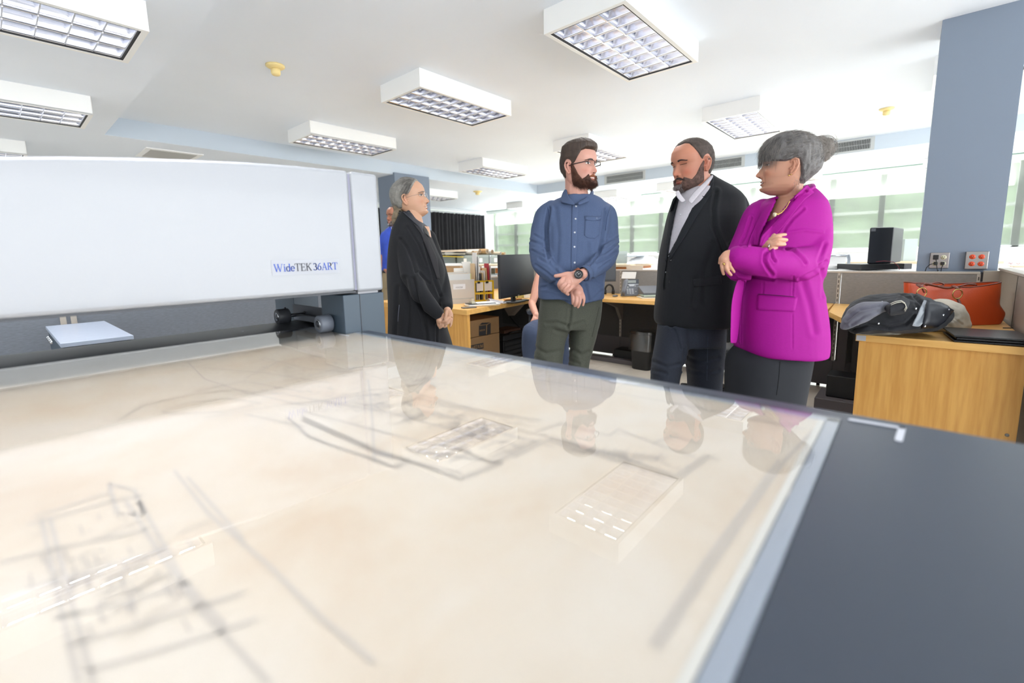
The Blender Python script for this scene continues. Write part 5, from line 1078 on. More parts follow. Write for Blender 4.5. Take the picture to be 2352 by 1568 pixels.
class Head:
    def __init__(s, px, py, D, yaw, pitch=0, roll=0, scale=1.0, wide=1.0, jaw=1.0, nose=1.0, fat=0.0, smile=0.0):
        s.O = atd(px, py, D); y, p = math.radians(yaw), math.radians(pitch); s.sc = scale / 1000
        f = -CFH * math.cos(y) + CRH * math.sin(y); l = CRH * math.cos(y) + CFH * math.sin(y); u = np.array((0, 0, 1.0))
        f2 = f * math.cos(p) + u * math.sin(p); u2 = u * math.cos(p) - f * math.sin(p); r = math.radians(roll)
        s.l = l * math.cos(r) + u2 * math.sin(r); s.u = u2 * math.cos(r) - l * math.sin(r); s.f = f2
        s.wide, s.jaw, s.nose, s.fat, s.smile = wide, jaw, nose, fat, smile
    def W(s, P): P = np.asarray(P, float); return s.O + (P[..., 0:1] * s.l + P[..., 1:2] * s.f + (P[..., 2:3] - 112) * s.u) * s.sc
    def loc(s, Q): d = (np.asarray(Q) - s.O) / s.sc; return np.stack([d @ s.l, d @ s.f, d @ s.u + 112], -1)
    def base(s, z, phi):
        z = np.asarray(z, float); w = np.interp(z, ZT, WD) * s.wide; lower = np.clip((60 - z) / 60, 0, 1); w = w * (1 + (s.jaw - 1) * lower) + s.fat * lower * 8
        yf, yb = np.interp(z, ZT, YF), np.interp(z, ZT, YBK); yc = -8.0
        c, q = np.cos(phi), np.sin(phi); x = w * np.sign(q) * np.abs(q) ** .93
        y = yc + np.where(c > 0, (yf - yc) * np.abs(c) ** .92, (yb - yc) * np.abs(c) ** .92)
        return x, y, z
    def feat(s, x, z):
        n = s.nose; d = np.interp(z, [56, 61, 66, 72, 78, 90, 104, 116, 126], [0, 6, 17, 24, 22, 15, 9, 5, 0]) * n * np.exp(-(x / np.interp(z, [60, 72, 90, 118], [10, 9.5, 7.5, 8])) ** 2)
        for sg in (-1, 1):
            d = d + 8 * n * G(x, sg * 13, 5.5) * G(z, 69, 5.5) - 3.5 * G(x, sg * 19, 4) * G(z, 66, 8)
            d = d - 11 * G(x, sg * 30, 14) * G(z, 112, 10) + 6.5 * G(x, sg * 31, 11) * G(z, 111, 6.5) + 4.5 * G(x, sg * 26, 20) * G(z, 128, 6)
            d = d + (4 + 3 * s.smile) * G(x, sg * 44, 15) * G(z, 80 + 4 * s.smile, 15) - (1.5 + 2 * s.smile) * G(x - sg * (20 + (70 - z) * .35), 0, 3.5) * G(z, 58, 12)
            d = d - 2.5 * G(x, sg * 26, 5) * G(z, 41, 6)
        d = d + 4.8 * G(x, 0, 19) * G(z, 47, 3.6) + 5.5 * G(x, 0, 16) * G(z, 35.5, 4.2) - 4.5 * G(x, 0, 21) * G(z, 41.3, 1.9) - 3 * G(x, 0, 20) * G(z, 26, 4.5) + 7 * G(x, 0, 17) * G(z, 13, 9) - 2 * G(x, 0, 3) * G(z, 55, 5)
        return d
    def surf(s, x, z, off=0.0):
        x, z = np.asarray(x, float), np.asarray(z, float); w = np.interp(z, ZT, WD) * s.wide; lower = np.clip((60 - z) / 60, 0, 1); w = w * (1 + (s.jaw - 1) * lower) + s.fat * lower * 8
        q = np.sign(x) * np.clip(np.abs(x) / w, 0, 1) ** (1 / .93); phi = np.arcsin(np.clip(q, -1, 1)); bx, by, bz = s.base(z, phi)
        return np.stack([x, by + s.feat(x, z) + off, z], -1)
    def pts(s, nz, nphi, z0, z1, T=None, feat=True):
        """grid over the head; T(phi, z, x) thickness in mm along the outward direction"""
        Z = np.linspace(z0, z1, nz)[:, None] * np.ones((1, nphi)); ph = np.linspace(-math.pi, math.pi, nphi)[None, :] * np.ones((nz, 1))
        x, y, z = s.base(Z, ph)
        if feat: y = y + np.where(np.cos(ph) > 0, s.feat(x, z), 0)
        if T is not None:
            t = T(ph, Z, x); up = np.clip((Z - 150) / 75, 0, 1); nx, ny, nz_ = np.sin(ph) * (1 - up * .7), np.cos(ph) * (1 - up * .7), up
            L = np.sqrt(nx ** 2 + ny ** 2 + nz_ ** 2); x, y, z = x + nx / L * t, y + ny / L * t, z + nz_ / L * t
        return np.stack([x, y, z], -1)
    def add_to(s, mb):
        P = s.W(s.pts(150, 160, -6, 224.9)); n = 159; rings = [[tuple(p) for p in row[:-1]] for row in P]; mb.loft(rings)
        for sg in (-1, 1):                              # ears
            e = lambda a, b, o: s.W([sg * (70 * s.wide + o), -12 + a, 98 + b])
            rim = [e(6, -26, 6), e(0, -30, 7), e(-8, -22, 10), e(-15, -6, 14), e(-18, 10, 17), (e(-14, 24, 17)), e(-4, 30, 14), e(6, 27, 8), e(9, 16, 4)]
            mb.tube(rim, [x * s.sc for x in (4.5, 5, 5, 4.2, 4, 4, 4, 3.8, 3.5)], 10)
            mb.tube([e(5, -22, 2), e(-4, -8, 5), e(-7, 8, 6), e(-2, 22, 5)], [x * s.sc for x in (6, 9, 11, 8)], 10, flat=.6)
            mb.tube([e(4, -10, 5), e(0, 2, 9), e(-5, 14, 10)], [x * s.sc for x in (3, 3, 3)], 8)
            mb.tube([e(8, -8, 2), e(5, -7, 8)], [x * s.sc for x in (5, 3)], 8)
        return s
    def shell(s, name, T, m, parent, z0=-10, z1=224.9, nz=110, nphi=150, seed=0, amp=1.2, feat=False, streak=(4, 18)):
        def T2(ph, Z, x):
            t = T(ph, Z, x); nn = np.vectorize(lambda a, b: mnoise.noise(Vector((a * streak[1], b * streak[0] / 60, seed))))(ph, Z)
            return t + nn * amp * np.clip(t, 0, 6) / 3
        P = s.pts(nz, nphi, z0, z1, T2, feat); W = s.W(P); mb = MB(); mb.grid([[tuple(p) for p in row] for row in W]); mb.f.append([(nz - 1) * nphi + k for k in range(nphi - 1)]); mb.m.append(0); mb.sm.append(True)
        o = mb.build(name, m, parent); return o
    def decal(s, f, nu, nv, off, name, m, parent, thick=.0006):
        """f(u, v) -> (x, z) in mm on the face"""
        P = [[s.W(s.surf(*f(u, v), off=off(u, v) if callable(off) else off)) for v in np.linspace(0, 1, nv)] for u in np.linspace(0, 1, nu)]
        return MB().grid(P).build(name, m, parent, solid=thick)
    def strands(s, n, region, dirf, length, name, m, parent, r=.35, seed=1, T=None, segs=3, zr=(-8, 224), feat=False, lie=None):
        rn = random.Random(seed); mb = MB(); c = 0; tries = 0
        while c < n and tries < n * 40:
            tries += 1; ph = rn.uniform(-math.pi, math.pi); z = rn.uniform(*zr)
            if not region(ph, z): continue
            x, y, zz = [float(q) for q in s.base(z, ph)]
            if feat and math.cos(ph) > 0: y += float(s.feat(np.array(x), np.array(z)))
            t = float(T(np.array(ph), np.array(z), np.array(x))) if T else 0
            up = min(max((z - 150) / 75, 0), 1); nv = np.array((math.sin(ph) * (1 - .7 * up), math.cos(ph) * (1 - .7 * up), up)); nv /= np.linalg.norm(nv)
            p = np.array((x, y, zz)) + nv * (t - 1.5); d = np.array(dirf(ph, z), float) + nv * rn.uniform(.1, .6) + np.array([rn.gauss(0, .25) for _ in range(3)]); d /= np.linalg.norm(d)
            if lie is not None:                         # long hair lies along the head
                d = np.array(dirf(ph, z), float); d = d - nv * d.dot(nv); d /= np.linalg.norm(d) + 1e-9; d = d + np.array([rn.gauss(0, lie) for _ in range(3)]) + nv * abs(rn.gauss(0, lie * .5))
            L = length(ph, z) * rn.uniform(.6, 1.3); bend = np.array([rn.gauss(0, .3 if lie is None else lie) for _ in range(3)]) - nv * (0 if lie is None else .45 * L / 60); path = [s.W(p + d * L * k / segs + bend * L * (k / segs) ** 2 * .5) for k in range(segs + 1)]
            mb.tube(path, [r * s.sc * (1 - .75 * k / segs) for k in range(segs + 1)], 3, cap=False); c += 1
        return mb.build(name, m, parent, weld=False)
    def face(s, root, browm, lipm, irism, lid=0.0, browt=1.0, eyeopen=1.0, sides=(-1, 1), lipw=21, skin=None, teeth=False, gaze=0):
        for sg in sides:
            cx = sg * 31; op = 4.6 * eyeopen
            if eyeopen > .2:
                e = s.decal(lambda u, v: (cx + (u - .5) * 27, 111.5 + (v - .45) * 2 * op * math.sqrt(max(0, 1 - (2 * u - 1) ** 2)) + (.6 if sg else 0)), 15, 7, lambda u, v: 1.2 + 1.2 * math.sqrt(max(0, 1 - (2 * u - 1) ** 2)), 'eye', M_sclera, root)
                s.decal(lambda u, v: (cx + gaze + (u - .5) * 2 * 5.6, 112 + (v - .5) * 2 * min(op * .95, 5.2) * math.sqrt(max(0, 1 - (2 * u - 1) ** 2))), 9, 7, 3.2, 'iris', irism, e)
            s.decal(lambda u, v: (cx + (u - .5) * 30, 111.3 + op * .9 * math.sqrt(max(0, 1 - (2 * u - 1) ** 2)) * (1 if eyeopen > .2 else -.9) + v * 1.8), 15, 3, 3.0, 'eyelash', M_lash, root)
            s.decal(lambda u, v: (cx + sg * (u - .42) * 36, 127.5 + 4.0 * math.sin(math.pi * min(1, u * 1.15)) - 3 * u + (v - .5) * 6.5 * browt * (1 - .65 * u)), 16, 5, lambda u, v: 1.0 + 1.6 * math.sin(math.pi * v), 'eyebrow', browm, root, .001)
        if lipm:
            s.decal(lambda u, v: ((u - .5) * 2 * lipw, 42 + s.smile * 3.5 * (2 * u - 1) ** 2 + v * 6.5 * (1 - (2 * u - 1) ** 2) * (1 - .18 * G(u, .5, .08))), 19, 5, .6, 'upper_lip', lipm, root)
            s.decal(lambda u, v: ((u - .5) * 2 * (lipw - 1), 40.5 + s.smile * 3.5 * (2 * u - 1) ** 2 - v * 8.5 * (1 - (2 * u - 1) ** 2)), 19, 5, .7, 'lower_lip', lipm, root)
            s.decal(lambda u, v: ((u - .5) * 2 * (lipw + 1), 41.2 + s.smile * 3.6 * (2 * u - 1) ** 2 + (v - .5) * (2.2 if not teeth else 4.5) * (1 - (2 * u - 1) ** 2)), 15, 3, 2.2, 'mouth_line', M_teeth if teeth else M_mouth, root)
        q = [s.decal(lambda u, v: (sg * (8.5 + 3 * math.cos(2 * math.pi * u) * v), 64.5 + 2 * math.sin(2 * math.pi * u) * v), 10, 3, 1.0, 'nostril', M_mouth, root) for sg in sides]
M_sclera = mat('eye_white', S(226, 220, 214), .25); M_lash = mat('eyelash_dark', S(54, 38, 34), .7); M_mouth = mat('mouth_dark', S(96, 44, 42), .6); M_teeth = mat('teeth_white', S(236, 228, 216), .3)
M_irisb = mat('iris_brown', S(62, 44, 36), .2); M_irisl = mat('iris_grey_green', S(84, 92, 88), .2)
def vrings(rows, D, n=48, ex=.85):
    rings = []
    for (y, xl, xr, b, dv) in rows:
        l, r = atd(xl, y, D + dv), atd(xr, y, D + dv); c = (l + r) / 2; h = (r - l) / 2; h = h * 1.0; ring = []
        for k in range(n):
            th = 2 * math.pi * k / n; cx, sy = math.cos(th), math.sin(th)
            ring.append(c + h * math.copysign(abs(cx) ** ex, cx) + CFH * b * math.copysign(abs(sy) ** ex, sy))
        rings.append(ring)
    return rings
def vloft(mb, rows, D, m=4, ex=.85, n=48): mb.loft(vrings(interp_rows(rows, m), D, n, ex)); return mb
def limb(mb, nodes, D, m=4, n=20, flat=1.0, up=None):
    """nodes (px x, px y, depth offset, radius px)"""
    R_ = interp_rows(nodes, m); P = [atd(x, y, D + dv) for x, y, dv, r in R_]; rad = [max(.0015, r * (D + dv) / FPX) for x, y, dv, r in R_]
    mb.tube(P, rad, n, flat=flat, up=up); mb.sphere(P[0], rad[0] * .99, 8); mb.sphere(P[-1], rad[-1] * .99, 8); return mb
def tint(o, fn, off):
    v, _ = mesh_np(o); W = v + off; c = np.ones((len(v), 4)); c[:, :3] = fn(W)
    a = o.data.color_attributes.new('tint', 'FLOAT_COLOR', 'POINT'); a.data.foreach_set('color', c.reshape(-1))
def face_tint(h, blush=(1.0, .86, .84), extra=None):
    def fn(W):
        L = h.loc(W); x, y, z = L[:, 0], L[:, 1], L[:, 2]; t = np.ones((len(W), 3)); w = np.zeros(len(W))
        front = (y > 20)
        for sg in (-1, 1): w += G(x, sg * 42, 18) * G(z, 76, 18) * front
        w += .8 * G(x, 0, 14) * G(z, 72, 10) * front + .9 * G(np.abs(x), 78, 12) * G(y, -14, 22) * G(z, 96, 34)
        w = np.clip(w, 0, 1)[:, None]; t = t * (1 - w) + t * np.array(blush) * w
        e = sum(G(x, sg * 31, 16) * G(z, 108, 10) for sg in (-1, 1)) * front; t *= (1 - .12 * np.clip(e, 0, 1))[:, None]
        if extra: t = extra(t, x, y, z)
        return t
    return fn
def fold_noise(o, off, sc3, amp, seed=0, only=None):
    v, n = mesh_np(o); W = v + off; a = noise_arr(W, sc3, seed); d = amp * a
    if only is not None: d = d * only(W)
    set_np(o, v + n * d[:, None])
def person(D, px, label):
    g = atd(px, 600, D); return thing('person', (g[0], g[1], 0), label, 'person')
def legs_feet(mb, D, feet):
    for (x, y, dv) in feet: pass
def shoe(root, D, x, dv, dirv, name='shoe', m=None, w=.05, L=.27):
    g = atd(x, 1000, D + dv); c = np.array((g[0], g[1], 0)); d = np.array(dirv, float); d /= np.linalg.norm(d); sd = np.array((-d[1], d[0], 0)); rings = []
    for k in range(10):
        u = k / 9; ww = w * (.75 + .45 * math.sin(math.pi * min(1, .25 + u * .7))) * (1 - .6 * max(0, u - .8) / .2 * .8); hh = .075 * (1 - .55 * u) if u > .3 else .085
        p = c - d * .09 + d * L * u; rings.append([p + sd * ww * math.cos(t) + np.array((0, 0, hh * .5 + hh * .5 * math.sin(t))) for t in np.linspace(0, 2 * math.pi, 16, endpoint=False)])
    mb = MB(); mb.loft(rings); return mb.build(name, m, root)
def fabric(name, col, sc=420, st=.35, rough=.85, var=.14, sheen=.0, vs=240):
    return mat(name, col, rough, bump=(sc, st), var=(vs, var), sheen=sheen)
def on_surf(o, off, x, y, lift=0.0):
    d = ray(x, y); d = d / np.linalg.norm(d); h = bvh_of(o, off).ray_cast(Vector(CAMP), Vector(d))
    return (np.array(h[0]) - d * lift, np.array(h[1])) if h[0] is not None else (None, None)
def buttons(o, off, pts, r, m, parent, name='button'):
    for (x, y) in pts:
        p, n = on_surf(o, off, x, y, .0005)
        if p is None: continue
        q = MB(); q.lathe([(0, .0022), (r * .55, .0020), (r * .8, .0034), (r, .0026), (r, 0)], p, tuple(n), 16); q.build(name, m, parent)
def seam(o, off, pts, r, m, parent, name='seam', lift=.0005, n=6):
    out = []
    for (a, b) in zip(pts[:-1], pts[1:]):
        for k in range(n):
            t = k / n; p, _ = on_surf(o, off, a[0] + (b[0] - a[0]) * t, a[1] + (b[1] - a[1]) * t, lift)
            if p is not None and (not out or np.linalg.norm(p - out[-1]) < .08): out.append(p)
    if len(out) > 1: return MB().tube(out, r, 6).build(name, m, parent)
def glasses(h, root, rim, lens, half_rim=False, wire=.9, sides=(-1, 1), temple_r=1.6):
    g = MB()
    for sg in sides:
        cx = sg * 32; pts = []
        for a in np.linspace(0, 2 * math.pi, 33)[:-1]:
            x = cx + 25 * math.copysign(abs(math.cos(a)) ** .6, math.cos(a)); z = 110 + 14.5 * math.copysign(abs(math.sin(a)) ** .6, math.sin(a)); pts.append((x, 97 - abs(x) * .10, z))
        if half_rim: top = [p for p in pts if p[2] > 108]; top.sort(key=lambda p: p[0]); g.tube([h.W(p) for p in top], wire * 1.5 * h.sc, 6); g.tube([h.W(p) for p in pts], .35 * h.sc, 5, closed=True)
        else: g.tube([h.W(p) for p in pts], wire * h.sc, 6, closed=True)
        g.tube([h.W((sg * 57, 90, 114)), h.W((sg * 72, 78, 113)), h.W((sg * 78, 20, 110)), h.W((sg * 78, -14, 104))], temple_r * h.sc, 6)
    g.tube([h.W((-9, 98, 114)), h.W((0, 101, 116)), h.W((9, 98, 114))], wire * h.sc, 6)
    o = g.build('glasses_frame', rim, root)
    for sg in sides:
        q = MB(); pts = [h.W((sg * 32 + 24 * math.copysign(abs(math.cos(a)) ** .6, math.cos(a)), 97 - abs(sg * 32 + 24 * math.cos(a)) * .10, 110 + 13.5 * math.copysign(abs(math.sin(a)) ** .6, math.sin(a)))) for a in np.linspace(0, 2 * math.pi, 25)[:-1]]
        q.add(pts, [list(range(24))]); q.build('lens', lens, o)
M_lens = glass_mat('spectacle_lens', (.97, .97, .97), 1.5, .02)
# ------------------------------------------------------------------ man in the blue shirt
D = 2.35
A = person(D, 1312, 'bearded man in glasses and blue button shirt standing with crossed wrists')
offA = wloc(A)
hA = Head(1331, 381, D, 47, 0, 0, 1.0, 1.02, 1.05, 1.0, .4, .35)
M_skA = skin_mat('skin_fair_pink', S(226, 168, 148))
mb = MB(); hA.add_to(mb)
limb(mb, [(1322, 405, .03, 24), (1324, 440, .03, 26), (1325, 470, .04, 30)], D)
vloft(mb, [(452, 1290, 1368, .06, .03), (475, 1262, 1392, .08, .04), (520, 1262, 1388, .10, .04), (600, 1262, 1380, .10, .04), (680, 1262, 1376, .10, .03), (740, 1262, 1370, .09, .03)], D)
limb(mb, [(1270, 478, .04, 14), (1245, 545, .02, 12), (1242, 598, -.06, 11), (1290, 640, -.15, 10), (1316, 656, -.185, 10.5)], D)
limb(mb, [(1390, 478, .04, 14), (1402, 545, .02, 12), (1400, 580, -.06, 11), (1365, 612, -.17, 11), (1340, 628, -.215, 12)], D)
for xs in ((1270, 1258, 1245), (1340, 1332, 1322)): limb(mb, [(xs[0], 720, .02, 24), (xs[1], 880, .0, 16), (xs[2], 1090, .0, 11)], D)
# upper hand (his left): back of hand, curled fingers, thumb to the left
dU = -.225
limb(mb, [(1338, 629, dU, 12.5), (1324, 636, dU - .002, 16), (1311, 643, dU - .002, 18), (1303, 648, dU + .002, 15)], D, flat=.5, up=tuple(CFH))
for nodes in ([(1303, 638, dU, 5), (1291, 643, dU - .014, 5.2), (1284, 653, dU - .008, 4.7), (1287, 662, dU + .018, 4.2)], [(1306, 644, dU - .004, 5), (1297, 651, dU - .018, 5.2), (1290, 661, dU - .010, 4.7), (1293, 668, dU + .018, 4.2)], [(1311, 650, dU - .004, 4.9), (1303, 657, dU - .018, 5), (1296, 667, dU - .010, 4.5), (1299, 672, dU + .016, 4)], [(1318, 654, dU, 4.6), (1310, 663, dU - .012, 4.4), (1301, 672, dU - .008, 4), (1305, 676, dU + .014, 3.5)]):
    limb(mb, nodes, D, 4, 12)
limb(mb, [(1318, 632, dU, 8), (1303, 629.5, dU - .006, 6.4), (1289, 632, dU - .008, 5.2), (1276, 633.5, dU - .004, 4.2)], D, 3, 12)
# lower hand (his right), fingers hanging down
dL = -.19
limb(mb, [(1312, 652, dL, 11), (1320, 661, dL, 14), (1325, 669, dL - .002, 15), (1326, 673, dL, 13)], D, flat=.5, up=tuple(CFH))
for nodes in ([(1313, 670, dL, 4.4), (1315.5, 683, dL - .010, 4.1), (1316, 691, dL - .008, 3.8), (1315.5, 697, dL + .002, 3.2)], [(1320.5, 670, dL - .004, 4.5), (1324, 685, dL - .014, 4.2), (1323, 695, dL - .012, 3.9), (1320.5, 702, dL, 3.3)], [(1328.5, 670, dL - .004, 4.5), (1332.5, 685, dL - .014, 4.2), (1331, 696, dL - .012, 3.9), (1327.5, 705, dL, 3.3)], [(1335, 668, dL, 4.2), (1340.5, 681, dL - .008, 3.9), (1341, 691, dL - .006, 3.5), (1339, 700.5, dL + .002, 3)]):
    limb(mb, nodes, D, 4, 12)
limb(mb, [(1310, 660, dL + .02, 6.5), (1304, 674, dL + .03, 4.6)], D, 3, 12)
bo = remesh(mb, .0022, 'body', M_skA, A, 1); tint(bo, face_tint(hA, (1.0, .84, .82)), offA)
crease(bo, [([(1287, 656), (1299, 645)], .9, -.0016), ([(1293, 664), (1303, 652)], .9, -.0016), ([(1299, 670), (1310, 658)], .9, -.0016)], offA)
M_brown = mat('dark_brown_hair', S(70, 52, 40), .55, bump=(260, .8, (1, 1, .12)), var=(40, .35, (1, 1, .3)))
M_beard = mat('brown_auburn_beard', S(92, 54, 36), .7, bump=(300, 1, (1, 1, .3)), var=(25, .35)); M_ging = mat('auburn_moustache', S(150, 84, 44), .7, bump=(300, 1), var=(40, .25))
M_lip = mat('lip_pink', S(196, 116, 104), .45)
hA.face(A, M_brown, M_lip, M_irisb, teeth=True)
def TA(ph, z, x):
    a = np.degrees(np.abs(ph)); line = np.interp(a, [0, 35, 52, 62, 74, 84, 100, 125, 180], [180, 181, 172, 150, 118, 104, 92, 56, 48]); inside = (z - line)
    ear = G(a, 97, 13) * G(z, 104, 32) * 17
    t = np.clip(inside / 3, -4, 1) * np.interp(a, [0, 40, 90, 180], [9, 8, 5, 6]) + np.clip((z - 172) / 22, 0, 1) * (17 - 5 * np.cos(ph) * 0) * np.where(inside > 0, 1, 0) + 7 * G(z, 198, 16) * G(a, 0, 50)
    return np.minimum(t, 30) - ear
hA.shell('hair', TA, M_brown, A, 40, 224.9, amp=1.4, seed=3, streak=(3, 9))
hA.strands(900, lambda p, z: float(TA(np.array(p), np.array(z), np.array(0.))) > 3, lambda p, z: (.2, -.9, .1) if z > 165 else (0, -.2, -1), lambda p, z: 16 if z > 170 else 8, 'hair_strands', M_brown, A, .5, 3, lambda p, z, x: TA(p, z, x) + 1, lie=.12)
def BA(ph, z, x):
    a = np.degrees(np.abs(ph)); up = np.interp(a, [0, 14, 26, 36, 50, 64, 76, 84], [31, 31, 58, 46, 36, 60, 104, 118]); low = -20
    t = np.clip((up - z) / 4, -2.5, 1) * np.interp(a, [0, 40, 60, 78, 86, 92], [11, 11, 9, 4, 2, -5]); t = t + np.clip((26 - z) / 30, 0, 1) * np.interp(a, [0, 50, 80], [9, 7, 0])
    return t
hA.shell('beard', BA, M_beard, A, -6, 122, 90, 160, seed=8, amp=1.3, feat=True, streak=(6, 12))
hA.decal(lambda u, v: ((u - .5) * 56, 53.5 - 10 * (2 * u - 1) ** 2 - 2 * abs(2 * u - 1) + (v - .5) * (8 + 3 * (1 - abs(2 * u - 1)))), 22, 6, lambda u, v: .5 + 5 * math.sin(math.pi * v), 'moustache', M_ging, A, .001)
hA.decal(lambda u, v: ((u - .5) * 30, 30 - v * 28), 12, 8, lambda u, v: 2 + 9 * math.sin(math.pi * min(1, u * 1)) ** .5 * min(1, v * 2 + .2), 'chin_beard', M_ging, A, .001)
hA.strands(2600, lambda p, z: float(BA(np.array(p), np.array(z), np.array(0.))) > 1.5, lambda p, z: (0, .15, -1), lambda p, z: 9 if z > 40 else 15, 'beard_strands', M_beard, A, .45, 5, BA, zr=(-8, 112), feat=True)
glasses(hA, A, mat('glasses_dark_brown', S(58, 38, 40), .35), M_lens, half_rim=True, wire=1.1, temple_r=2.2)
# shirt
M_den = fabric('blue_chambray', S(84, 101, 136), 500, .35, .85, .16, vs=420); M_dens = mat('chambray_seam', S(48, 68, 108), .85)
mb = MB()
vloft(mb, [(449, 1296, 1364, .075, .035), (458, 1276, 1382, .085, .04), (470, 1258, 1398, .10, .04), (486, 1248, 1406, .115, .04), (520, 1246, 1402, .135, .03), (560, 1248, 1396, .145, .02), (600, 1246, 1392, .15, .01), (640, 1240, 1388, .15, .01), (672, 1237, 1387, .145, .01), (684, 1238, 1386, .140, .01)], D)
vloft(mb, [(676, 1242, 1384, .14, .01), (686, 1262, 1382, .135, .01), (693, 1285, 1330, .12, -.0), (695, 1290, 1322, .11, .0)], D, 3)
limb(mb, [(1268, 480, .035, 21), (1252, 500, .03, 25), (1243, 545, .01, 25), (1241, 585, -.03, 24.5), (1252, 612, -.09, 24), (1278, 632, -.14, 21), (1300, 648, -.165, 18)], D, 5, 28)
limb(mb, [(1382, 480, .035, 20), (1394, 498, .03, 24), (1398, 540, .01, 24), (1397, 572, -.04, 24), (1384, 600, -.11, 24), (1362, 619, -.17, 21), (1347, 629, -.20, 17)], D, 5, 28)
sh_ = remesh(mb, .005, 'shirt', M_den, A, 4)
fold_noise(sh_, offA, (9, 9, 6), .006, 1); fold_noise(sh_, offA, (22, 22, 14), .003, 4)
crease(sh_, [([(1262, 480), (1255, 520), (1256, 560), (1260, 590)], 3.5, -.012), ([(1391, 482), (1388, 520), (1382, 560), (1375, 585)], 3.5, -.012),
    ([(1218, 553), (1240, 560), (1258, 572)], 2.5, -.006), ([(1222, 575), (1245, 585), (1262, 600)], 2.5, -.007), ([(1228, 540), (1252, 552)], 2.5, -.005), ([(1240, 595), (1262, 606), (1285, 628)], 3, -.006), ([(1230, 608), (1255, 625), (1285, 650)], 2.5, -.005),
    ([(1420, 560), (1400, 572), (1380, 585)], 2.5, -.007), ([(1415, 578), (1395, 592), (1370, 602)], 2.5, -.006), ([(1418, 545), (1398, 552), (1386, 562)], 2.2, -.005), ([(1400, 600), (1375, 618)], 2.2, -.005), ([(1372, 590), (1352, 610), (1346, 622)], 2.5, -.007),
    ([(1275, 480), (1282, 540), (1278, 600), (1272, 650)], 5, -.004), ([(1350, 560), (1352, 600)], 5, -.004), ([(1250, 660), (1290, 668)], 3, -.004), ([(1345, 655), (1352, 690)], 3.5, -.006), ([(1382, 668), (1360, 690)], 3, -.004), ([(1285, 640), (1262, 655), (1245, 660)], 3, -.006), ([(1360, 640), (1380, 655)], 3, -.005), ([(1330, 648), (1336, 690)], 3, -.004)], offA)
patch(sh_, offA, ([(1314, 468), (1312, 560), (1311, 640)], [(1328, 468), (1325, 560), (1322, 640)]), 4, 30, .001, .003, 'placket', M_den, A)
patch(sh_, offA, ([(1344, 504), (1342, 540), (1349, 546)], [(1380, 505), (1376, 540), (1366, 548)]), 8, 10, .001, .0025, 'chest_pocket', M_den, A)
patch(sh_, offA, ([(1343, 496), (1344, 504), (1362, 507)], [(1382, 497), (1380, 504), (1363, 507)]), 8, 6, .003, .0025, 'pocket_flap', M_den, A)
M_btn = mat('white_shirt_button', S(226, 228, 232), .3)
buttons(sh_, offA, [(1323, 474), (1322, 503), (1320, 534), (1319.5, 567), (1320, 603), (1371, 502), (1302, 462), (1342, 461)], .0048, M_btn, A)
seam(sh_, offA, [(1256, 470), (1262, 500), (1258, 540)], .0012, M_dens, A, 'shoulder_seam'); seam(sh_, offA, [(1402, 472), (1394, 500), (1390, 535)], .0012, M_dens, A, 'shoulder_seam')
# collar
def collar(root, base, pts_outer, m, name='collar', thick=.004):
    P = [[atd(x, y, d) for x, y, d in base], [atd(x, y, d) for x, y, d in pts_outer]]
    mb = MB(); mid = [tuple((np.array(a) + np.array(b)) / 2 - CFH * .006) for a, b in zip(*P)]; mb.grid([P[0], mid, P[1]]); return mb.build(name, m, root, solid=thick, sub=1)
collar(A, [(1303, 428, 2.38), (1302, 440, 2.345), (1305, 449, 2.32), (1314, 459, 2.285), (1322, 466, 2.262)], [(1293, 440, 2.40), (1288, 452, 2.36), (1286, 466, 2.30), (1298, 466, 2.265), (1318, 472, 2.250)], M_den)
collar(A, [(1356, 430, 2.40), (1358, 440, 2.36), (1352, 448, 2.32), (1338, 458, 2.285), (1325, 466, 2.262)], [(1364, 440, 2.42), (1364, 448, 2.37), (1358, 462, 2.31), (1345, 465, 2.275), (1328, 472, 2.250)], M_den)
q = MB(); q.tube([atd(x, y, d) for x, y, d in [(1303, 430, 2.39), (1310, 424, 2.44), (1330, 421, 2.47), (1350, 425, 2.44), (1358, 432, 2.40)]], .013, 10, flat=.35); q.build('collar_stand', M_den, A)
# cuffs
for (a, b, r) in (((1350, 624, -.20), (1341, 629, -.215), 17.5),):
    q = MB(); q.tube([atd(a[0], a[1], D + a[2]), atd(b[0], b[1], D + b[2])], [r * .98 * 2.14 / FPX, r * 2.13 / FPX], 24, cap=False); q.build('cuff', M_den, A, solid=.004)
# watch
w_ = atd(1331, 631, D - .235); ax = atd(1341, 626, D - .222) - atd(1322, 636, D - .232); ax /= np.linalg.norm(ax)
q = MB(); q.tube([w_ - ax * .010 + CFH * .018, w_ + ax * .010 + CFH * .018], [.0305, .031], 24, cap=False, flat=.8, up=tuple(CFH)); st_ = q.build('watch_strap', mat('tan_watch_strap', S(150, 84, 54), .5), A, solid=.003)
fc = atd(1329, 630, D - .256); q = MB(); q.lathe([(0, .004), (.017, .004), (.0185, .006), (.0205, .005), (.021, 0), (.019, -.006), (0, -.006)], fc, tuple(-CF * .9 - CRH * .2), 32); wf = q.build('watch_case', M_blk, A)
q = MB(); nn = -CF * .9 - CRH * .2; nn /= np.linalg.norm(nn); ex_ = np.cross((0, 0, 1), nn); ex_ /= np.linalg.norm(ex_); ey_ = np.cross(nn, ex_)
for k in range(12):
    a = k * math.pi / 6; q.obox(fc + nn * .0048 + (ex_ * math.cos(a) + ey_ * math.sin(a)) * .0125, ex_ * .0011, ey_ * .0011, nn * .0003)
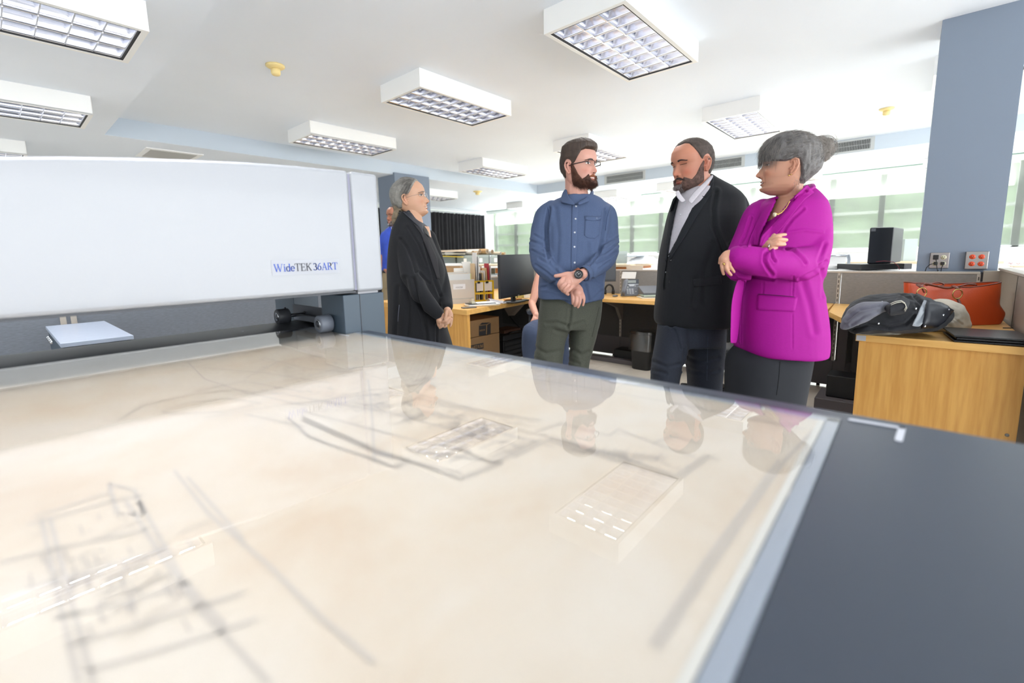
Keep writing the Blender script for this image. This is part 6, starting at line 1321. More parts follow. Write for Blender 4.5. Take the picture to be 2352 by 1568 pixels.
for a, L_ in ((.7, .009), (2.0, .011)): d_ = ex_ * math.cos(a) + ey_ * math.sin(a); q.obox(fc + nn * .005 + d_ * L_ / 2, d_ * L_ / 2, np.cross(nn, d_) * .0007, nn * .0003)
q.build('dial_marks', M_btn, wf, weld=False)
# trousers
M_olv = fabric('olive_corduroy', S(84, 86, 74), 400, .3, .9, .16, sheen=.05, vs=200)
mb = MB()
vloft(mb, [(676, 1242, 1383, .125, .02), (700, 1240, 1382, .13, .02), (730, 1237, 1378, .13, .02), (750, 1236, 1374, .12, .02)], D)
vloft(mb, [(715, 1238, 1318, .105, .02), (745, 1235, 1310, .105, .02), (780, 1231, 1299, .095, .02), (810, 1228, 1294, .088, .02), (850, 1222, 1290, .08, .01), (950, 1218, 1280, .07, .0), (1100, 1214, 1262, .06, .0)], D)
vloft(mb, [(715, 1304, 1379, .105, .02), (745, 1308, 1374, .105, .02), (780, 1309, 1366, .095, .02), (810, 1309, 1358, .088, .02), (850, 1306, 1351, .08, .01), (950, 1300, 1346, .07, .0), (1100, 1298, 1340, .06, .0)], D)
tr = remesh(mb, .006, 'trousers', M_olv, A, 4); fold_noise(tr, offA, (8, 8, 5), .007, 2)
crease(tr, [([(1312, 700), (1309, 735), (1304, 752)], 3, -.009), ([(1304, 748), (1280, 740), (1255, 742)], 3, -.007), ([(1312, 748), (1340, 738)], 3, -.005), ([(1300, 765), (1275, 758)], 3.5, -.006), ([(1230, 800), (1255, 812), (1285, 806)], 4, -.006), ([(1226, 822), (1250, 830)], 3, -.006), ([(1312, 800), (1335, 815), (1352, 808)], 4, -.006), ([(1308, 828), (1330, 835)], 3, -.005)], offA)
seam(tr, offA, [(1376, 705), (1368, 740), (1358, 780)], .0014, mat('olive_seam', S(66, 68, 58), .9), A, 'side_seam')
M_shoe = mat('dark_leather_shoe', S(44, 34, 30), .4)
shoe(A, D, 1238, 0, -CFH + CRH * -.3, m=M_shoe); shoe(A, D, 1320, 0, -CFH + CRH * .3, m=M_shoe)
# ------------------------------------------------------------------ man in the dark jacket
D = 2.32
Bm = person(D, 1590, 'man with short grey brown beard in a black blazer looking down, hands behind back'); offB = wloc(Bm)
hB = Head(1588, 378, D, -69, -6, 2, 1.11, 1.03, 1.1, 1.05, .8, 0)
M_skB = skin_mat('skin_tanned', S(216, 146, 116))
mb = MB(); hB.add_to(mb)
limb(mb, [(1599, 395, .02, 29), (1598, 425, .02, 33), (1600, 455, .03, 38)], D)
vloft(mb, [(445, 1570, 1650, .07, .03), (480, 1560, 1680, .10, .04), (560, 1550, 1670, .11, .04), (700, 1545, 1650, .11, .04), (760, 1545, 1640, .10, .04)], D)
limb(mb, [(1668, 470, .06, 16), (1690, 560, .10, 13), (1660, 640, .16, 11), (1640, 665, .17, 10)], D)
limb(mb, [(1662, 655, .17, 13), (1640, 668, .17, 15), (1625, 678, .17, 13)], D, flat=.5, up=tuple(CFH))
for k in range(4): limb(mb, [(1630 + k * 5, 672 + k * 3, .17, 6), (1620 + k * 5, 686 + k * 3, .16, 5.5), (1618 + k * 5, 696 + k * 3, .15, 5)], D, 3, 10)
limb(mb, [(1640, 660, .15, 7), (1622, 664, .14, 6)], D, 3, 10)
limb(mb, [(1575, 470, .14, 16), (1565, 560, .18, 13), (1600, 640, .20, 11), (1625, 665, .20, 12)], D)
for xs in ((1545, 1530, 1520), (1612, 1620, 1622)): limb(mb, [(xs[0], 760, .03, 26), (xs[1], 900, .02, 18), (xs[2], 1150, .02, 13)], D)
bo = remesh(mb, .0028, 'body', M_skB, Bm, 2)
M_hB = mat('short_dark_hair', S(84, 70, 62), .7, bump=(400, 1), var=(60, .35)); M_bB = mat('grey_brown_beard', S(112, 84, 74), .75, bump=(400, 1), var=(70, .45)); M_bG = mat('grey_chin_beard', S(168, 156, 154), .75, bump=(400, 1), var=(60, .25)); M_bD = mat('dark_moustache', S(62, 44, 42), .7, bump=(400, 1))
def exB(t, x, y, z): 
    k = np.clip(G(z, 168, 34) * (y > 30), 0, 1)[:, None] * .12; return t * (1 + k)  # forehead lightened: a highlight put into the skin tint
tint(bo, face_tint(hB, (1.04, .80, .78), exB), offB)
hB.face(Bm, M_bD, None, M_irisb, eyeopen=.12, browt=1.2)
hB.decal(lambda u, v: ((u - .5) * 34, 38 - v * 9 * (1 - (2 * u - 1) ** 2)), 15, 5, 1.6, 'lower_lip', mat('lip_tan', S(190, 104, 90), .5), Bm)
hB.decal(lambda u, v: ((u - .5) * 32, 44 - v * 7 * (1 - (2 * u - 1) ** 2)), 15, 5, 1.2, 'open_mouth', M_mouth, Bm)
hB.decal(lambda u, v: ((u - .5) * 40, 41.5 - v * 2 * (1 - (2 * u - 1) ** 2)), 3, 3, .8, 'teeth', M_teeth, Bm)
def TB(ph, z, x):
    a = np.degrees(np.abs(ph)); line = np.interp(a, [0, 25, 45, 58, 70, 80, 90, 112, 180], [199, 203, 196, 176, 150, 120, 112, 60, 46]); return np.clip((z - line) / 4, -4, 1) * np.interp(a, [0, 60, 180], [4.5, 4, 5]) - G(a, 97, 12) * G(z, 104, 32) * 17
hB.shell('hair', TB, M_hB, Bm, 40, 224.9, seed=5, amp=.9, streak=(8, 14))
hB.strands(2600, lambda p, z: float(TB(np.array(p), np.array(z), np.array(0.))) > 1.5, lambda p, z: (0, .3, -.3) if z > 180 else (0, -.3, -.9), lambda p, z: 6, 'hair_strands', M_hB, Bm, .4, 6, TB)
def BB(ph, z, x):
    a = np.degrees(np.abs(ph)); up = np.interp(a, [0, 12, 24, 34, 50, 64, 76, 85], [28, 30, 56, 50, 40, 58, 96, 116]); return np.clip((up - z) / 4, -2.5, 1) * np.interp(a, [0, 40, 62, 78, 86, 94], [6, 6, 4.5, 2.4, 1.5, -4]) + np.clip((22 - z) / 26, 0, 1) * np.interp(a, [0, 30, 60], [8, 6, 0])
hB.shell('beard', BB, M_bB, Bm, -6, 120, 90, 160, seed=9, amp=1.1, feat=True, streak=(8, 14))
hB.decal(lambda u, v: ((u - .5) * 30, 24 - v * 27), 12, 8, lambda u, v: 1.5 + 8 * math.sin(math.pi * u) ** .5 * min(1, v * 2 + .2), 'chin_beard', M_bG, Bm, .001)
hB.decal(lambda u, v: ((u - .5) * 52, 54 - 11 * (2 * u - 1) ** 2 + (v - .5) * (9 + 2 * (1 - abs(2 * u - 1)))), 22, 6, lambda u, v: .5 + 4.5 * math.sin(math.pi * v), 'moustache', M_bD, Bm, .001)
hB.strands(2200, lambda p, z: float(BB(np.array(p), np.array(z), np.array(0.))) > 1.2, lambda p, z: (0, .2, -1), lambda p, z: 6, 'beard_strands', M_bB, Bm, .4, 7, BB, zr=(-8, 112), feat=True)
hB.strands(500, lambda p, z: abs(p) < .35 and z < 26, lambda p, z: (0, .3, -1), lambda p, z: 8, 'grey_beard_strands', M_bG, Bm, .45, 8, lambda p, z, x: BB(p, z, x) + 6, zr=(-8, 26), feat=True)
# white shirt
M_wsh = mat('white_check_shirt', S(226, 220, 226), .8, var=(120, .05), bump=(400, .2))
mb = MB(); vloft(mb, [(430, 1574, 1632, .075, .02), (450, 1560, 1634, .095, .02), (500, 1544, 1634, .115, .01), (560, 1532, 1634, .13, .01), (620, 1524, 1634, .135, .01), (660, 1522, 1634, .135, .01), (700, 1524, 1634, .13, .01)], D)
ws = remesh(mb, .006, 'shirt', M_wsh, Bm, 4)
collar(Bm, [(1634, 400, 2.300), (1620, 416, 2.250), (1604, 430, 2.230), (1588, 446, 2.215), (1578, 462, 2.205)], [(1640, 404, 2.290), (1628, 422, 2.245), (1612, 440, 2.220), (1599, 456, 2.200), (1588, 470, 2.190)], M_wsh, thick=.002)
collar(Bm, [(1560, 436, 2.250), (1562, 444, 2.220), (1568, 452, 2.210), (1576, 460, 2.200)], [(1551, 440, 2.250), (1552, 449, 2.215), (1558, 458, 2.195), (1566, 466, 2.190)], M_wsh, thick=.002)
# blazer
M_bzr = mat('black_navy_wool', S(18, 21, 27), .88, bump=(500, .3), var=(300, .25), sheen=.04); M_lap = mat('black_navy_lapel', S(22, 26, 33), .85, bump=(500, .3), var=(300, .2))
mb = MB()
vloft(mb, [(402, 1612, 1634, .04, .07), (410, 1600, 1644, .06, .07), (420, 1588, 1660, .08, .065), (432, 1574, 1680, .10, .06), (446, 1558, 1697, .12, .05), (462, 1548, 1705, .135, .045), (500, 1536, 1704, .16, .03), (550, 1526, 1698, .17, .03), (600, 1518, 1690, .175, .03), (660, 1513, 1686, .175, .03), (710, 1508, 1682, .17, .03), (735, 1507, 1680, .165, .03), (745, 1512, 1678, .16, .03)], D)
limb(mb, [(1668, 458, .03, 30), (1688, 480, .03, 31), (1692, 530, .05, 29), (1694, 580, .08, 27), (1682, 625, .12, 24), (1658, 652, .16, 19)], D, 5, 28)
bz = remesh(mb, .005, 'blazer', M_bzr, Bm, 4)
# open the front: carve the blazer where the shirt shows by pushing it behind the shirt
v, n = mesh_np(bz); x, y, z = to_px(v + offB)
lx = np.interp(y, [420, 445, 455, 500, 560, 610, 650, 662], [1575, 1568, 1560, 1549, 1538, 1530, 1524, 1524]); rx = np.interp(y, [400, 415, 432, 455, 505, 560, 597, 640, 662], [1630, 1622, 1612, 1599, 1577, 1549, 1535, 1533, 1531])
ins = (x > lx) & (x < rx) & (y < 664) & (z < D + .05)
k = np.clip(np.minimum(x - lx, rx - x) / 3, 0, 1) * (y < 664) * (z < D + .05); v2 = v + CFH * (.06 * k)[:, None] * np.where(ins, 1, 0)[:, None]; set_np(bz, v2)
fold_noise(bz, offB, (7, 7, 4), .006, 3)
crease(bz, [([(1645, 440), (1638, 480), (1640, 520), (1655, 560), (1668, 600)], 4, -.010), ([(1600, 640), (1590, 700)], 6, -.004), ([(1640, 560), (1620, 620), (1618, 690)], 6, -.004), ([(1700, 540), (1675, 560)], 4, -.006)], offB)
patch(bz, offB, ([(1630, 404), (1606, 436), (1578, 500), (1552, 556), (1536, 594)], [(1640, 413), (1637, 440), (1612, 478), (1575, 540), (1537, 600)]), 8, 30, .004, .004, 'lapel', M_lap, Bm, clampd=(D - .06, .12))
patch(bz, offB, ([(1560, 446), (1549, 500), (1538, 560), (1531, 600)], [(1545, 458), (1534, 510), (1528, 560), (1528, 600)]), 5, 20, .003, .004, 'lapel', M_lap, Bm, clampd=(D - .08, .12))
patch(bz, offB, ([(1631, 400), (1622, 416), (1606, 438), (1603, 447)], [(1637, 404), (1640, 414), (1628, 430), (1612, 440)]), 6, 12, .008, .004, 'collar', M_lap, Bm, clampd=(D - .04, .12))
seam(bz, offB, [(1637, 441), (1620, 453), (1606, 447)], .0016, mat('black_seam', S(8, 9, 12), .8), Bm, 'notch_seam', .008)
patch(bz, offB, ([(1592, 641), (1594, 659)], [(1656, 632), (1658, 652)]), 12, 4, .002, .004, 'pocket_flap', M_bzr, Bm)
seam(bz, offB, [(1592, 641), (1625, 637), (1656, 632)], .0013, MATS['black_seam'], Bm, 'pocket_seam', .003)
p, n_ = on_surf(bz, offB, 1604, 447, .009)
if p is not None:
    q = MB(); q.prism([p + CRH * .0 + (0, 0, .010), p + CRH * .006 + (0, 0, .008), p + CRH * .004 + (0, 0, -.001), p - CRH * .006 + (0, 0, -.012), p - CRH * .004 + (0, 0, .002)], tuple(-CF * .002)); pn = q.build('lapel_pin', mat('white_enamel_pin', S(232, 232, 236), .3), Bm)
    q = MB(); q.sphere(p + CRH * .001 + (0, 0, .006) - CF * .003, .0022, 6); q.build('pin_dot', mat('blue_enamel', S(40, 60, 150), .3), pn)
buttons(bz, offB, [(1540, 598), (1538.5, 647)], .005, M_blk, Bm)
seam(bz, offB, [(1539, 598), (1543, 597)], .0007, mat('white_thread', S(230, 230, 235), .6), Bm, 'button_thread', .004)
buttons(ws, offB, [(1574, 466), (1563, 492), (1552, 520), (1544, 552), (1537, 588), (1530, 625)], .0042, M_btn, Bm)
M_jean = fabric('navy_denim', S(44, 50, 64), 500, .3, .85, .2, sheen=.03, vs=260)
mb = MB()
vloft(mb, [(690, 1519, 1662, .14, .03), (730, 1516, 1660, .145, .03), (760, 1514, 1658, .14, .03), (790, 1512, 1657, .13, .03)], D)
vloft(mb, [(745, 1515, 1585, .11, .0), (790, 1508, 1576, .11, -.01), (830, 1501, 1566, .10, -.02), (876, 1496, 1556, .09, -.02), (1000, 1490, 1545, .08, -.02), (1180, 1490, 1535, .07, -.02)], D)
vloft(mb, [(745, 1570, 1659, .12, .04), (790, 1574, 1658, .12, .05), (830, 1579, 1657, .105, .05), (890, 1584, 1653, .095, .05), (1000, 1590, 1648, .08, .05), (1180, 1592, 1640, .07, .05)], D)
tr = remesh(mb, .006, 'jeans', M_jean, Bm, 4); fold_noise(tr, offB, (9, 9, 5), .007, 2)
crease(tr, [([(1530, 735), (1550, 760), (1562, 800)], 3.5, -.008), ([(1572, 800), (1569, 850)], 2.5, -.008), ([(1502, 830), (1530, 842), (1560, 836)], 3.5, -.006), ([(1500, 850), (1530, 858)], 3, -.005), ([(1580, 820), (1610, 832), (1650, 822)], 4, -.005), ([(1585, 850), (1620, 858), (1650, 850)], 3.5, -.005)], offB)
seam(tr, offB, [(1626, 770), (1625, 820), (1623, 885)], .0012, mat('denim_stitch', S(70, 78, 96), .9), Bm, 'side_seam')
shoe(Bm, D, 1510, -.02, -CRH - CFH * .5, m=M_shoe); shoe(Bm, D, 1612, .05, -CRH - CFH * .5, m=M_shoe)
# ------------------------------------------------------------------ woman in the magenta blazer
D = 1.98
W1 = person(D, 1790, 'woman with grey hair in a bun and magenta blazer standing with folded arms'); offW = wloc(W1)
hC = Head(1806, 381, D, -112, 4, 0, 1.06, 1.0, .95, 1.12, .2, 1.0)
M_skC = skin_mat('skin_warm_freckled', S(224, 166, 136))
mb = MB(); hC.add_to(mb)
limb(mb, [(1822, 398, .01, 26), (1816, 428, .02, 25), (1812, 462, .03, 27), (1806, 500, .04, 32)], D)
vloft(mb, [(455, 1786, 1850, .07, .03), (480, 1768, 1868, .095, .03), (520, 1752, 1868, .11, .03), (560, 1740, 1868, .10, .03), (700, 1730, 1860, .10, .03), (820, 1715, 1850, .10, .03)], D)
limb(mb, [(1862, 480, .0, 17), (1862, 560, -.02, 15), (1850, 606, -.06, 14), (1780, 600, -.19, 12), (1690, 592, -.20, 11)], D)
limb(mb, [(1740, 490, .12, 15), (1705, 570, .08, 13), (1685, 618, .0, 12), (1740, 600, -.09, 12), (1765, 573, -.14, 10)], D)
for xs in ((1735, 1728, 1722), (1790, 1785, 1780)): limb(mb, [(xs[0], 830, .02, 26), (xs[1], 950, .02, 18), (xs[2], 1200, .02, 11)], D)
# near hand: left of the sleeve, fingers wrapping down round the other elbow
dN = -.20
limb(mb, [(1684, 586, dN, 13), (1672, 588, dN - .005, 14), (1664, 596, dN, 13)], D, flat=.6, up=tuple(CFH))
for nodes in ([(1664, 592, dN, 4.6), (1658, 605, dN - .004, 4.3), (1659, 618, dN - .002, 4), (1662, 629, dN + .010, 3.4)], [(1670, 596, dN - .008, 4.6), (1667, 611, dN - .014, 4.4), (1672, 623, dN - .010, 4), (1679, 631, dN + .002, 3.4)], [(1677, 598, dN - .008, 4.4), (1676, 609, dN - .014, 4.2), (1681, 617, dN - .010, 3.8), (1686, 624, dN, 3.2)], [(1664, 588, dN + .01, 4.6), (1656, 594, dN + .018, 4.2), (1653, 604, dN + .026, 3.6)]):
    limb(mb, nodes, D, 4, 12)
limb(mb, [(1674, 584, dN + .01, 5.5), (1682, 578, dN + .03, 4.6)], D, 3, 12)
dF = -.205
limb(mb, [(1754, 577, dF + .05, 11), (1764, 567, dF + .02, 13), (1770, 561, dF + .004, 12)], D, flat=.5, up=tuple(CFH))
for nodes in ([(1770, 549, dF, 4.8), (1783, 542.5, dF - .012, 4.6), (1795, 539.5, dF - .012, 4.2), (1804, 538.5, dF - .004, 3.4)], [(1771, 556, dF - .004, 5), (1786, 550.5, dF - .018, 5.5), (1798, 550.5, dF - .014, 5.1), (1806, 551, dF - .004, 4.2)], [(1768, 564, dF - .004, 4.8), (1783, 560.5, dF - .018, 5.3), (1794, 561, dF - .014, 4.9), (1802, 561, dF - .004, 4)], [(1760, 574, dF, 4.6), (1769, 572.5, dF - .012, 4.4), (1777, 570.5, dF - .012, 4), (1784, 569, dF - .004, 3.3)]):
    limb(mb, nodes, D, 4, 12)
limb(mb, [(1768, 558, dF + .03, 5.5), (1778, 540, dF + .04, 4.5)], D, 3, 12)
bo = remesh(mb, .0022, 'body', M_skC, W1, 1)
def exC(t, x, y, z):
    w = G(x, 0, 22) * G(z, 42, 5) * (y > 60); return t * (1 - .25 * w[:, None] * np.array((.2, .7, .6)))
tint(bo, face_tint(hC, (1.0, .84, .80), exC), offW)
M_grey = mat('grey_hair_darker', S(112, 108, 106), .55, bump=(200, 1, (1, 1, 1)), var=(50, .35, (1, 1, .35))); M_greyl = mat('grey_hair_lighter', S(168, 160, 152), .5, bump=(300, .8), var=(60, .25))
M_lipr = mat('lip_rose', S(176, 84, 84), .4)
hC.face(W1, M_grey, M_lipr, M_irisb, eyeopen=.55, browt=.8, teeth=True)
def TC(ph, z, x):
    a = np.degrees(np.abs(ph)); line = np.interp(a, [0, 40, 62, 78, 88, 100, 112, 130, 180], [126, 124, 120, 118, 122, 128, 84, 50, 34])
    return np.clip((z - line) / 5, -4, 1) * np.interp(a, [0, 50, 90, 120, 180], [13, 12, 11, 13, 16]) + 13 * G(z, 200, 30) * (z > 150) - G(a, 97, 12) * G(z, 104, 28) * 15 + 9 * G(a, 180, 60) * G(z, 110, 40)
hC.shell('hair', TC, M_grey, W1, 20, 224.9, seed=11, amp=2.2, streak=(2.5, 9))
def flowC(p, z):                                        # towards the bun at the back of the crown
    P0 = np.array([float(q) for q in hC.base(z, p)]); T_ = np.array((0, -120, 172.)); d = T_ - P0
    if abs(p) < 1.15 and z < 205: d = np.array((.2 * math.copysign(1, p), .25, -1.0)) * 100
    return d / (np.linalg.norm(d) + 1e-6)
hC.strands(3400, lambda p, z: float(TC(np.array(p), np.array(z), np.array(0.))) > 5, flowC, lambda p, z: 34 if abs(p) < 1.15 else 46, 'hair_strands', M_greyl, W1, .42, 12, lambda p, z, x: TC(p, z, x) + .8, 4, lie=.1)
hC.strands(1500, lambda p, z: float(TC(np.array(p), np.array(z), np.array(0.))) > 5, flowC, lambda p, z: 40, 'dark_hair_strands', mat('grey_hair_dark_strand', S(84, 80, 80), .6), W1, .42, 13, lambda p, z, x: TC(p, z, x) + .8, 4, lie=.1)
bc = atd(1884, 342, D + .03); rn = random.Random(4); mb = MB()
mb.sphere(bc, .043, 16, sc3=(1, 1, 1.1)); mb.sphere(bc + CRH * .024 + (0, 0, .012), .033, 12); mb.sphere(bc - CRH * .006 + (0, 0, .026), .030, 12); mb.sphere(bc + CRH * .012 + (0, 0, -.028), .030, 12); mb.tube([bc, hC.W([0, -84, 165])], [.022, .022], 14)
M_bun = mat('ash_grey_bun', S(150, 140, 130), .55, bump=(200, 1), var=(50, .35))
bn = remesh(mb, .004, 'hair_bun', M_bun, W1, 3); v, n = mesh_np(bn); set_np(bn, v + n * (.006 * noise_arr(v + offW, (30, 30, 60)))[:, None])
mb = MB()
for k in range(520):                                    # coiled and loose strands of the bun
    a = rn.uniform(0, 2 * math.pi); el = rn.uniform(-1.2, 1.3); ax = np.array((rn.gauss(0, 1), rn.gauss(0, 1), rn.gauss(0, 1))); ax /= np.linalg.norm(ax); e1 = np.cross(ax, (0, 0, 1)); e1 /= np.linalg.norm(e1) + 1e-6; e2 = np.cross(ax, e1); R0 = rn.uniform(.044, .060); L_ = rn.uniform(.7, 1.9); fly = rn.random() < .16
    c0_ = bc + ax * rn.uniform(-.012, .012) + CRH * .006
    mb.tube([c0_ + (e1 * math.cos(a + L_ * k2 / 6) + e2 * math.sin(a + L_ * k2 / 6)) * (R0 + (.022 * (k2 / 6) ** 2 if fly else 0)) for k2 in range(7)], .00042, 3, cap=False)
mb.build('bun_strands', M_greyl, W1, weld=False)
mb = MB()
for k in range(130):                                    # wisps at the nape and on the crown
    if k < 80: s0 = hC.W([rn.uniform(30, 70), rn.uniform(-90, -20), rn.uniform(28, 70)]); d = -CFH * .3 + CRH * rn.uniform(-.3, .6) + np.array((0, 0, rn.uniform(-.8, .3)))
    else: s0 = hC.W([rn.uniform(-60, 60), rn.uniform(-80, 40), 226]); d = CRH * rn.uniform(.2, 1) + np.array((0, 0, rn.uniform(0, .5)))
    L_ = rn.uniform(.015, .045); mb.tube([s0 + d * L_ * t_ + np.array((0, 0, -.012)) * t_ * t_ + np.array([rn.gauss(0, .001) for _ in range(3)]) for t_ in (0, .33, .66, 1)], .0003, 3, cap=False)
mb.build('loose_strands', M_greyl, W1, weld=False)
M_goldp = mat('gold_jewellery', S(228, 190, 110), .2, metal=1)
for (e, r) in (((83, -2, 62), 3.6), ((82, -9, 66), 2.6)):
    q = MB(); q.sphere(hC.W(e), r / 1000, 10); q.build('earring', M_goldp, W1)
# skirt
M_skirt = mat('black_skirt_cloth', S(38, 40, 46), .9, bump=(500, .2))
mb = MB(); vloft(mb, [(700, 1716, 1866, .12, .04), (785, 1704, 1860, .13, .04), (806, 1690, 1856, .14, .04), (830, 1677, 1851, .15, .04), (880, 1674, 1842, .145, .04), (930, 1673, 1833, .14, .04), (1010, 1676, 1826, .13, .04), (1060, 1680, 1822, .12, .04)], D)
sk_ = remesh(mb, .006, 'skirt', M_skirt, W1, 4); fold_noise(sk_, offW, (8, 8, 2), .006, 5); seam(sk_, offW, [(1792, 830), (1789, 870), (1783, 915)], .0012, MATS['black_seam'], W1, 'skirt_seam')
# blazer
M_mag = mat('magenta_crepe', S(176, 0, 150), .75, bump=(600, .25), var=(300, .06), spec=.3)
mb = MB()
vloft(mb, [(432, 1828, 1862, .05, .05), (442, 1818, 1872, .07, .05), (456, 1770, 1884, .10, .04), (470, 1748, 1890, .12, .04), (500, 1738, 1894, .135, .04), (560, 1722, 1894, .14, .04), (610, 1710, 1885, .14, .04), (650, 1706, 1876, .14, .04), (690, 1699, 1879, .15, .03), (740, 1697, 1884, .16, .03), (785, 1695, 1886, .165, .03), (805, 1702, 1884, .165, .03), (811, 1716, 1882, .16, .03)], D)
limb(mb, [(1862, 474, .01, 30), (1868, 500, .0, 33), (1870, 550, -.03, 34), (1862, 592, -.06, 36), (1838, 606, -.11, 37), (1800, 606, -.17, 35), (1758, 602, -.20, 32), (1718, 594, -.205, 29), (1694, 590, -.205, 25)], D, 5, 30)
limb(mb, [(1752, 478, .08, 22), (1738, 494, .08, 27), (1716, 540, .07, 26), (1696, 590, .02, 26), (1692, 620, -.03, 24), (1712, 622, -.07, 22), (1745, 600, -.12, 20)], D, 5, 28)
mz = remesh(mb, .005, 'blazer', M_mag, W1, 4)
v, n = mesh_np(mz); x, y, z = to_px(v + offW)              # neck opening
vx = np.interp(y, [430, 455, 485, 512, 542], [1841, 1828, 1808, 1782, 1753]); vl = np.interp(y, [430, 461, 540], [1776, 1782, 1745])
k = np.clip(np.minimum(x - vl, vx - x) / 3, 0, 1) * (y < 545) * (z < D + .03) * (x > vl) * (x < vx); set_np(mz, v + CFH * (.09 * k)[:, None])
fold_noise(mz, offW, (7, 7, 4), .005, 6)
crease(mz, [([(1805, 536), (1845, 528), (1890, 533)], 3, .006), ([(1806, 572), (1822, 574), (1842, 592), (1850, 604)], 3, -.008), ([(1768, 572), (1757, 582), (1755, 600), (1764, 618), (1772, 628)], 3.5, -.009), ([(1770, 576), (1774, 592), (1780, 600)], 2.5, -.008), ([(1683, 618), (1700, 630), (1730, 636), (1775, 642)], 3, -.010),
    ([(1845, 480), (1822, 500), (1806, 520), (1797, 538)], 3, -.005), ([(1896, 600), (1870, 625), (1835, 640)], 3, -.008), ([(1895, 560), (1880, 600), (1892, 640), (1890, 680)], 4, -.006), ([(1700, 565), (1710, 568)], 2, -.004), ([(1725, 500), (1712, 540), (1704, 556)], 3, -.006), ([(1662, 640), (1690, 632)], 3, -.005), ([(1845, 650), (1860, 700), (1872, 760)], 7, -.006), ([(1754, 645), (1752, 676)], 1.6, -.003), ([(1822, 634), (1820, 700)], 1.6, -.003), ([(1820, 722), (1820, 800)], 1.6, -.002)], offW)
patch(mz, offW, ([(1854, 425), (1828, 450), (1803, 486), (1777, 513), (1749, 542), (1744, 564)], [(1870, 442), (1848, 458), (1820, 492), (1790, 530), (1757, 570)]), 10, 34, .007, .005, 'lapel', M_mag, W1, clampd=(D - .115, .065))
patch(mz, offW, ([(1781, 463), (1764, 500), (1746, 540), (1741, 563)], [(1768, 467), (1746, 495), (1724, 542), (1717, 566)]), 8, 26, .006, .005, 'lapel', M_mag, W1, clampd=(D - .05, .2))
q = MB(); q.tube([atd(x_, y_, d_) for x_, y_, d_ in [(1778, 456, 2.0), (1800, 448, 2.08), (1835, 434, 2.11), (1860, 428, 2.06), (1862, 432, 1.98), (1850, 440, 1.92)]], [.012, .016, .02, .022, .02, .012], 12, flat=.5); q.build('back_collar', M_mag, W1)
patch(mz, offW, ([(1740, 677), (1738, 711)], [(1832, 683), (1825, 715)]), 14, 6, .004, .0045, 'pocket_flap', M_mag, W1)
seam(mz, offW, [(1741, 675), (1785, 678), (1832, 682)], .0013, mat('magenta_seam', S(96, 4, 84), .8), W1, 'pocket_seam', .003)
patch(mz, offW, ([(1709, 643), (1699, 690), (1697, 740), (1697, 786)], [(1715, 644), (1704, 690), (1702, 740), (1702, 792)]), 3, 24, .003, .004, 'front_edge', M_mag, W1)
# the far front panel hanging left of the opening
Pp = [[atd(a_ + (b_ - a_) * u, y_, D - .10 + .10 * u - .02) for u in np.linspace(0, 1, 6)] for y_, a_, b_ in ((640, 1694, 1712), (690, 1679, 1702), (740, 1679, 1699), (790, 1677, 1692))]
MB().grid(Pp).build('far_front_panel', M_mag, W1, solid=.005, sub=2)
# necklace, rings
p0 = []
for (x_, y_) in ((1806, 464), (1798, 478), (1788, 489), (1779, 494), (1774, 490)):
    p0.append(atd(x_, y_, D - .085 - .0))
q = MB(); 
for i in range(len(p0) - 1):
    for k in range(5): q.sphere(p0[i] + (p0[i + 1] - p0[i]) * k / 5 - CFH * .022, .0028, 5)
q.build('necklace_chain', M_goldp, W1); q = MB(); q.sphere(atd(1779, 493, D - .115), .0075, 8, sc3=(1, 1, 1.2)); q.build('necklace_pendant', mat('cream_pendant', S(226, 216, 180), .3), W1)
q = MB(); q.sphere(atd(1663, 606, D + dN - .017), .0055, 8, sc3=(1.2, .8, .9)); q.tube([atd(1657, 605, D + dN - .008), atd(1663, 606, D + dN - .013), atd(1669, 608, D + dN - .010)], .0018, 6); q.build('ring', M_goldp, W1)
q = MB(); q.tube([atd(1768, 560, D + dF - .016), atd(1766, 565, D + dF - .018), atd(1764, 571, D + dF - .014)], .0024, 6); q.build('ring', mat('silver_ring', S(220, 216, 208), .2, metal=1), W1)
shoe(W1, D, 1735, 0, -CRH - CFH * .3, m=M_blk, w=.04, L=.24); shoe(W1, D, 1790, .03, -CRH - CFH * .3, m=M_blk, w=.04, L=.24)
# ------------------------------------------------------------------ woman in the black coat
D = 2.62
W2 = person(D, 960, 'grey haired woman in glasses and long black coat at left looking up'); offL = wloc(W2)
hD = Head(943, 455, D, 88, 10, 0, .98, .95, .9, 1.0, 0, .2)
M_skD = skin_mat('skin_light_olive', S(222, 172, 140))
mb = MB(); hD.add_to(mb)
limb(mb, [(940, 468, .0, 19), (948, 492, .0, 18), (950, 512, .0, 22), (948, 540, .02, 26)], D)
vloft(mb, [(520, 925, 985, .05, .0), (545, 912, 990, .07, .02), (620, 910, 995, .08, .02), (780, 915, 1000, .09, .02)], D)
limb(mb, [(930, 545, -.02, 11), (948, 640, -.06, 10), (985, 690, -.13, 9), (1012, 722, -.17, 8)], D)
limb(mb, [(975, 545, .12, 10), (1000, 630, .10, 9), (1020, 690, -.02, 8), (1028, 712, -.12, 8)], D)
for xs in ((945, 945, 948), (980, 985, 988)): limb(mb, [(xs[0], 770, .02, 18), (xs[1], 900, .02, 13), (xs[2], 1050, .02, 9)], D)
dh = -.17
limb(mb, [(1012, 722, dh + .01, 8), (1014, 730, dh, 9.5), (1010, 736, dh, 8.5)], D, flat=.6, up=tuple(CFH))
limb(mb, [(1028, 712, dh + .03, 8), (1031, 723, dh + .02, 10), (1032, 734, dh + .02, 9)], D, flat=.6, up=tuple(CFH))
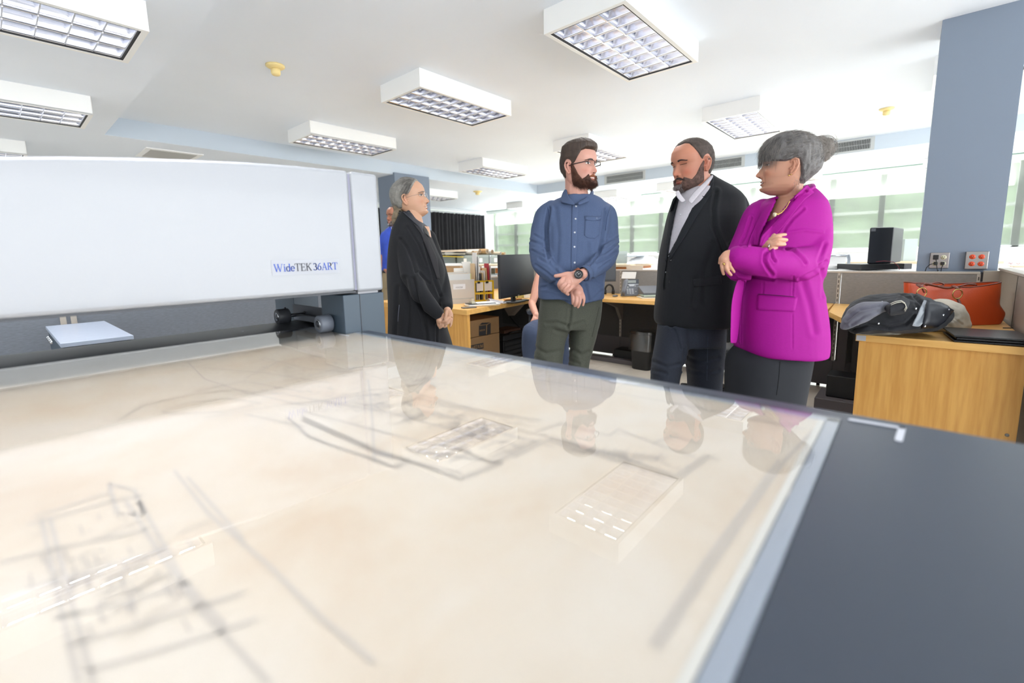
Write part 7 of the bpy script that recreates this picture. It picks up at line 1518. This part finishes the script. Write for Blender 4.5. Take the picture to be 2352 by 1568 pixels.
for nodes in ([(1008, 732, dh, 3.8), (1006, 741, dh, 3.5), (1008, 749, dh + .004, 2.9)], [(1013, 736, dh, 3.5), (1012, 746, dh - .004, 3.3), (1010, 753, dh, 2.7)], [(1020, 738, dh - .005, 3.6), (1017, 747, dh - .01, 3.3), (1012, 752, dh - .006, 2.7)], [(1024, 740, dh - .005, 3.6), (1025, 748, dh - .01, 3.2), (1021, 751, dh - .006, 2.7)], [(1031, 730, dh - .012, 3.8), (1024, 737, dh - .022, 3.6), (1019, 739, dh - .018, 3.0)], [(1034, 734, dh - .004, 3.7), (1029, 742, dh - .016, 3.4), (1022, 744, dh - .014, 2.8)], [(1037, 734, dh, 3.4), (1036, 744, dh, 3.1), (1034, 749, dh, 2.5)], [(1026, 716, dh - .01, 4.1), (1024, 726, dh - .02, 3.6), (1021, 732, dh - .02, 2.9)]):
    limb(mb, nodes, D, 3, 10)
bo = remesh(mb, .0022, 'body', M_skD, W2, 1); tint(bo, face_tint(hD, (1.0, .86, .82)), offL)
M_gw = mat('silver_grey_hair', S(150, 146, 138), .45, bump=(240, .8, (1, 1, .4)), var=(46, .3, (1, .6, 1))); M_gd = mat('dark_grey_hair', S(104, 98, 94), .6, var=(40, .3))
hD.face(W2, M_gd, mat('lip_muted', S(178, 104, 92), .4), M_irisb, browt=.6, teeth=True)
def TD(ph, z, x):
    a = np.degrees(np.abs(ph)); line = np.interp(a, [0, 30, 50, 66, 78, 88, 104, 125, 180], [198, 196, 182, 158, 132, 124, 92, 62, 52]); return np.clip((z - line) / 4, -4, 1) * np.interp(a, [0, 50, 90, 180], [6, 6, 7, 13]) - G(a, 97, 12) * G(z, 104, 30) * 17 + 4 * G(z, 150, 50) * G(a, 180, 60)
hD.shell('hair', TD, M_gw, W2, 30, 224.9, seed=15, amp=1.2, streak=(2, 9))
def flowD(p, z): P0 = np.array([float(q) for q in hD.base(z, p)]); d = np.array((0, -95, 40.)) - P0; return d / np.linalg.norm(d)
hD.strands(1300, lambda p, z: float(TD(np.array(p), np.array(z), np.array(0.))) > 3, flowD, lambda p, z: 55, 'hair_strands', mat('silver_strand', S(182, 178, 170), .45), W2, .4, 16, lambda p, z, x: TD(p, z, x) + 1.2, 4, lie=.05)
hD.strands(500, lambda p, z: float(TD(np.array(p), np.array(z), np.array(0.))) > 3 and abs(p) < 1.6, flowD, lambda p, z: 50, 'dark_hair_strands', M_gd, W2, .45, 17, lambda p, z, x: TD(p, z, x) + 1.2, 4, lie=.05)
mb = MB(); mb.tube([atd(x_, y_, D - .01) for x_, y_ in [(914, 470), (914, 484), (911, 497), (908, 510), (904, 516)]], [.028, .024, .026, .022, .008], 14); pt = remesh(mb, .004, 'ponytail', mat('ash_ponytail', S(128, 112, 88), .6, bump=(200, 1), var=(50, .4)), W2, 2); fold_noise(pt, offL, (60, 60, 60), .006, 9)
q = MB(); q.tube([atd(914 + 5 * math.cos(a_), 486 + 3.5 * math.sin(a_), D - .012 - .025 * math.sin(a_ + 1)) for a_ in np.linspace(0, 6.28, 14)], .004, 6); q.build('hair_tie', M_blk, W2)
glasses(hD, W2, mat('silver_wire', S(190, 186, 180), .25, metal=.8), M_lens, wire=.6, temple_r=.7)
M_coat = mat('black_wool_coat', S(22, 23, 28), .95, bump=(420, .4), var=(260, .25), sheen=.05)
mb = MB()
vloft(mb, [(486, 919, 948, .05, .0), (496, 914, 956, .065, .0), (508, 909, 966, .085, .01), (522, 902, 982, .11, .02), (545, 898, 990, .13, .02), (575, 894, 1003, .14, .02), (615, 892, 1020, .14, .02), (650, 892, 1022, .145, .01), (700, 893, 1018, .15, .01), (750, 894, 1026, .15, .01), (800, 894, 1040, .155, .01), (880, 894, 1050, .16, .01), (930, 896, 1056, .155, .01)], D)
limb(mb, [(935, 536, -.03, 19), (930, 560, -.06, 22), (937, 600, -.09, 22), (948, 640, -.12, 22), (968, 675, -.15, 20), (990, 703, -.165, 18), (1004, 718, -.17, 15)], D, 5, 26)
limb(mb, [(985, 545, .10, 17), (1003, 600, .09, 17), (1016, 650, .04, 17), (1024, 685, -.03, 15), (1028, 704, -.10, 12)], D, 5, 22)
co = remesh(mb, .005, 'coat', M_coat, W2, 4); fold_noise(co, offL, (8, 8, 4), .007, 7)
crease(co, [([(920, 548), (935, 570), (948, 600), (955, 625)], 3, -.008), ([(950, 640), (960, 690), (975, 730), (982, 790)], 3.5, -.010), ([(930, 640), (940, 700), (935, 780)], 5, -.008), ([(975, 560), (985, 600), (1000, 650), (1012, 680)], 3, -.008), ([(962, 626), (975, 640), (985, 650)], 2.5, -.006), ([(914, 660), (912, 720), (908, 790)], 4, -.006), ([(1003, 745), (1003, 800)], 2, -.008), ([(935, 520), (960, 560), (980, 610)], 2, -.004)], offL)
patch(co, offL, ([(925, 487), (945, 505), (962, 520), (978, 545)], [(940, 483), (958, 500), (974, 514), (964, 524)]), 6, 14, .006, .004, 'collar', mat('leather_coat_collar', S(52, 54, 62), .55), W2, clampd=(D - .05, .14))
patch(co, offL, ([(948, 512), (966, 535), (985, 585), (1004, 640)], [(968, 524), (985, 550), (1004, 592), (1010, 640)]), 6, 22, .005, .004, 'lapel', mat('coat_lapel', S(40, 38, 42), .85, bump=(400, .3)), W2, clampd=(D - .06, .14))
patch(co, offL, ([(966, 508), (968, 520), (975, 535)], [(978, 518), (983, 528), (986, 545)]), 5, 8, .003, .004, 'blouse_collar', M_blk, W2, clampd=(D - .05, .14))
seam(co, offL, [(917, 700), (915, 720), (914, 742)], .002, mat('pocket_zip', S(96, 100, 116), .4), W2, 'pocket_zip', .002)
shoe(W2, D, 945, 0, CRH - CFH * .3, m=M_blk, w=.04, L=.24); shoe(W2, D, 985, .03, CRH - CFH * .3, m=M_blk, w=.04, L=.24)
q = MB(); q.tube([atd(1037, 727, D + dh - .01), atd(1039, 730, D + dh - .006)], .002, 6); q.build('ring', M_goldp, W2)
# ------------------------------------------------------------------ man in the royal blue polo, far behind
D = 5.42
P3 = person(D, 900, 'smiling man with grey beard in a royal blue polo, far behind the coat'); off3 = wloc(P3)
hE = Head(906, 496, D, -38, 0, 0, 1.06, 1.02, 1.05, 1.0, .3, .8); mb = MB(); hE.add_to(mb)
limb(mb, [(908, 508, .0, 12), (909, 524, .02, 14)], D); vloft(mb, [(528, 895, 925, .07, 0), (560, 890, 930, .09, 0), (620, 890, 930, .10, 0), (680, 892, 928, .09, 0)], D)
limb(mb, [(884, 545, 0, 8), (880, 580, 0, 7), (882, 612, -.05, 6), (900, 630, -.15, 6), (908, 632, -.18, 5)], D); limb(mb, [(936, 545, 0, 8), (940, 580, 0, 7), (935, 612, -.05, 6), (915, 630, -.15, 6), (908, 634, -.18, 5)], D)
for k in range(4): limb(mb, [(906 + k * 2, 632, -.18, 2.3), (905 + k * 2, 639, -.18, 1.9)], D, 2, 8)
for xs in ((896, 895, 894), (922, 924, 925)): limb(mb, [(xs[0], 670, .0, 12), (xs[1], 750, 0, 9), (xs[2], 820, 0, 6)], D)
bo = remesh(mb, .005, 'body', skin_mat('skin_brown', S(178, 118, 92)), P3, 1); tint(bo, face_tint(hE), off3)
hE.face(P3, mat('dark_brow', S(60, 44, 40), .7), M_lip, M_irisb, eyeopen=.5, teeth=True)
hE.shell('hair', lambda ph, z, x: np.clip((z - np.interp(np.degrees(np.abs(ph)), [0, 45, 65, 85, 110, 180], [206, 204, 170, 112, 60, 50])) / 4, -4, 1) * 3 - G(np.degrees(np.abs(ph)), 97, 11) * G(z, 100, 28) * 9, MATS['dark_brow'], P3, 40, 224.9, 60, 90, amp=.5)
def BE(ph, z, x): a = np.degrees(np.abs(ph)); return np.clip((np.interp(a, [0, 12, 24, 34, 50, 64, 76, 85], [28, 30, 58, 48, 40, 56, 96, 112]) - z) / 4, -2.5, 1) * np.interp(a, [0, 60, 86, 94], [7, 5, 1.5, -4]) + np.clip((22 - z) / 26, 0, 1) * np.interp(a, [0, 30, 60], [10, 7, 0])
hE.shell('beard', BE, mat('dark_grey_beard', S(96, 84, 82), .8, var=(60, .5)), P3, -6, 120, 60, 90, amp=1, feat=True)
hE.decal(lambda u, v: ((u - .5) * 34, 26 - v * 30), 9, 7, lambda u, v: 2 + 11 * math.sin(math.pi * u) ** .5 * min(1, v * 2 + .2), 'chin_beard', mat('white_chin_beard', S(196, 192, 196), .8), P3, .001)
M_polo = mat('royal_blue_cotton', S(52, 84, 196), .8, bump=(300, .3), var=(12, .15))
mb = MB(); vloft(mb, [(518, 898, 922, .06, .02), (528, 884, 936, .09, .02), (545, 878, 944, .11, .01), (580, 878, 944, .13, 0), (615, 878, 942, .13, 0), (621, 880, 940, .12, 0)], D)
limb(mb, [(884, 540, 0, 10), (880, 562, 0, 10), (880, 582, 0, 9.5)], D); limb(mb, [(938, 540, 0, 10), (942, 562, 0, 10), (942, 582, 0, 9.5)], D)
po = remesh(mb, .008, 'polo_shirt', M_polo, P3, 3); fold_noise(po, off3, (8, 8, 5), .01, 8)
q = MB(); q.tube([atd(898, 521, D - .06), atd(901, 528, D - .10), atd(905, 530, D - .11)], .004, 6); q.build('collar_piping', M_btn, P3)
mb = MB(); vloft(mb, [(612, 880, 940, .12, 0), (635, 879, 940, .125, 0), (660, 878, 941, .12, 0)], D); vloft(mb, [(650, 878, 911, .10, 0), (720, 880, 908, .085, 0), (835, 884, 904, .06, 0)], D); vloft(mb, [(650, 908, 941, .10, 0), (720, 911, 939, .085, 0), (835, 914, 934, .06, 0)], D)
remesh(mb, .008, 'khaki_trousers', mat('khaki_cloth', S(168, 150, 118), .9, var=(6, .12)), P3, 3)
q = MB(); q.loft(vrings([(620, 878.5, 941, .127, 0), (626, 878.5, 941, .128, 0)], D)); q.build('belt', M_blk, P3)
shoe(P3, D, 896, 0, -CFH, m=M_shoe); shoe(P3, D, 924, 0, -CFH, m=M_shoe)
# ------------------------------------------------------------------ seated person mostly hidden behind the bearded man
D = 4.3
P4 = person(D, 1262, 'seated person in pale top and slate trousers, hidden behind the bearded man'); off4 = wloc(P4)
hF = Head(1290, 575, D, 20, 0, 0, 1.0); mb = MB(); hF.add_to(mb)
limb(mb, [(1290, 588, 0, 13), (1288, 608, 0, 15)], D); vloft(mb, [(612, 1262, 1310, .07, 0), (640, 1256, 1312, .10, 0), (700, 1258, 1310, .11, 0), (745, 1256, 1310, .12, 0)], D)
limb(mb, [(1244, 624, .0, 11), (1235, 650, -.02, 10.5), (1226, 685, -.05, 9), (1222, 697, -.07, 8.5), (1228, 715, -.16, 7.5), (1233, 728, -.20, 6)], D, 4, 16)
limb(mb, [(1232, 724, -.20, 7), (1228, 734, -.22, 7)], D, flat=.6, up=tuple(CFH))
for k in range(4): limb(mb, [(1230 - k * 2.4, 732 + k * .8, -.22 - .006 * k, 2.8), (1224 - k * 1.6, 738 + k, -.24, 2.4), (1220 - k * .8, 743 + k * 1.2, -.24, 2.0)], D, 3, 8)
limb(mb, [(1233, 732, -.2, 3), (1230, 741, -.23, 2.4)], D, 3, 8)
limb(mb, [(1322, 624, 0, 11), (1330, 680, 0, 9), (1322, 720, -.2, 7), (1310, 728, -.25, 6)], D, 4, 16)
bo = remesh(mb, .0045, 'body', skin_mat('skin_peach', S(232, 172, 148)), P4, 2); tint(bo, face_tint(hF), off4)
hF.face(P4, M_brown, M_lip, M_irisb); hF.shell('hair', TA, M_brown, P4, 40, 224.9, 50, 80)
mb = MB(); vloft(mb, [(606, 1266, 1312, .07, 0), (618, 1250, 1326, .10, 0), (650, 1250, 1322, .12, 0), (720, 1250, 1318, .13, 0), (745, 1250, 1318, .13, 0)], D); remesh(mb, .008, 'sleeveless_top', mat('pale_peach_top', S(240, 222, 210), .8), P4, 3)
M_slt = mat('slate_blue_trousers', S(66, 78, 104), .9, bump=(300, .3), var=(9, .12))
mb = MB(); limb(mb, [(1270, 752, .05, 24), (1245, 752, -.15, 21), (1222, 758, -.42, 19), (1217, 768, -.48, 18.5), (1216, 800, -.45, 17), (1217, 835, -.42, 15), (1218, 865, -.40, 13)], D, 5, 20)
limb(mb, [(1295, 752, .05, 24), (1290, 755, -.2, 21), (1288, 765, -.45, 19), (1290, 800, -.42, 17), (1291, 860, -.38, 14)], D, 5, 20)
tr = remesh(mb, .007, 'trousers', M_slt, P4, 3); fold_noise(tr, off4, (9, 9, 6), .008, 3)
shoe(P4, D, 1216, -.42, -CFH - CRH * .2, m=M_shoe); shoe(P4, D, 1291, -.38, -CFH, m=M_shoe)
g = atd(1285, 700, 4.35); office_chair(g[0], g[1], math.atan2(-CFH[1], -CFH[0]), 'black office chair under the seated person behind the bearded man')
g = atd(1640, 700, 3.55); office_chair(g[0], g[1], 1.2, 'black office chair whose casters show between the two rightmost people')
